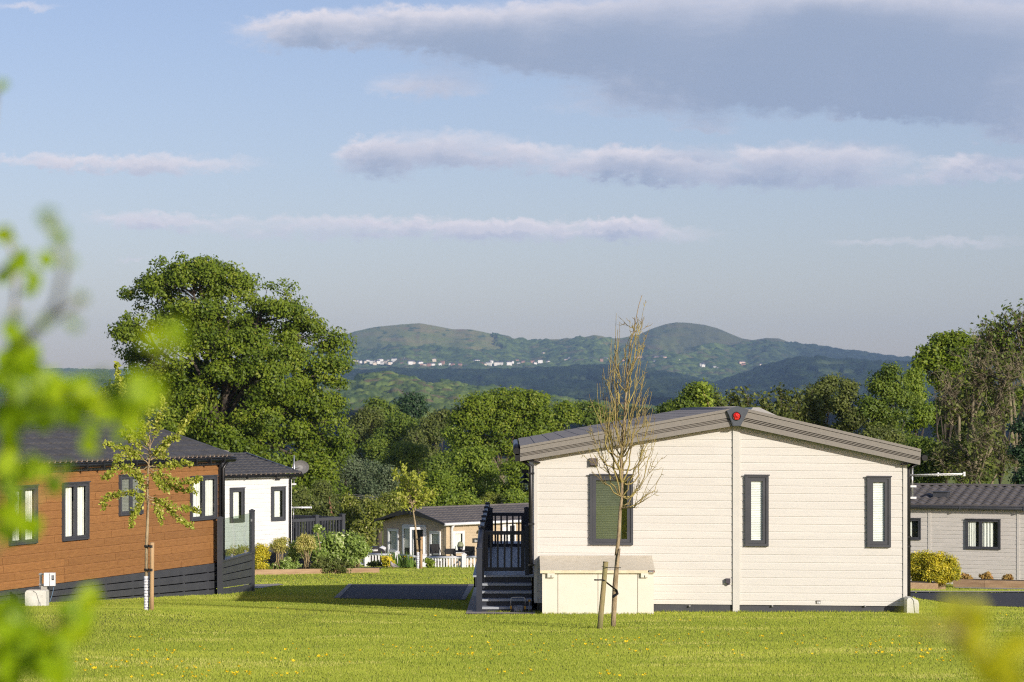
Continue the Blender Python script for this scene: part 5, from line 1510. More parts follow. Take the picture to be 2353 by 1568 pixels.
# ------------------------------------------------------------------ the grey lodge at the right edge
FS = Frame((2200 - CX) / F * 71.5, 71.5, math.atan2(-.385, .923))
def stone_lodge():
    fr = FS; I = Matrix.Identity(4)
    R = fr.root("stone_grey_lodge", "stone grey clad lodge with tiled roof at the right edge", "lodge")
    Z6 = lambda zx, zy: ((3300 + zx / 2.239) / 1.6315, (1700 + zy / 2.239) / 1.6315)
    XL, XR = -6.0, 7.0
    zt = fr.px(*Z6(700, 458))[1]; zb = fr.px(*Z6(700, 1085))[1] - .06
    holes = []
    gable_body(R, fr, XL, XR, zb - .2, zt, zt + .4, 2.2, STONE)
    for zx, w in ((426, .045), (1171, .04)):
        x = fr.px(*Z6(zx, 700))[0]; mb = MB(); mb.box(x - .085, x - .0, -.026, -.001, zb, zt); mb.build("joint_trim", STONE, R)
    def win(x0, x1, t, b, mull, style, lab):
        a, z1 = fr.px(*Z6(x0, t)); c, z0 = fr.px(*Z6(x1, b)); window(R, fr, a, c, z0, z1, ANTH, style, .075, mull=mull, label=lab, yo=-.008, mat4=I, curt=CURT, fill=.68); holes.append((a + .01, c - .01, z0 + .01, z1 - .01))
    win(718, 1012, 549, 809, (.43,), 'half', "two pane window with white curtains")
    win(120, 343, 541, 727, (), 'half', "small window partly behind the cream lodge")
    mb = MB(); clad(mb, [(XL, zb), (XR, zb), (XR, zt), (XL, zt)], .1255, .014, z0=zt - .05, seed=8, holes=holes); mb.build("front_wall", STONE, R)
    ez, rz, hw = fr.px(*Z6(600, 433))[1], fr.px(*Z6(600, 268), 2.2)[1], 2.2
    mb = MB(); tiles(mb, (XL, XL), (XR, XR), (-.15, ez), (hw, rz), .35, .28, .028, .04, seg=6); tiles(mb, (XL, XL), (XR, XR), (2 * hw + .15, ez), (hw, rz), .35, .5, .028, .04)
    roof = mb.build("roof", ROOFR, R)
    mb = MB(); mb.box(XL, XR, hw - .1, hw + .1, rz, rz + .05); mb.build("ridge_cap", ROOFR, roof)
    mb = MB(); gutter(mb, XL, XR, -.19, ez - .07, .06, 0, 1.9); mb.build("gutter", ANTH, R)
    mb = MB(); x, z = fr.px(*Z6(515, 330), .8); zz = ez + (rz - ez) * .95 / 2.35
    mb.box(x - .22, x + .22, .6, 1.0, zz - .02, zz + .14); mb.box(x - .26, x + .26, .56, 1.04, zz + .14, zz + .17); mb.build("roof_vent", ANTH, R)
stone_lodge()

def bed(name, label, pix, top_px, Zs, h=.2, th=.09, depth=1.4):
    """timber edged raised bed; front boards run through the given base points"""
    pts = [PG(x, y) if Z is None else P(x, y, Z) for (x, y), Z in zip(pix, Zs)]
    R = thing(name, label, "raised bed", pts[0])
    O = pts[0]
    for a, b in zip(pts[:-1], pts[1:]):
        a, b = a - O, b - O; d = (b - a).normalized(); n = Vector((-d.y, d.x, 0)); L = (b - a).length
        k = max(1, round(L / 2.4))
        for i in range(k):
            p, q = a + d * (L * i / k + .004), a + d * (L * (i + 1) / k - .004)
            mb = MB(); base = []
            v = [p, q, q + n * th, p + n * th]
            mb.v += [(w.x, w.y, w.z - .12) for w in v] + [(w.x, w.y, w.z + h) for w in v]
            for f in ((0, 1, 5, 4), (1, 2, 6, 5), (2, 3, 7, 6), (3, 0, 4, 7), (4, 5, 6, 7)): mb.f.append(f); mb.mi.append(0); mb.sm.append(False)
            mb.build("board", TIMBER, R)
    a, b = pts[0] - O, pts[-1] - O
    mb = MB(); n = 8
    for i in range(n):
        f0, f1 = i / n, (i + 1) / n
        A, B = a.lerp(b, f0), a.lerp(b, f1)
        mb.face([(A.x, A.y + .05, A.z + h - .05), (B.x, B.y + .05, B.z + h - .05), (B.x, B.y + depth, B.z + h + .02 - .06 * depth), (A.x, A.y + depth, A.z + h + .02 - .06 * depth)])
    mb.build("soil", SOIL, R)
    return R
BED1 = bed("raised_bed", "long timber edged bed full of shrubs below the white lodge", [(560, 1322), (680, 1320), (790, 1318), (872, 1317)], None, [None] * 4, .16, .10, 2.6)
bed("raised_bed", "timber edged bed holding the clipped yellow shrubs", [(2070, 1356.4), (2165, 1357), (2173, 1356)], None, [None] * 3, .19, .10, 1.1)
bed("raised_bed", "timber edged bed with three small reddish plants along the grey lodge", [(2190, 1341), (2262, 1344.5), (2420, 1347.5)], None, [69.0, 68.6, 68.0], .13, .10, .8)
# ------------------------------------------------------------------ foliage kit
L_OAK = leafmat('oak leaves', (.030, .052, .004, 1), (.088, .120, .008, 1), (.135, .150, .018, 1), .30, k=2.0)
L_MID = leafmat('wood leaves', (.024, .042, .006, 1), (.072, .098, .011, 1), (.10, .120, .018, 1), .30, k=2.3)
L_LIGHT = leafmat('fresh leaves', (.050, .085, .008, 1), (.135, .18, .018, 1), (.20, .23, .035, 1), .35)
L_OLIVE = leafmat('olive leaves', (.035, .047, .010, 1), (.088, .105, .022, 1), (.135, .14, .045, 1), .30)
L_GREY = leafmat('grey willow leaves', (.035, .055, .026, 1), (.085, .11, .055, 1), (.12, .14, .08, 1), .25)
L_DARK = leafmat('dark evergreen leaves', (.008, .020, .007, 1), (.022, .045, .014, 1), (.04, .07, .02, 1), .12)
L_YOUNG = leafmat('young tree leaves', (.12, .150, .012, 1), (.30, .32, .045, 1), (.42, .38, .13, 1), .35, k=1.55)
L_YELL = leafmat('gold variegated leaves', (.10, .13, .010, 1), (.46, .38, .020, 1), (.62, .50, .08, 1), .30, k=1.5)
L_PALE = leafmat('pale variegated leaves', (.15, .19, .03, 1), (.48, .42, .12, 1), (.58, .50, .26, 1), .30, k=1.25)
L_DOG = leafmat('dogwood leaves', (.075, .115, .018, 1), (.19, .25, .055, 1), (.42, .44, .24, 1), .35)
L_HAW = leafmat('hawthorn leaves', (.055, .075, .010, 1), (.135, .15, .02, 1), (.30, .28, .12, 1), .30)
L_RED = leafmat('reddish leaves', (.10, .09, .02, 1), (.28, .17, .05, 1), (.35, .14, .05, 1), .3)
L_FG = leafmat('foreground hedge leaves', (.09, .16, .003, 1), (.235, .345, .004, 1), (.34, .42, .006, 1), .5, .4, .3, k=1.3)
L_FGY = leafmat('yellow hedge leaves', (.16, .19, .003, 1), (.30, .30, .004, 1), (.38, .37, .006, 1), .45, .4, .3, k=1.3)
L_BLADE = leafmat('grass blades', (.075, .105, .010, 1), (.185, .20, .028, 1), (.25, .235, .065, 1), .35, .6, .15, k=2.55)
L_IRIS = leafmat('iris leaves', (.05, .10, .015, 1), (.14, .21, .04, 1), None, .3)

def leaf_quads(rng, c, nb, L, Wd, jitter=.45):
    """diamond leaves at points c, facing roughly along nb"""
    n = len(c)
    nn = nb + rng.normal(0, jitter, (n, 3)); nn /= np.linalg.norm(nn, axis=1, keepdims=True) + 1e-9
    t = rng.normal(0, 1, (n, 3)); t -= nn * (t * nn).sum(1, keepdims=True); t /= np.linalg.norm(t, axis=1, keepdims=True) + 1e-9
    b = np.cross(nn, t)
    s = rng.uniform(.7, 1.3, (n, 1))
    t = t * (L / 2) * s; b = b * (Wd / 2) * s
    return np.stack([c - t, c - b * 1.0 + t * .1 - nn * Wd * .12, c + t, c + b + t * .1 - nn * Wd * .12], 1).reshape(-1, 3)

def crown_mesh(rng, lobes, nc, per, cr, leaf, asp=.6, shell=(.55, 1.03), flat=.7, gapz=0.0, low=-.55):
    """lobes: (centre, (rx, ry, rz)). Clumps of leaves through the outer part of every lobe."""
    vol = np.array([r[0] * r[2] for _, r in lobes]); pr = vol / vol.sum()
    V = []; A = []; clumps = []
    pick = rng.choice(len(lobes), nc, p=pr)
    d = rng.normal(0, 1, (nc, 3)); d /= np.linalg.norm(d, axis=1, keepdims=True)
    d[:, 2] = np.where(d[:, 2] < low, -d[:, 2] * .5, d[:, 2])
    rr = rng.uniform(shell[0], shell[1], nc)
    C = np.array([lobes[i][0] for i in pick]); R = np.array([lobes[i][1] for i in pick])
    cc = C + d * R * rr[:, None]
    clumps = cc
    size = cr * rng.uniform(.6, 1.35, nc)
    cv = rng.uniform(0, 1, nc)
    npl = np.maximum(4, (per * (size / cr) ** 2).astype(int))
    idx = np.repeat(np.arange(nc), npl)
    off = rng.normal(0, 1, (len(idx), 3)); off /= np.linalg.norm(off, axis=1, keepdims=True)
    off *= (rng.uniform(0, 1, (len(idx), 1)) ** .45)
    off[:, 2] *= flat
    pts = cc[idx] + off * size[idx][:, None]
    nb = off * .8 + d[idx] * .5 + np.array([.22, -.38, .30])
    V = leaf_quads(rng, pts, nb, leaf, leaf * asp, .55)
    v = np.clip(.06 + .50 * cv[idx] + .38 * rng.uniform(0, 1, len(idx)), 0, 1)
    v = np.where(rng.uniform(0, 1, len(idx)) > .97, .95, v)
    return V, v, clumps

def wiggle(a, b, rng, n=5, amp=.08, sag=0.0):
    a = np.asarray(a, float); b = np.asarray(b, float); L = np.linalg.norm(b - a)
    out = []
    for i in range(n + 1):
        f = i / n
        p = a + (b - a) * f + rng.normal(0, 1, 3) * amp * L * math.sin(math.pi * f) * .6
        p[2] += sag * L * math.sin(math.pi * f)
        out.append(p)
    return out

def tree(name, label, group, base, top_z, lobes, leafm, nc, per, cr, leaf, seed, barkm=None, trunk_r=.3, cat="tree", fork=.35, limbs=True, twigs=.5, parts=('trunk', 'crown'), **kw):
    rng = np.random.default_rng(seed)
    R = thing(name, label, cat, base, 0, group)
    base = np.array(base)
    lob = [(np.array(c) - base, r) for c, r in lobes]
    V, v, cl = crown_mesh(rng, lob, nc, per, cr, leaf, **kw)
    np_mesh(parts[1], V, 4, leafm, R, attr=v)
    mb = MB()
    H = top_z - base[2]
    cen = np.mean([c for c, _ in lob], axis=0)
    ft = np.array([cen[0] * .25, cen[1] * .25, max(H * fork, .4)])
    mb.tube(wiggle((0, 0, -.3), ft, rng, 5, .03), [trunk_r * 1.25, trunk_r, trunk_r * .92, trunk_r * .88, trunk_r * .85, trunk_r * .8], 8)
    if limbs:
        for c, r in lob:
            mid = ft + (c - ft) * .5 + np.array([0, 0, .12 * np.linalg.norm(c - ft)])
            rr = trunk_r * .36
            mb.tube(wiggle(ft, mid, rng, 3, .06) + wiggle(mid, c + np.array([0, 0, r[2] * .4]), rng, 3, .08)[1:], [rr, rr * .85, rr * .75, rr * .6, rr * .45, rr * .3, rr * .18], 6)
            near = [q for q in cl if np.linalg.norm((q - c) / np.array(r)) < 1.1]
            rng.shuffle(near)
            for q in near[:int(len(near) * twigs * .4) + 2]:
                s = c + (np.array(mid) - c) * rng.uniform(0, .5)
                mb.tube(wiggle(s, q, rng, 3, .10), [rr * .28, rr * .2, rr * .13, rr * .05], 4)
    mb.build(parts[0], barkm or BARKO, R)
    return R

def lob_px(specs, Z, dep=.8, seed=0, dz=.5):
    """lobes from (column, row, rx, rz) in photo pixels at depth Z"""
    rnd = random.Random(seed); out = []
    for s in specs:
        x, y, rx = s[:3]; rz = s[3] if len(s) > 3 else rx * .8
        k = Z / F; zz = Z + rnd.uniform(-dz, dz) * rx * k
        p = P(x, y, zz)
        out.append(((p.x, p.y, p.z), (rx * k, rx * k * dep, rz * k)))
    return out

def gbase(px, Z, sink=.2):
    x = (px - CX) / F * Z
    return (x, Z, G(x, Z) - sink)

# ------------------------------------------------------------------ the big oak
OAK = [(440, 650, 95, 60), (360, 690, 75, 60), (530, 665, 75, 55), (620, 715, 80, 60), (690, 770, 70, 60), (310, 760, 60, 50), (420, 750, 90, 70), (540, 770, 100, 75),
       (650, 830, 90, 60), (745, 860, 68, 60), (330, 835, 55, 45), (450, 860, 80, 60), (560, 900, 90, 70), (690, 930, 80, 70), (755, 965, 62, 70), (400, 930, 85, 55), (310, 905, 60, 50),
       (500, 985, 90, 60), (620, 1010, 100, 70), (730, 1050, 80, 70), (440, 1010, 80, 60), (560, 1070, 110, 60), (670, 1110, 90, 60), (745, 1120, 60, 60), (600, 1150, 120, 60), (460, 620, 60, 32), (770, 800, 30, 40), (275, 770, 28, 24)]
ob = gbase(505, 150)
OAKX = [(430, 715, 50, 42), (500, 730, 55, 42), (560, 800, 60, 46), (480, 800, 60, 46), (420, 810, 55, 44), (600, 860, 55, 42), (520, 860, 60, 46), (380, 870, 50, 40), (640, 900, 60, 44), (450, 910, 60, 44), (430, 965, 60, 44), (490, 1000, 55, 42), (395, 1005, 60, 44), (535, 1030, 60, 42), (455, 1060, 70, 44), (600, 960, 55, 40)]
tree("oak_tree", "great spreading oak rising behind the brown and white lodges", "broadleaf trees beyond the lodges", ob, P(0, 590, 150).z, lob_px(OAK, 150, .75, 3, 1.2) + lob_px(OAKX, 146, .6, 6, .4), L_OAK, 1020, 135, .80, .20, 11, trunk_r=.6, twigs=.35, fork=.42, shell=(.45, 1.05), flat=.62)
# dead limbs on the oak
rng = np.random.default_rng(4)

# ------------------------------------------------------------------ wood behind the tan lodge and the oak
def auto_tree(label, leafm, px, top, width, Z, bottom, seed, n=9, nc=150, per=72, leaf=.30, cr=.8, name="broadleaf_tree", group="broadleaf trees beyond the lodges", trunk_r=.22, taper=.75, **kw):
    rnd = random.Random(seed); sp = []; leaf *= .74; cr *= .88; nc = int(nc * 1.2)
    Hh = bottom - top
    for i in range(n):
        f = (i + .5) / n
        y = top + Hh * (.12 + .8 * f)
        w = width * .5 * (math.sin(math.pi * min(.16 + .72 * f, 1)) ** taper)
        r = width * rnd.uniform(.17, .26)
        sp.append((px + rnd.uniform(-1, 1) * max(w - r * .6, 0), y, r, r * rnd.uniform(.7, 1.0)))
    sp.append((px + rnd.uniform(-.1, .1) * width, top + width * .13, width * .17, width * .14))
    b = gbase(px, Z)
    return tree(name, label, group, b, P(0, top, Z).z, lob_px(sp, Z, .9, seed), leafm, nc, per, cr, leaf, seed, trunk_r=trunk_r, **kw)

WOOD = [  # label, leaves, column, top row, width, depth, bottom row, seed
    ("dark rounded evergreen standing highest in the middle of the wood", L_DARK, 955, 914, 100, 330, 1010, 101, dict(n=7, nc=110, leaf=.5, cr=1.4)),
    ("dull dark tree with rounded top just right of the oak", L_MID, 868, 922, 110, 320, 1020, 102, dict(n=7, nc=110, leaf=.5, cr=1.4)),
    ("olive green tree touching the right edge of the oak", L_OLIVE, 845, 945, 150, 255, 1160, 103, dict(nc=200, leaf=.38, cr=1.1)),
    ("mid green leafy tree below the dark rounded evergreen", L_MID, 915, 955, 140, 250, 1170, 104, dict(nc=190, leaf=.38, cr=1.1)),
    ("pale olive tree with thin crown left of the tall oak-like tree", L_OLIVE, 1010, 940, 130, 245, 1150, 105, dict(nc=150, leaf=.34, cr=1.0)),
    ("bright yellowish green tree in the middle of the wood", L_LIGHT, 1045, 985, 110, 225, 1160, 106, dict(nc=110, leaf=.34, cr=1.0)),
    ("dark tree peeping above the left end of the cream lodge roof", L_MID, 1360, 925, 120, 270, 1060, 107, dict(n=7, nc=120, leaf=.42, cr=1.2)),
    ("leafy green tree right behind the left eave of the cream lodge", L_OAK, 1285, 928, 130, 215, 1130, 108, dict(nc=200, leaf=.34, cr=1.0)),
    ("lower green tree filling the gap left of the cream lodge", L_MID, 1225, 1000, 120, 205, 1190, 109, dict(nc=150, leaf=.32, cr=.95)),
    ("dark tree in shade low in the wood behind the young staked tree", L_MID, 940, 1020, 150, 200, 1200, 110, dict(nc=170, leaf=.30, cr=.9)),
    ("brownish half bare tree in the heart of the wood", L_OLIVE, 965, 985, 110, 215, 1180, 111, dict(nc=70, leaf=.26, cr=.8, twigs=1.6)),
    ("grey green willow bush in shade right of the oak's skirts", L_GREY, 790, 1045, 140, 172, 1210, 112, dict(nc=220, per=50, leaf=.20, cr=.7)),
    ("grey green sallow beside the grey willow bush", L_GREY, 870, 1065, 120, 168, 1215, 113, dict(nc=150, per=50, leaf=.20, cr=.7)),
    ("lush bright green tree low behind the tan roof", L_LIGHT, 1090, 1030, 150, 172, 1190, 114, dict(nc=220, per=48, leaf=.27, cr=.8)),
    ("lush green tree low behind the tan roof's right end", L_OAK, 1195, 1060, 120, 168, 1200, 115, dict(nc=170, leaf=.26, cr=.8)),
    ("shaded tree between the willow and the bright green tree", L_MID, 1000, 1060, 130, 180, 1210, 116, dict(nc=160, leaf=.27, cr=.8)),
    ("small olive tree under the oak's right hand branches", L_OLIVE, 700, 1080, 110, 165, 1220, 117, dict(nc=120, leaf=.25, cr=.75)),
    ("dark green tree low on the far left behind the brown roof", L_MID, 270, 880, 130, 175, 1050, 118, dict(nc=120, leaf=.30, cr=.9)),
    ("shaded tree deep behind the brown lodge's ridge", L_MID, 120, 905, 200, 260, 1050, 119, dict(nc=120, leaf=.4, cr=1.2)),
]
for (lab, lm, px, top, w, Z, bot, sd, kw) in WOOD:
    auto_tree(lab, lm, px, top, w, Z, bot, sd, **kw)
# the tall tree with a forked trunk left of the cream lodge
TT = [(1110, 935, 48, 34), (1160, 925, 50, 30), (1215, 935, 45, 34), (1240, 965, 36, 34), (1090, 975, 42, 34), (1150, 975, 55, 40), (1205, 990, 48, 36), (1075, 1015, 36, 30), (1125, 1025, 42, 30), (1190, 1035, 30, 24), (1235, 1010, 30, 26), (1060, 960, 26, 22)]
tb = gbase(1152, 192)
R = tree("broadleaf_tree", "tall green tree with a forked grey trunk left of the cream lodge", "broadleaf trees beyond the lodges", tb, P(0, 905, 192).z, lob_px(TT, 192, .8, 8), L_OAK, 380, 95, .85, .22, 31, trunk_r=.30, fork=.50, flat=.6, barkm=mat('brown grey bark', (.20, .155, .11, 1), (.12, .09, .065, 1), 2, .95))

# sunlit scrub in front of the wood
SCRUB = [(700, 1128, 90, 128, 1255, L_OLIVE, "feathery olive bush right of the satellite dish"), (745, 1110, 90, 131, 1250, L_OLIVE, "taller feathery bush behind the charcoal railing"), (800, 1140, 90, 126, 1270, L_HAW, "blossoming hawthorn bush right of the charcoal railing"),
         (850, 1150, 90, 124, 1280, L_HAW, "hawthorn with pale blossom left of the tan lodge"), (905, 1135, 80, 132, 1220, L_HAW, "hawthorn bush peeping over the tan lodge's left eave"), (1005, 1085, 85, 135, 1175, L_LIGHT, "bright lime green bush behind the tan lodge's ridge"),
         (960, 1120, 60, 138, 1190, L_HAW, "small blossoming bush at the tan lodge's ridge end"), (1070, 1138, 70, 145, 1190, L_LIGHT, "yellow green shrub along the tan roof's left half"), (1130, 1140, 70, 146, 1190, L_HAW, "white flowering shrub along the middle of the tan roof"), (1190, 1132, 60, 145, 1190, L_LIGHT, "yellow green shrub along the tan roof's right end"), (655, 1150, 70, 122, 1260, L_OLIVE, "olive bush directly behind the white lodge's corner")]
for i, (px, top, w, Z, bot, lm, lab) in enumerate(SCRUB):
    auto_tree(lab, lm, px, top, w, Z, bot, 200 + i, n=8, nc=110, per=46, leaf=.19, cr=.50, name="hedge_shrub", group="sunlit shrubs before the wood", trunk_r=.06, cat="shrub", parts=('stems', 'foliage'), shell=(.3, 1.1), low=-.9)

# ------------------------------------------------------------------ trees on the right, some still bare
def bare_tree(label, px, Z, lobes, seed, n=900, r0=.16, name="bare_tree", leafy=0, leafm=None, group="thin trees behind the cream lodge"):
    rng = np.random.default_rng(seed)
    b = np.array(gbase(px, Z))
    R = thing(name, label, "tree", b, 0, group)
    mb = MB()
    lob = [(np.array(c) - b, np.array(r)) for c, r in lobes]
    top = max(c[2] + r[2] for c, r in lob)
    ft = np.array([rng.normal(0, .2), 0, top * .38])
    mb.tube(wiggle((0, 0, -.3), ft, rng, 4, .04), [r0, r0 * .9, r0 * .85, r0 * .8, r0 * .75], 7)
    tips = []
    for c, r in lob:
        mid = ft + (c - ft) * .55 + np.array([0, 0, .08 * np.linalg.norm(c - ft)])
        mb.tube(wiggle(ft, mid, rng, 3, .10) + wiggle(mid, c, rng, 3, .14)[1:], [r0 * .55, r0 * .48, r0 * .42, r0 * .34, r0 * .28, r0 * .22, r0 * .16], 5)
        k = int(n * (r[0] * r[2]) / sum(q[0] * q[2] for _, q in lob))
        hubs = []
        for j in range(max(6, k // 12)):
            d = rng.normal(0, 1, 3); d[2] += .3; d /= np.linalg.norm(d)
            s = mid + (c - mid) * rng.uniform(.2, 1)
            e = c + d * r * rng.uniform(.5, .85)
            pth = wiggle(s, e, rng, 4, .14)
            mb.tube(pth, [r0 * .17, r0 * .13, r0 * .10, r0 * .075, r0 * .05], 3, cap=False)
            hubs += pth[1:]
        for j in range(k):
            s = hubs[rng.integers(len(hubs))]
            d = (s - c) / np.linalg.norm(r) + rng.normal(0, .6, 3); d /= np.linalg.norm(d)
            e = s + d * np.mean(r) * rng.uniform(.18, .55)
            mb.tube(wiggle(s, e, rng, 2, .16), [r0 * .07, r0 * .05, r0 * .025], 3, cap=False)
            tips.append(e)
    mb.build("trunk", BARKB, R)
    if leafy:
        T = np.array(tips)[rng.integers(0, len(tips), leafy)] + rng.normal(0, .12, (leafy, 3))
        V = leaf_quads(rng, T, np.tile([.2, -.3, .6], (leafy, 1)), .20, .11, .6)
        np_mesh("crown", V, 4, leafm or L_MID, R, attr=rng.uniform(.1, .9, leafy))
    return R

RT = [
    ("dark green tree just right of the bare young tree's top", L_MID, 1605, 884, 110, 118, 1010, 301, dict(nc=120, leaf=.20, cr=.55)),
    ("low dark bush at the left of the thin tree row", L_MID, 1540, 930, 90, 122, 1030, 302, dict(n=6, nc=70, leaf=.2, cr=.5)),
    ("leafy green tree left of the two bright birches", L_OLIVE, 1895, 868, 110, 116, 1060, 304, dict(nc=150, leaf=.18, cr=.5)),
    ("slim pale green tree in the middle of the thin row", L_OLIVE, 1950, 880, 90, 112, 1060, 305, dict(nc=110, leaf=.18, cr=.5)),
    ("feathery green tree standing in front of the hill's end", L_MID, 2045, 838, 140, 112, 1080, 306, dict(n=11, nc=210, leaf=.17, cr=.5)),
    ("bright green tree beside the feathery one", L_LIGHT, 2105, 850, 80, 115, 1000, 307, dict(n=7, nc=80, leaf=.17, cr=.5)),
    ("tall green tree whose rounded top breaks the skyline", L_OAK, 2175, 768, 130, 118, 900, 308, dict(n=9, nc=150, leaf=.22, cr=.55)),
    ("tall dark leafed tree next to the picture's right edge", L_MID, 2300, 760, 170, 122, 1000, 309, dict(n=11, nc=190, leaf=.22, cr=.55)),
    ("black green holly at the right edge above the tiled roof", L_DARK, 2372, 958, 130, 92, 1125, 310, dict(n=9, nc=240, per=60, leaf=.15, cr=.45)),
    ("dark scrub directly above the tiled roof's left end", L_MID, 2125, 1010, 130, 100, 1125, 311, dict(n=8, nc=130, leaf=.16, cr=.45)),
    ("shaded scrub in the dip behind the cream lodge's right slope", L_OLIVE, 2010, 985, 130, 104, 1090, 312, dict(n=8, nc=120, leaf=.16, cr=.45)),
    ("dim green tree filling in behind the brown bare tree", L_MID, 2225, 880, 190, 126, 1120, 313, dict(n=12, nc=200, leaf=.22, cr=.6)),
]
for (lab, lm, px, top, w, Z, bot, sd, kw) in RT:
    auto_tree(lab, lm, px, top, w, Z, bot, sd, trunk_r=.12, **kw)
THIN = [(1655, 905, 55), (1690, 893, 60), (1722, 890, 55), (1758, 893, 60), (1795, 886, 60), (1830, 892, 55), (1862, 884, 55)]
for i, (px, top, w) in enumerate(THIN):
    Z = 108 + (i * 37 % 9)
    bare_tree("thin sparsely leafed sapling, %s in the row above the apex plate's right slope" % ("first", "second", "third", "fourth", "fifth", "sixth", "last")[i], px, Z,
              lob_px([(px, top + 22, w * .36, 22), (px + 4, top + 55, w * .5, 34), (px - 6, top + 95, w * .5, 38), (px, top + 130, w * .45, 30)], Z, .9, 400 + i), 400 + i, 300, .07, "thin_tree", 1500, L_OLIVE)
bare_tree("broad brown bare tree standing before the green trees at right", 2240, 104, lob_px([(2180, 880, 60, 50), (2250, 850, 75, 60), (2310, 880, 60, 60), (2220, 930, 75, 50), (2290, 950, 70, 50), (2170, 935, 50, 40), (2340, 830, 50, 60), (2240, 790, 45, 35)], 104, .8, 51), 51, 1500, .20, leafy=1500, leafm=L_OLIVE)
bare_tree("bushy bare brown thicket above the grey lodge roof", 2265, 98, lob_px([(2200, 1030, 60, 50), (2260, 1010, 60, 60), (2310, 1050, 50, 50), (2230, 1075, 60, 40), (2160, 1060, 45, 45)], 98, .8, 52), 52, 1100, .12, leafy=1400, leafm=L_OLIVE)
bare_tree("tall sparse tree with dark leaf buds at the top right corner of the wood", 2335, 120, lob_px([(2265, 765, 35, 35), (2300, 745, 40, 35), (2345, 730, 45, 35), (2380, 760, 50, 60), (2320, 800, 60, 50)], 120, .8, 53), 53, 1500, .2, leafy=2600, leafm=L_MID)
# bright shoot standing over the ridge
def shoot():
    Z = 62; b = P(1630, 945, Z); b = Vector((b.x, b.y, G(b.x, b.y)))
    R = thing("leafy_sapling", "lime green leafy shoot poking above the cream lodge's ridge", "tree", b)
    pts = [P(1637, 960, Z) - b, P(1626, 925, Z) - b, P(1616, 902, Z) - b, P(1613, 884, Z) - b]
    mb = MB(); mb.tube([Vector((0, 0, 0)), pts[0]] + pts[1:], [.05, .03, .02, .014, .006], 5); mb.build("trunk", BARKY, R)
    rng = np.random.default_rng(9); C = []
    for i in range(190):
        f = rng.uniform(0, 1); k = int(f * 3); p = pts[min(k, 2)].lerp(pts[min(k + 1, 3)], f * 3 - k); C.append(np.array(p) + rng.normal(0, 1, 3) * np.array([.075, .075, .05]))
    np_mesh("crown", leaf_quads(rng, np.array(C), np.tile([.3, -.6, .4], (190, 1)), .10, .075, .5), 4, L_LIGHT, R, attr=rng.uniform(.5, 1, 190))
shoot()

# ------------------------------------------------------------------ staked young trees on the lawn
def strap(R, pts, r=.012, flat=.5):
    mb = MB(); mb.tube(pts, r, 6, flat=flat); return mb.build("strap", RUBBER, R)

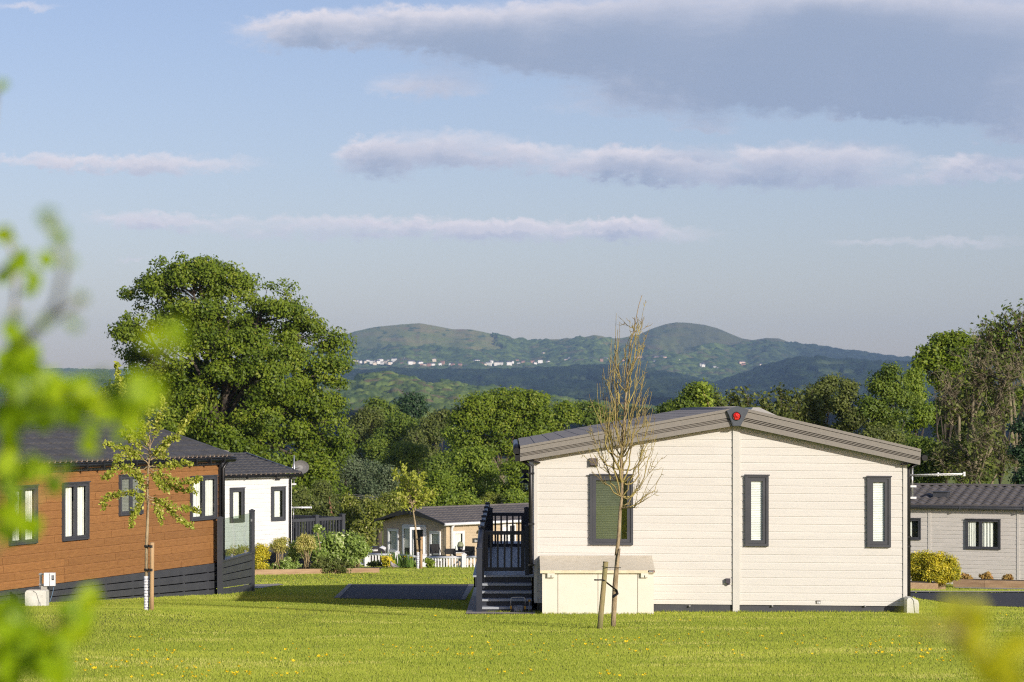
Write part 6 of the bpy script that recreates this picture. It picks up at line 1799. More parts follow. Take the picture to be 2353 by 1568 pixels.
def bare_young():
    Z = 33.4
    q = lambda x, y, dz=0: P(x, y, Z + dz)
    b = q(1409, 1438); b.z = G(b.x, b.y)
    R = thing("bare_young_tree", "slender bare young tree with upright twigs before the cream lodge", "tree", b)
    S = 1.6315; T4 = lambda zx, zy: ((2180 + zx / 3.92) / S, (1700 + zy / 3.92) / S); T5 = lambda zx, zy: ((2150 + zx / 2.178) / S, (1080 + zy / 2.178) / S)
    tr = [(1408, 1441), (1412, 1395), (1414, 1340), (1417, 1310), (1421, 1260)] + [T4(520, 1500), T4(545, 1250), T4(560, 1050), T4(568, 880), T4(575, 800), T4(590, 640), T4(592, 430), T4(590, 250), T4(585, 60)] + [T5(395, 1300), T5(410, 1150), T5(420, 1000), T5(430, 850), T5(432, 760), T5(445, 620), T5(462, 480), T5(490, 340), T5(515, 230), T5(530, 150), T5(560, 60)]
    pts = [Vector(q(*p)) - b for p in tr]; pts[0].z -= .15
    n = len(pts); rad = [.034 - .0 * i if i < 1 else max(.036 * (1 - (i / (n - 1)) ** .8) + .003, .005) for i in range(n)]
    rad[2] = .037
    rng = np.random.default_rng(77)
    mb = MB(); mb.tube([p + Vector(rng.normal(0, .003, 3)) for p in pts], rad, 9)
    mb.build("trunk", BARK, R)
    mb = MB(); ends = 0
    def stem(path, r, twig=6):
        P3 = [Vector(p) for p in path]
        m = len(P3)
        mb.tube(P3, [max(1.12 * r * (1 - i / (m - 1)) ** .8, .0028) for i in range(m)], 5, cap=False)
        for k in range(twig):
            f = rng.uniform(.25, 1); i = min(int(f * (m - 1)), m - 2); s = P3[i].lerp(P3[i + 1], f * (m - 1) - i)
            d = (P3[min(i + 1, m - 1)] - P3[i]).normalized() * .7 + Vector(rng.normal(0, .5, 3)); d.normalize()
            L = rng.uniform(.03, .15) * (1.2 - f * .6)
            mb.tube([s, s + d * L * .6, s + d * L + Vector((0, 0, L * .25))], [.004, .003, .0015], 4, cap=False)
    # upright stems: (start index on trunk, column of the bow, row of the bow, tip column, tip row)
    B = [(9, 1462, 1165, 1521, 1090), (9, 1440, 1165, 1475, 1090), (10, 1455, 1150, 1512, 1040), (10, 1450, 1110, 1500, 985), (10, 1395, 1100, 1370, 960), (11, 1385, 1085, 1362, 985), (11, 1400, 1070, 1378, 880), (11, 1450, 1060, 1478, 860),
         (12, 1395, 1030, 1385, 860), (12, 1440, 1050, 1492, 890), (12, 1400, 1040, 1398, 840), (13, 1445, 1010, 1470, 800), (13, 1402, 1000, 1390, 905), (14, 1400, 970, 1405, 780), (14, 1450, 960, 1488, 830), (14, 1410, 960, 1416, 720), (15, 1405, 930, 1402, 790),
         (15, 1445, 930, 1483, 770), (16, 1412, 900, 1424, 740), (16, 1450, 880, 1465, 745), (17, 1445, 860, 1492, 755), (17, 1412, 860, 1420, 755), (18, 1452, 830, 1478, 730), (19, 1455, 800, 1484, 690), (20, 1450, 770, 1447, 735), (21, 1468, 760, 1490, 750),
         (10, 1480, 1140, 1505, 960), (10, 1408, 1090, 1400, 930), (11, 1432, 1060, 1440, 880), (11, 1418, 1050, 1410, 850), (12, 1425, 1010, 1446, 830), (13, 1432, 985, 1438, 790), (13, 1460, 1020, 1498, 900), (12, 1465, 1070, 1510, 1000), (11, 1462, 1090, 1500, 940), (11, 1470, 1120, 1482, 930), (9, 1490, 1150, 1524, 1075), (12, 1380, 1060, 1356, 975), (13, 1385, 1035, 1372, 880), (10, 1385, 1110, 1352, 1030)]
    for (i, bx, by, tx, ty) in B:
        s = tr[i]; dz = rng.uniform(-.45, .45)
        P0 = Vector(q(*s)) - b; P1 = Vector(q((s[0] + bx) / 2 + (bx - s[0]) * .1, (s[1] + by) / 2 + 6, dz * .3)) - b; P2 = Vector(q(bx, by, dz * .7)) - b; P3 = Vector(q((bx * .5 + tx * .5) + (tx - bx) * .12, (by + ty) / 2, dz)) - b; P4 = Vector(q(tx, ty, dz)) - b
        def bez(f):
            a = [P0, P1, P2, P3, P4]
            while len(a) > 1: a = [a[k].lerp(a[k + 1], f) for k in range(len(a) - 1)]
            return a[0]
        L = (P4 - P0).length
        path = [bez(k / 9) + Vector(rng.normal(0, .006, 3)) * min(k, 9 - k) for k in range(10)]
        stem(path, .0045 + .0065 * L, 7)
        for _ in range(2):
            k = rng.integers(3, 8); s2 = path[k]; e = s2 + (path[9] - s2) * rng.uniform(.4, .8) + Vector((rng.normal(0, .10), rng.normal(0, .1), rng.uniform(-.05, .1)))
            stem([s2, s2.lerp(e, .33) + Vector((rng.normal(0, .03), 0, -.03)), s2.lerp(e, .66), e], .0055, 4)
    mb.build("twigs", BARKY, R)
    # leaning stake
    zs = Z - .35; s0 = P(1378, 1440, zs); s0.z = G(s0.x, s0.y); s1 = P(1392, 1291, zs)
    K = thing("tree_stake", "leaning weathered round stake tied to the bare young tree", "stake", s0)
    d = s1 - s0; mb = MB(); mb.tube([-d * .1, d * .2, d * .5, d * .8, d * .99], [.038, .037, .036, .034, .036], 12); mb.tube([d * .985, d * 1.0], [.039, .037], 9)
    mb.build("post", STAKEM, K)
    a, c = P(1391, 1304, zs - .05) - s0, P(1418, 1304, Z - .05) - s0
    strap(K, [a + Vector((-.05, 0, .01)), a + Vector((.02, -.02, 0)), a.lerp(c, .5) + Vector((0, -.01, 0)), c + Vector((.05, -.01, -.005))], .008)
    a = P(1386, 1333, zs - .06) - s0; c = P(1416, 1356, Z - .06) - s0
    strap(K, [a, a.lerp(c, .5), c, c + Vector((.02, .02, -.05)), c + Vector((-.05, .0, -.10))], .022, .3)
    e = P(1366, 1333, zs - .1) - s0
    mb = MB(); mb.tube([a, e], .018, 6, flat=.6); mb.build("buckle", RUBBER, K)
bare_young()

def leafy_young(label, stake_label, guard_label, Z, base, trunk, branches, seed, nleaf, leaf, r0, guard, stake, leafm=None, spread=.05, straps=()):
    q = lambda x, y, dz=0: P(x, y, Z + dz)
    rng = np.random.default_rng(seed)
    b = q(*base); b.z = G(b.x, b.y)
    R = thing("leafy_young_tree", label, "tree", b, 0, "leafy young trees tied to stakes")
    pts = [Vector(q(*p)) - b for p in trunk]; pts[0].z = -.15; n = len(pts)
    mb = MB(); mb.tube([p + Vector((rng.normal(0, r0 * .12), 0, 0)) for p in pts], [max(r0 * (1 - .8 * i / (n - 1)), .005) for i in range(n)], 8)
    C = []; D = []
    for br in branches:
        dz = rng.uniform(-.5, .5) * (Z / 60); m = len(br)
        path = [Vector(q(x, y, dz * k / (m - 1))) - b for k, (x, y) in enumerate(br)]
        fine = []
        for k in range(m - 1):
            for j in range(4): fine.append(path[k].lerp(path[k + 1], j / 4) + Vector(rng.normal(0, .012, 3)))
        fine.append(path[-1])
        L = sum((fine[k + 1] - fine[k]).length for k in range(len(fine) - 1))
        mb.tube(fine, [max(r0 * .30 * (1 - k / len(fine)), .0035) for k in range(len(fine))], 5, cap=False)
        for k in range(int(nleaf * L)):
            f = rng.uniform(.12, 1.0) ** .8; i = min(int(f * (len(fine) - 1)), len(fine) - 2); p = fine[i].lerp(fine[i + 1], rng.uniform(0, 1))
            # side spurs
            C.append(np.array(p) + rng.normal(0, spread, 3) * (1.1 - .4 * f) + np.array([0, 0, -.01])); D.append(rng.normal(0, .6, 3) + np.array([.25, -.45, .45]))
    mb.build("trunk", BARK, R)
    C = np.array(C); D = np.array(D)
    np_mesh("crown", leaf_quads(rng, C, D, leaf, leaf * .55, .4), 4, leafm or L_YOUNG, R, attr=np.clip(rng.beta(2, 2, len(C)), 0, 1))
    if guard:
        gx0, gx1, gt, gb = guard
        p0, p1 = q(gx0, gb), q(gx1, gb); c = (p0 + p1) / 2; g = G(c.x, c.y); r = (p1.x - p0.x) / 2; h = q(gx0, gt).z - g
        K = thing("tree_guard", guard_label, "tree guard", (c.x, c.y, g), 0, "white perforated tree guards")
        mb = MB(); mb.lathe([(r, -.05), (r, h), (r * .9, h), (r * .9, h - .1)], (0, 0, 0), 20); mb.build("tube", WHITEP, K)
        mb = MB(); rows = int(h / (r * 1.05))
        for i in range(1, rows):
            for j in range(8):
                th = (j + (i % 2) * .5) * math.pi / 4; z = h * i / rows; rr = r * .24
                u = Vector((-math.sin(th), math.cos(th), 0)); o = Vector((math.cos(th), math.sin(th), 0)) * (r * 1.012)
                mb.face([o + u * (rr * math.cos(k * .785)) + Vector((0, 0, z + rr * math.sin(k * .785))) for k in range(8)])
        mb.build("air_holes", DARKIN, K)
        mb = MB(); mb.box(r * .55, r * .62, -r * .85, -r * .80, 0, h); mb.build("slit", mat('grey slit', (.3, .3, .3, 1), None, 4, .6), K)
    sx, st, sb, sr = stake
    s0 = P(sx, sb, Z - .06); s0.z = G(s0.x, s0.y); s1 = P(sx + 1, st, Z - .06)
    K = thing("tree_stake", stake_label, "stake", s0, 0, "round timber tree stakes")
    d = s1 - s0; mb = MB(); mb.tube([-d * .1, d * .25, d * .5, d * .75, d], [sr] * 5, 12); mb.build("post", STAKEN, K)
    for (y, tx) in straps:
        p = Vector((0, 0, P(sx, y, Z - .06).z - s0.z)); t = P(tx, y, Z).x - s0.x
        mb = MB(); mb.lathe([(sr * 1.06, -.02), (sr * 1.06, .02)], p, 12); mb.tube([p + Vector((0, -sr, 0)), p + Vector((t * .5, -sr * .4, 0)), p + Vector((t, -sr * .6, .0))], .012, 5, flat=.4); mb.lathe([(r0 * 1.25, -.018), (r0 * 1.25, .018)], p + Vector((t, .06, 0)), 10)
        mb.build("strap", RUBBER, K)

Z8b = lambda zx, zy: ((380 + zx / 2.413) / 1.6315, (1350 + zy / 2.413) / 1.6315)
BR1 = [[(430, 960), (330, 1000), (250, 960), (120, 970), (60, 1040), (15, 1060)], [(425, 940), (340, 850), (250, 870), (150, 860), (130, 930)], [(420, 1240), (350, 1230), (270, 1180), (160, 1210), (40, 1240), (10, 1330)], [(420, 1260), (380, 1220), (340, 1260), (330, 1340), (280, 1400), (270, 1500)],
       [(430, 960), (520, 960), (640, 940), (720, 930), (820, 930)], [(430, 980), (520, 1010), (640, 1060), (740, 1110), (830, 1090), (900, 1070)], [(425, 1010), (520, 1070), (600, 1120), (700, 1170), (860, 1180)], [(420, 1240), (500, 1250), (600, 1290), (720, 1340), (800, 1340), (890, 1370)], [(420, 1250), (520, 1280), (620, 1350), (720, 1430), (820, 1500)], [(425, 1280), (500, 1330), (540, 1400), (545, 1470)],
       [(440, 880), (500, 830), (560, 780), (600, 720), (700, 690)], [(440, 900), (540, 860), (570, 760), (640, 690), (720, 640), (760, 560), (830, 480), (905, 415)], [(445, 780), (500, 640), (520, 540), (550, 430), (540, 310)], [(440, 760), (430, 640), (420, 520), (430, 400), (440, 280), (420, 200)], [(440, 780), (380, 660), (330, 560), (300, 440), (340, 330), (330, 200)],
       [(440, 790), (340, 700), (270, 640), (220, 560), (200, 400), (180, 250), (150, 100), (140, 30)], [(430, 860), (330, 830), (240, 800), (170, 780), (100, 760), (25, 765)], [(430, 840), (360, 760), (290, 740), (240, 690), (170, 630)], [(425, 1100), (360, 1060), (320, 1010), (200, 1000)], [(425, 1130), (380, 1150), (345, 1090), (350, 1040)], [(432, 900), (480, 850), (560, 870), (580, 850)], [(440, 820), (400, 720), (370, 640), (380, 560)], [(430, 1000), (500, 1060), (520, 1120), (600, 1180)]]
leafy_young("leafy young tree with sprays of yellowish leaves before the brown lodge", "thick fresh timber stake beside the tree before the brown lodge", "tall white perforated tree guard before the brown lodge", 36.0, (337, 1402),
            [(336, 1402), (337, 1330), (336, 1280), (338, 1240), (340, 1200), (340, 1150)] + [Z8b(*p) for p in ((415, 1300), (420, 1100), (427, 950), (435, 860), (442, 780), (440, 740))],
            [[Z8b(*p) for p in br] for br in BR1], 61, 290, .056, .031, (330.5, 342.5, 1324, 1401), (348.5, 1247, 1402, .033), spread=.032, straps=((1256, 337), (1310, 337)))
Zt = lambda zx, zy: ((1350 + zx / 3.484) / 1.6315, (1750 + zy / 3.484) / 1.6315)
BR2 = [[(680, 520), (600, 360), (560, 280), (500, 180), (460, 90), (440, 60)], [(660, 420), (640, 280), (620, 150), (580, 60), (560, -40)], [(650, 330), (600, 250), (560, 170), (548, 130)], [(680, 480), (720, 380), (700, 250), (710, 120), (700, 90)], [(690, 470), (780, 330), (800, 230), (830, 130), (840, 90)], [(690, 500), (800, 420), (880, 340), (960, 340), (970, 390)], [(680, 480), (780, 430), (860, 380), (880, 270)], [(680, 500), (600, 430), (540, 380), (500, 370)],
       [(690, 520), (610, 460), (560, 440), (530, 480)], [(685, 560), (740, 470), (830, 470), (930, 420)], [(700, 600), (740, 500), (760, 420), (740, 330)], [(670, 440), (620, 330), (660, 230)], [(690, 430), (760, 300), (760, 200), (740, 150)], [(680, 540), (640, 520), (590, 530), (560, 500)]]
leafy_young("leafy yellow green young tree in front of the tan lodge", "pale timber stake beside the tree in front of the tan lodge", "white spotted tree guard in front of the tan lodge", 99.5, (960, 1310),
            [(962, 1310), (961, 1280)] + [Zt(*p) for p in ((750, 1100), (735, 900), (720, 740), (700, 620), (680, 500), (665, 430))],
            [[Zt(*p) for p in br] for br in BR2], 62, 95, .135, .07, (957, 964.5, 1269, 1309), (967.5, 1234, 1309, .056), spread=.10, straps=((1239, 961), (1264, 961)))

# ------------------------------------------------------------------ garden shrubs
def shrub(name, label, px, top, w, Z, bot, leafm, seed, nc, per, leaf, cr, group=None, stems=6, stemm=None, cat="shrub", spiky=False, n=7, stem_h=.5, lift=0.0, asp=.55, **kw):
    rng = np.random.default_rng(seed); rnd = random.Random(seed)
    b = P(px, bot, Z); R = thing(name, label, cat, b, 0, group)
    k = Z / F; sp = []
    for i in range(n):
        f = (i + .5) / n; r = w * rnd.uniform(.2, .3)
        sp.append((px + rnd.uniform(-.5, .5) * (w - r * 1.6), top + r * .8 + (bot - top - lift - r * 1.4) * rnd.random() * (1 - lift / max(bot - top, 1) * .0), r, r * .9))
    lob = [(np.array(c) - np.array(b), r) for c, r in lob_px(sp, Z, .8, seed)]
    V, v, cl = crown_mesh(rng, lob, nc, per, cr, leaf, asp=asp, shell=(.3, 1.05), low=-.9, **kw)
    keep = V.reshape(-1, 4, 3)[:, :, 2].min(1) > -.02
    V = V.reshape(-1, 4, 3)[keep].reshape(-1, 3); v = v[keep]
    np_mesh("foliage", V, 4, leafm, R, attr=v)
    mb = MB()
    for i in range(stems):
        c = cl[rng.integers(len(cl))]; s = np.array([rng.normal(0, w * k * .10), rng.normal(0, w * k * .1), -.05])
        mb.tube(wiggle(s, c, rng, 4, .06), [.018, .016, .013, .010, .005], 5)
    mb.build("stems", stemm or mat('straw stem', (.34, .26, .13, 1), (.24, .18, .09, 1), 8, .9), R)
    return R
g5 = lambda zx: (1050 + zx / 4.48) / 1.6315
h5 = lambda zy: (1850 + zy / 4.48) / 1.6315
EU = "yellow variegated shrubs in the bed below the white lodge"
def zb5(py): return PG(700, py).y
shrub("variegated_shrub", "low golden shrub hard against the glass screen", 603, 1252, 46, 76.4, 1312, L_YELL, 501, 130, 40, .05, .14, EU)
shrub("variegated_shrub", "golden shrub with pale bare stems, second from the glass screen", 640, 1234, 50, 76.6, 1312, L_PALE, 502, 100, 36, .05, .13, EU, lift=34, stems=9)
shrub("variegated_shrub", "wispy green and gold shrub below the downpipe of the white lodge", 672, 1245, 40, 77.4, 1312, L_DOG, 503, 80, 30, .06, .14, EU)
shrub("variegated_shrub", "pale gold shrub on tall bare stems in front of the charcoal railing", 707, 1228, 52, 76.6, 1312, L_PALE, 504, 120, 40, .05, .13, EU, lift=42, stems=10)
shrub("variegated_shrub", "golden shrub seen through the glass screen", 545, 1246, 70, 75.4, 1312, L_PALE, 505, 140, 36, .05, .15, EU)
shrub("dogwood_shrub", "large loose green dogwood with cream flower heads in the bed", 770, 1216, 140, 78.3, 1314, L_DOG, 506, 210, 30, .12, .24, None, stems=26, n=13)
shrub("dogwood_shrub", "tall thin dogwood shoot in front of the railing posts", 737, 1168, 40, 77.1, 1290, L_DOG, 507, 60, 22, .09, .12, None, n=5)
shrub("dogwood_shrub", "outer spray of dogwood reaching over the white fence", 820, 1236, 58, 77.8, 1300, L_DOG, 508, 100, 30, .10, .18, None, stems=9)
shrub("low_plant", "reddish bronze tuft at the foot of the dogwood", 798, 1265, 40, 81.4, 1300, L_RED, 509, 50, 30, .07, .12, None, cat="plant")
shrub("low_plant", "grassy undergrowth along the front of the long bed", 640, 1292, 90, 76.6, 1316, L_DOG, 510, 110, 24, .07, .10, None, cat="plant", stems=3)
shrub("low_plant", "dry brown green undergrowth under the dogwood", 760, 1285, 90, 76.1, 1318, L_OLIVE, 511, 130, 24, .06, .10, None, cat="plant", stems=8)
shrub("low_plant", "low grey green plant left of the yellow euphorbia", 858, 1291, 44, 101, 1301, L_OLIVE, 512, 50, 20, .10, .10, None, cat="plant")
shrub("low_plant", "rounded yellow euphorbia before the white fence", 894, 1278, 30, 100, 1301, L_YELL, 513, 70, 26, .09, .12, None, cat="plant")
shrub("low_plant", "leafy green clump between the irises and the spotted tree guard", 937, 1288, 42, 101, 1304, L_DOG, 514, 60, 24, .12, .14, None, cat="plant")
shrub("low_plant", "small upright yellow green tuft by the fence corner post", 986, 1278, 20, 100.5, 1310, L_LIGHT, 515, 50, 24, .10, .12, None, cat="plant")
def irises():
    Z = 100.6; b = P(908, 1303, Z)
    R = thing("iris_clump", "clump of upright sword leaved irises with yellow flowers", "plant", b)
    rng = np.random.default_rng(21); V = []
    for i in range(150):
        x = rng.uniform(-.50, .75); y = rng.uniform(-.25, .25); h = rng.uniform(.35, .72); w = .02; ln = rng.normal(0, .12)
        V += [(x - w, y, 0), (x + w, y, 0), (x + w * .8 + ln * .4, y, h * .6), (x + ln, y, h)]
    np_mesh("leaves", V, 4, L_IRIS, R, attr=rng.uniform(0, 1, 150))
    mb = MB()
    for px, py in ((898, 1276), (944, 1281), (930, 1279), (959, 1216)):
        p = P(px, py, Z) - b
        if p.z > 1: continue
        for k in range(5): th = k * 1.257; mb.face([p, p + Vector((.05 * math.cos(th), .05 * math.sin(th), .04)), p + Vector((.09 * math.cos(th + .3), .09 * math.sin(th + .3), .0)), p + Vector((.05 * math.cos(th + .6), .05 * math.sin(th + .6), -.04))])
    mb.build("flowers", mat('yellow petal', (.75, .50, .01, 1), None, 5, .6), R)
irises()
HEDGE = "clipped golden shrubs beside the lane"
shrub("clipped_shrub", "clipped golden shrub cut off by the cream lodge's corner", 2108, 1266, 82, 65.0, 1342, L_YELL, 521, 420, 46, .05, .13, HEDGE, stems=10, n=12)
shrub("clipped_shrub", "rounded clipped golden shrub standing free beside the lane", 2166, 1272, 82, 64.6, 1344, L_YELL, 522, 460, 46, .05, .13, HEDGE, stems=10, n=12)
for i, (px, w, top, lab) in enumerate(((2221, 24, 1321, "small reddish plant nearest the clipped golden shrub"), (2268, 30, 1318, "largest reddish plant in the bed along the grey lodge"), (2316, 26, 1323, "small reddish plant at the right end of the bed"))):
    shrub("low_plant", lab, px, top, w, 69.5, 1338, L_RED, 530 + i, 40, 24, .09, .09, "reddish plants along the grey lodge", cat="plant", n=4)

# ------------------------------------------------------------------ pigeons
def pigeon(label, px, py, Z, face, lean):
    b = P(px, py, Z); b.z = G(b.x, b.y)
    R = thing("pigeon", label, "pigeon", b, face, "pigeons on the lawn")
    s = 1.0
    sp = [(-.26, .075, .016), (-.18, .09, .032), (-.10, .115, .062), (-.02, .135, .085), (.05, .155, .088), (.095, .185, .070), (.115, .225, .046), (.125, .255, .036), (.135, .283, .036), (.155, .297, .028), (.172, .293, .012)]
    mb = MB(); mb.tube([(x, 0, z) for x, z, r in sp], [r for _, _, r in sp], 12)
    body = mb.build("body", mat('pigeon feathers', (.33, .285, .27, 1), (.26, .24, .25, 1), 14, .8), R)
    for y in (-1, 1):
        mb = MB(); mb.tube([(.05, y * .068, .18), (-.05, y * .078, .15), (-.16, y * .05, .11), (-.24, y * .02, .085)], [.035, .045, .03, .008], 8, flat=.45); mb.build("wing", mat('grey wing', (.20, .195, .20, 1), (.15, .15, .16, 1), 20, .8), R)
        mb = MB(); mb.tube([(.02, y * .03, .07), (.025, y * .032, 0)], .008, 5); mb.tube([(-.01, y * .032, .006), (.06, y * .034, .005)], .006, 4); mb.build("leg", mat('pink leg', (.45, .16, .14, 1), None, 5, .6), R)
    mb = MB(); mb.tube([(.168, 0, .294), (.20, 0, .286)], [.009, .003], 6); mb.build("beak", mat('pale beak', (.5, .3, .12, 1), None, 5, .5), R)
    mb = MB(); mb.tube([(.10, 0, .238), (.115, 0, .245)], [.047, .045], 10, cap=False); mb.build("neck_patch", WHITEP, R)
pigeon("left pigeon with its head raised, on the lawn before the fence", 881.5, 1311, 101, math.radians(-62), 0)
pigeon("right pigeon showing its dark tail, on the lawn before the fence", 904.5, 1313.5, 99, math.radians(-145), 0)

# ------------------------------------------------------------------ overhead wires
for i, (ya, yb) in enumerate(((1131, 1141), (1134.5, 1144.5), (1139, 1149))):
    A, B = P(700, ya - 3, 160), P(1330, yb + 2, 158)
    mid = (A + B) / 2
    mb = MB(); mb.tube([A.lerp(B, k / 12) - mid - Vector((0, 0, .35 * math.sin(math.pi * k / 12))) for k in range(13)], .011, 4)
    o = mb.build("overhead_cable", mat('grey cable', (.30, .30, .28, 1), None, 5, .6), None, None, mid)
    tag(o, ("upper", "middle", "lowest")[i] + " thin cable strung in front of the dark wood", "cable", "overhead cables")

# ------------------------------------------------------------------ paragliders above the right hill
for i, (zx, zy) in enumerate(((335, 118), (737, 115), (1018, 162), (1342, 130))):
    p = P(*Z8(zx, zy), 8800)
    R = thing("paraglider", "tiny pale paraglider, %s from the left above the right hill" % ("first", "second", "third", "fourth")[i], "paraglider", p, 0, "paragliders over the hill")
    mb = MB(); n = 10
    for k in range(n):
        a0, a1 = -1.1 + 2.2 * k / n, -1.1 + 2.2 * (k + 1) / n
        mb.prism([(6 * math.sin(a0), 6 * math.cos(a0)), (6 * math.sin(a1), 6 * math.cos(a1)), (5.5 * math.sin(a1), 5.5 * math.cos(a1)), (5.5 * math.sin(a0), 5.5 * math.cos(a0))], -1.3, 1.3)
    mb.build("canopy", mat('pale canopy', (.5, .5, .5, 1), None, 5, .7), R)
    mb = MB(); mb.tube([(-5, 0, 2.5), (0, 0, -1.5), (5, 0, 2.5)], .05, 3); mb.tube([(0, 0, -1.2), (0, 0, -1.9), (.1, 0, -2.8)], [.2, .3, .15], 6); mb.build("harness", BLACK, R)

# ------------------------------------------------------------------ grass and flowers
def inside(poly, x, y):
    r = np.zeros(len(x), bool); n = len(poly)
    for i in range(n):
        (x0, y0), (x1, y1) = poly[i], poly[(i + 1) % n]
        c = ((y0 > y) != (y1 > y)); xx = (x1 - x0) * (y - y0) / (y1 - y0 + 1e-12) + x0
        r ^= c & (x < xx)
    return r
def foot(fr, x0, x1, y0, y1): return [tuple(fr.o + fr.d * a + fr.n * b) for a, b in ((x0, y0), (x1, y0), (x1, y1), (x0, y1))]
NOGRASS += [foot(FR_M, -.65, 6.5, .06, 12), foot(FB, -15, .1, -.15, 6), foot(FW, -11, 2.6, 0, 4), foot(FT, -.2, 13, -3, 5), foot(FS, -6, 7, 0, 5), [(a.x, a.y) for a in (PG(560, 1322), PG(872, 1317), PG(860, 1308), PG(560, 1308))]]
def blades(n, y0, y1, h0, h1, w, seed):
    rng = np.random.default_rng(seed)
    y = y0 * (y1 / y0) ** rng.uniform(0, 1, n)
    x = rng.uniform(-.232, .232, n) * y
    ok = np.ones(n, bool)
    for p in NOGRASS: ok &= ~inside(p, x, y)
    x, y = x[ok], y[ok]; n = len(x)
    z = ground(x, y)
    patch = .6 * fbm(x * .45, y * .9, 5) + .4 * fbm(x * .12, y * .3, 41); fine = fbm(x * 2.2, y * 4.0, 9, 3); stripe = .5 + .5 * np.sin(y * 2.1 + fbm(x * .2, y * .2, 3) * 3)
    h = rng.uniform(h0, h1, n) * (.65 + .7 * fine)
    th = rng.normal(.45, .42, n); ln = rng.uniform(.1, .7, n) * h
    ph = rng.uniform(0, 2 * np.pi, n)
    bx, by = np.cos(th) * w * .5, np.sin(th) * w * .5
    V = np.stack([np.stack([x - bx, y - by, z - .004], -1), np.stack([x + bx, y + by, z - .004], -1), np.stack([x + np.cos(ph) * ln, y + np.sin(ph) * ln, z + h], -1)], 1)
    v = np.clip(.05 + .55 * patch + .18 * stripe * .6 + .30 * (rng.uniform(0, 1, n) - .3) + .25 * (fine - .5), 0, .93)
    dry = fbm(x * .5, y * 1.3, 77, 3)
    v = np.where((dry > .68) & (rng.uniform(0, 1, n) > .7), .95, v)
    v = np.where(rng.uniform(0, 1, n) > .965, .97, v)
    return V.reshape(-1, 3), v
Va, va = blades(620000, 18.5, 50, .010, .030, .0085, 1)
Vb, vb = blades(190000, 48, 112, .018, .045, .020, 2)
o = np_mesh("grass", np.concatenate([Va, Vb]), 3, L_BLADE, attr=np.concatenate([va, vb]))
tag(o, "short sunlit grass blades covering the lawn", "grass", kind='stuff')
# longer grass along the walls
rng = np.random.default_rng(12); n = 2600
x = np.concatenate([rng.uniform(.36, 6.45, 1800), rng.uniform(1.05, 1.62, 500), rng.uniform(-.4, .5, 300)]); y = np.concatenate([38.96 - np.abs(rng.normal(0, .04, 1800)), 33.35 + rng.normal(0, .12, 500), 38.85 + rng.normal(0, .04, 300)])
y[(x > .45) & (x < 2.34) & (y > 38)] -= .82
h = rng.uniform(.015, .055, n); z = ground(x, y); th = rng.uniform(0, 6.28, n); w = .006
V = np.stack([np.stack([x - np.cos(th) * w, y - np.sin(th) * w, z - .01], -1), np.stack([x + np.cos(th) * w, y + np.sin(th) * w, z - .01], -1), np.stack([x + rng.normal(0, .03, n), y + rng.normal(0, .03, n), z + h], -1)], 1).reshape(-1, 3)
o = np_mesh("long_grass", V, 3, L_BLADE, attr=rng.uniform(0, .9, n)); tag(o, "uncut grass tufts at the foot of the cream lodge and the stake", "grass", kind='stuff')

PET = mat('buttercup petal', (.85, .62, .01, 1), (.80, .52, .006, 1), 30, .35); STM = mat('flower stem', (.10, .15, .02, 1), None, 5, .7)
def flower_mesh():
    mb = MB(); mb.tube([(0, 0, 0), (.004, 0, .03), (0, 0, .055)], .0018, 4, 1)
    for k in range(5):
        th = k * 1.2566; c, s = math.cos(th), math.sin(th); u = Vector((c, s, 0)); t = Vector((-s, c, 0)); o = Vector((0, 0, .055))
        mb.face([o, o + u * .011 - t * .008 + Vector((0, 0, .006)), o + u * .019 + Vector((0, 0, .013)), o + u * .011 + t * .008 + Vector((0, 0, .006))])
    mb.lathe([(.001, .062), (.005, .060), (.006, .054)], (0, 0, 0), 6)
    return mb
fl0 = flower_mesh().build("buttercup", [PET, STM])
S2 = 1.6315
spots = []
rnd = random.Random(5)
for (zx, zy) in ((1440, 315), (1475, 312), (1530, 315), (1570, 285), (1662, 278), (1772, 323), (1498, 447), (1540, 467), (1637, 470), (1720, 485), (1808, 458), (1818, 460), (1688, 520), (1440, 532), (1365, 572), (1283, 576), (1395, 605), (1182, 595), (1245, 640), (1235, 652), (1297, 645), (1560, 602), (1580, 595), (1592, 585), (1618, 600), (1657, 648), (1864, 578), (1935, 655), (1973, 648), (2000, 598), (2073, 668), (2140, 628), (2140, 645), (2018, 705), (2330, 605), (2030, 755), (1745, 715), (1765, 730), (1560, 748), (1690, 745), (985, 635), (1030, 655), (1045, 670), (935, 703), (930, 560), (810, 580), (665, 655), (2195, 735), (2190, 750), (2155, 740), (2090, 710), (2255, 735), (2305, 705), (1930, 500), (1935, 460), (2200, 425), (2270, 437), (1185, 755), (1465, 757), (770, 700), (530, 300), (120, 688), (205, 345)):
    spots.append((zx / 2.941 / S2, (2300 + zy / 2.941) / S2))
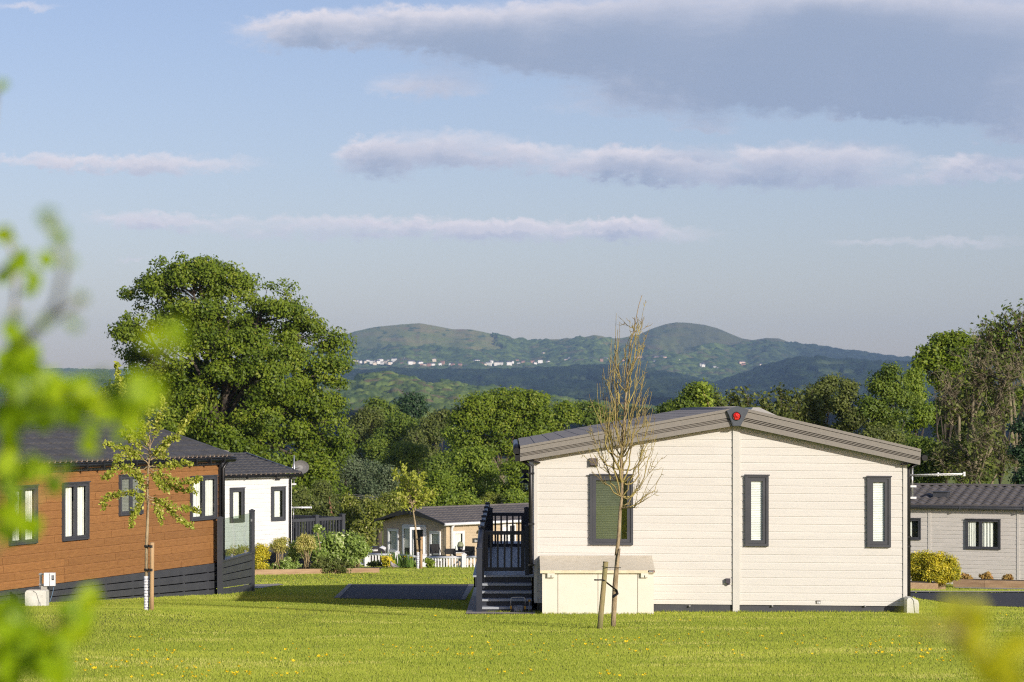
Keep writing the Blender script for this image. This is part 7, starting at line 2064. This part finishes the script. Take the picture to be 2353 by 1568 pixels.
for (zx, zy) in ((55, 657), (190, 690), (185, 727), (135, 742), (150, 755), (95, 737), (255, 735), (275, 750), (290, 720), (515, 743), (600, 724), (640, 740), (690, 738), (738, 710), (625, 492), (667, 531), (758, 536), (587, 540), (388, 560), (292, 565), (165, 531), (460, 602), (490, 605), (632, 633), (557, 620), (783, 598), (838, 596), (853, 598), (881, 591), (921, 592), (1038, 588), (1372, 578), (1380, 494), (1440, 499), (1476, 511), (1590, 525), (1683, 521), (1595, 580), (1757, 585), (1815, 562), (1872, 545), (1948, 572), (1968, 580), (1990, 570), (2048, 578), (2075, 578), (2097, 573), (2073, 520), (2078, 425), (2233, 529), (2213, 497), (2183, 489), (2305, 560), (2287, 580), (2222, 615), (2060, 688), (2180, 713), (2310, 725), (2325, 717), (2280, 465), (1185, 545), (1785, 263), (2210, 265), (513, 200), (1690, 557), (1540, 560), (1755, 525), (1900, 522), (1075, 645), (560, 750), (445, 757)):
    spots.append(((800 + zx / 2.139) / S2, (2200 + zy / 2.139) / S2))
for (zx, zy) in ((193, 188), (263, 245), (163, 233), (5, 264), (45, 270), (215, 312), (303, 307), (268, 303), (297, 375), (150, 460), (122, 490), (495, 235), (507, 232), (555, 231), (616, 220), (690, 217), (738, 222), (787, 211), (851, 215), (880, 217), (905, 215), (930, 230), (987, 213), (858, 244), (885, 240), (780, 250), (765, 260), (688, 283), (495, 270), (577, 258), (635, 256), (653, 323), (745, 338), (890, 303), (1027, 308), (930, 320), (1110, 195), (1128, 186), (1160, 217), (1212, 228), (1150, 232), (1145, 255), (1280, 211), (1333, 187), (1441, 176), (1455, 222), (1477, 243), (1475, 265), (1430, 277), (1545, 195), (1617, 185), (1775, 173), (1850, 195), (1867, 203), (1880, 202), (1655, 297), (1675, 322), (1745, 338), (1895, 298), (1765, 92), (1282, 73), (1351, 75), (2028, 184), (2105, 190), (2178, 201), (2250, 214), (2345, 222), (2178, 257), (2140, 258), (2113, 237), (2296, 270), (2240, 320), (2337, 101), (720, 460), (748, 495), (830, 487), (950, 482), (997, 483), (1035, 480), (785, 488), (675, 490), (1150, 342)):
    spots.append(((1900 + zx / 1.961) / S2, (2300 + zy / 1.961) / S2))
for (zx, zy) in ((95, 1092), (227, 1111), (321, 1106), (286, 1130), (240, 1160), (195, 1185), (155, 1210), (120, 1195), (300, 1215), (280, 1248), (228, 1195), (435, 1130), (440, 1160), (537, 1095), (537, 1172), (440, 1292), (350, 1277), (280, 1292), (537, 1270), (650, 1178), (733, 1178), (770, 1092), (870, 1195), (890, 1245), (845, 1245), (800, 1257), (760, 1248), (835, 1285), (715, 1335), (770, 1340), (822, 1348), (975, 1362), (1045, 1345), (1025, 1385), (1118, 1336), (1140, 1370), (577, 1445), (685, 1417), (1690, 803), (1740, 833), (1048, 1235), (1107, 1262), (10, 1215), (42, 1278), (1000, 932), (728, 932), (1343, 1384), (1423, 1460)):
    spots.append(((3200 + zx / 3.086) / S2, (2050 + zy / 3.086) / S2))
for k in range(26): spots.append((rnd.uniform(620, 1085), rnd.choice((1331, 1335, 1338)) + rnd.uniform(-6, 4)))
first = True
for (px, py) in spots[:298]:
    p = PG(px, min(py + 1, 1590))
    o = fl0 if first else fl0.copy()
    if not first: COL.objects.link(o)
    first = False
    o.location = p; o.rotation_euler = (rnd.uniform(-.5, .1), rnd.uniform(-.4, .4), rnd.uniform(0, 6.3)); s = rnd.uniform(.75, 1.25); o.scale = (s, s, s)
    tag(o, "small yellow buttercup growing in the sunlit lawn", "flower", "buttercups scattered over the lawn")

# ------------------------------------------------------------------ out of focus hedge shoots close to the camera
def fg_shrub(name, label, specs, twigs, base, seed, leafm):
    """specs: (column, row, spread, count, distance, leaf size)"""
    rng = np.random.default_rng(seed)
    R = thing(name, label, "shrub", base)
    b = np.array(base); V = []; A = []; I = []
    mbs = MB(); mb = MB()
    att = []
    for (px, py, sp, cnt, d, L, v0) in specs:
        for k in range(int(cnt * 1.5 + .5) if cnt > 2 else cnt):
            x = px + rng.normal(0, sp * .5); y = py + rng.normal(0, sp * .5); dd = d * rng.uniform(.93, 1.07)
            c = P(x, y, dd) - Vector(base)
            nrm = Vector((rng.normal(.25, .45), rng.normal(-.85, .3), rng.normal(.3, .4))).normalized()
            t = Vector(rng.normal(0, 1, 3)); t = (t - nrm * t.dot(nrm)).normalized(); u = nrm.cross(t)
            s = L * rng.uniform(.62, 1.1)
            # ovate leaf: six outline points and a raised midrib
            prof = [(-.5, 0), (-.25, .27), (.05, .33), (.3, .2), (.5, 0), (.3, -.2), (.05, -.33), (-.25, -.27)]
            pts = [c + t * (a * s) + u * (w * s) + nrm * (abs(w) * s * .25) for a, w in prof]
            mid = c - nrm * (s * .0)
            for i in range(8):
                mb.face([mid, pts[i], pts[(i + 1) % 8]], 0, True); att.append(v0 + rng.uniform(-.12, .12))
    for tw in twigs:
        mbs.tube([P(x, y, d) - Vector(base) for x, y, d in tw], [.0028 * (1 - .6 * i / len(tw)) for i in range(len(tw))], 6)
    o = mb.build("leaves", leafm, R)
    a = o.data.attributes.new('v', 'FLOAT', 'FACE'); a.data.foreach_set('value', np.clip(np.array(att, np.float32), 0, 1))
    mbs.build("stems", BARKY, R)

D1 = 2.15
FGS = [(4, 195, 6, 2, D1, .016, .6), (10, 540, 8, 3, D1, .022, .85), (40, 605, 16, 6, D1, .022, .6), (75, 640, 12, 4, D1, .020, .6), (108, 600, 8, 3, D1, .020, .75), (75, 665, 8, 2, D1, .018, .6), (10, 640, 10, 3, D1, .02, .35),
       (112, 502, 10, 2, 1.55, .014, .4), (140, 545, 14, 3, 1.55, .013, .45), (160, 600, 10, 2, 1.55, .012, .4), (187, 688, 8, 2, 1.6, .012, .1), (102, 742, 8, 2, 1.6, .014, .2), (168, 745, 8, 2, 1.6, .014, .35), (40, 735, 10, 2, 1.7, .016, .3),
       (50, 800, 26, 9, D1, .026, .7), (20, 840, 22, 7, D1, .026, .6), (70, 850, 22, 6, D1, .026, .45), (35, 895, 26, 9, D1, .026, .4), (90, 900, 24, 8, D1, .026, .7), (140, 905, 22, 7, D1, .026, .8), (175, 890, 16, 4, D1, .024, .7), (210, 915, 20, 7, D1, .026, .85), (236, 870, 10, 2, 1.7, .016, .8),
       (30, 950, 28, 9, D1, .026, .35), (100, 950, 26, 8, D1, .026, .3), (160, 955, 26, 7, D1, .025, .35), (235, 945, 22, 6, D1, .025, .7), (205, 985, 10, 2, D1, .024, .5), (285, 930, 26, 6, 1.75, .022, .7), (310, 870, 18, 4, 1.7, .018, .75), (300, 975, 22, 4, 1.7, .02, .8),
       (355, 775, 16, 2, 1.6, .017, .9), (400, 765, 24, 3, 1.55, .014, .7), (370, 830, 16, 1, 1.55, .015, .8), (335, 905, 24, 4, 1.65, .018, .75), (365, 880, 20, 2, 1.6, .016, .7), (420, 790, 14, 2, 1.55, .012, .7),
       (20, 1010, 20, 5, D1, .024, .7), (15, 1065, 18, 6, D1, .026, .8), (60, 1085, 18, 5, D1, .026, .7), (25, 1120, 22, 7, D1, .026, .5), (95, 1080, 10, 3, D1, .024, .8), (125, 1110, 12, 4, D1, .024, .15), (150, 1080, 8, 2, D1, .022, .2), (20, 1180, 20, 7, D1, .026, .8), (60, 1210, 14, 4, D1, .024, .75), (15, 1230, 14, 4, D1, .024, .4),
       (205, 1020, 6, 1, D1, .024, .8), (265, 1010, 6, 1, D1, .022, .5), (200, 1370, 16, 4, D1, .026, .9), (185, 1405, 16, 4, D1, .026, .75), (150, 1395, 10, 2, D1, .022, .4), (20, 1400, 22, 5, D1, .026, .6), (30, 1450, 26, 9, D1, .028, .6), (70, 1470, 26, 9, D1, .028, .55), (125, 1480, 24, 8, D1, .028, .8),
       (165, 1450, 18, 5, D1, .028, .85), (30, 1510, 26, 9, D1, .028, .65), (95, 1525, 26, 9, D1, .028, .6), (150, 1530, 18, 5, D1, .026, .75), (20, 1555, 20, 6, D1, .028, .6), (115, 1500, 8, 2, D1, .024, .1), (55, 1405, 8, 2, D1, .024, .15)]
base = P(-60, 1600, 2.15); base = Vector((base.x, base.y, G(base.x, base.y)))
TW = [[(-60, 1600, 2.15), (-30, 1300, 2.15), (20, 900, 2.15), (40, 600, 2.15), (10, 540, 2.15)], [(-40, 1590, 2.15), (60, 1500, 2.15), (200, 1370, 2.15)], [(-30, 1300, 2.15), (30, 1200, 2.15), (125, 1110, 2.15), (150, 1080, 2.15)], [(20, 950, 2.15), (120, 930, 2.15), (240, 930, 2.0), (330, 900, 1.7), (400, 765, 1.56)], [(40, 800, 2.1), (110, 740, 1.7), (187, 690, 1.6)], [(60, 780, 2.1), (130, 700, 1.65), (150, 600, 1.56), (112, 502, 1.55)], [(-60, 1000, 2.15), (-40, 500, 2.15), (-10, 200, 2.15)]]
fg_shrub("hedge_shrub", "blurred bright green hedge shoots close to the camera on the left", FGS, TW, base, 91, L_FG)
D2 = 1.45
FG2 = [(2215, 1425, 24, 5, D2, .022, .75), (2235, 1480, 26, 6, D2, .024, .7), (2285, 1530, 26, 7, D2, .024, .75), (2190, 1400, 16, 3, D2, .020, .65), (2330, 1490, 20, 3, D2, .022, .9), (2320, 1560, 24, 5, D2, .024, .75), (2250, 1390, 14, 1, 1.35, .018, .75), (2120, 1440, 14, 1, 1.25, .020, .5), (2150, 1425, 12, 1, 1.25, .016, .4)]
base = P(2420, 1650, D2); base = Vector((base.x, base.y, G(base.x, base.y)))
fg_shrub("hedge_shrub", "blurred yellow green hedge shoot close to the camera at bottom right", FG2, [[(2420, 1650, D2), (2320, 1560, D2), (2235, 1470, D2), (2190, 1400, D2)], [(2270, 1510, D2), (2180, 1450, 1.35), (2120, 1440, 1.25)]], base, 92, L_FGY)

# ------------------------------------------------------------------ the air
hz = bpy.data.materials.new("haze"); hz.use_nodes = True
ht = NT(hz.node_tree); ht.n.remove(ht.n['Principled BSDF']); ho = ht.n['Material Output']
pv = ht.n.new('ShaderNodeVolumePrincipled'); pv.inputs['Color'].default_value = (.42, .64, 1.0, 1); pv.inputs['Density'].default_value = HAZE; pv.inputs['Anisotropy'].default_value = 0.0
ht.l.new(pv.outputs[0], ho.inputs['Volume'])
zlo = float(ZZ.min()) - 1.0
mb = MB(); mb.box(-9100, 9100, -260, 12600, zlo - 30, 470)
o = mb.build("haze", hz); tag(o, "thin bluish summer haze over the valley", "haze", kind='stuff')
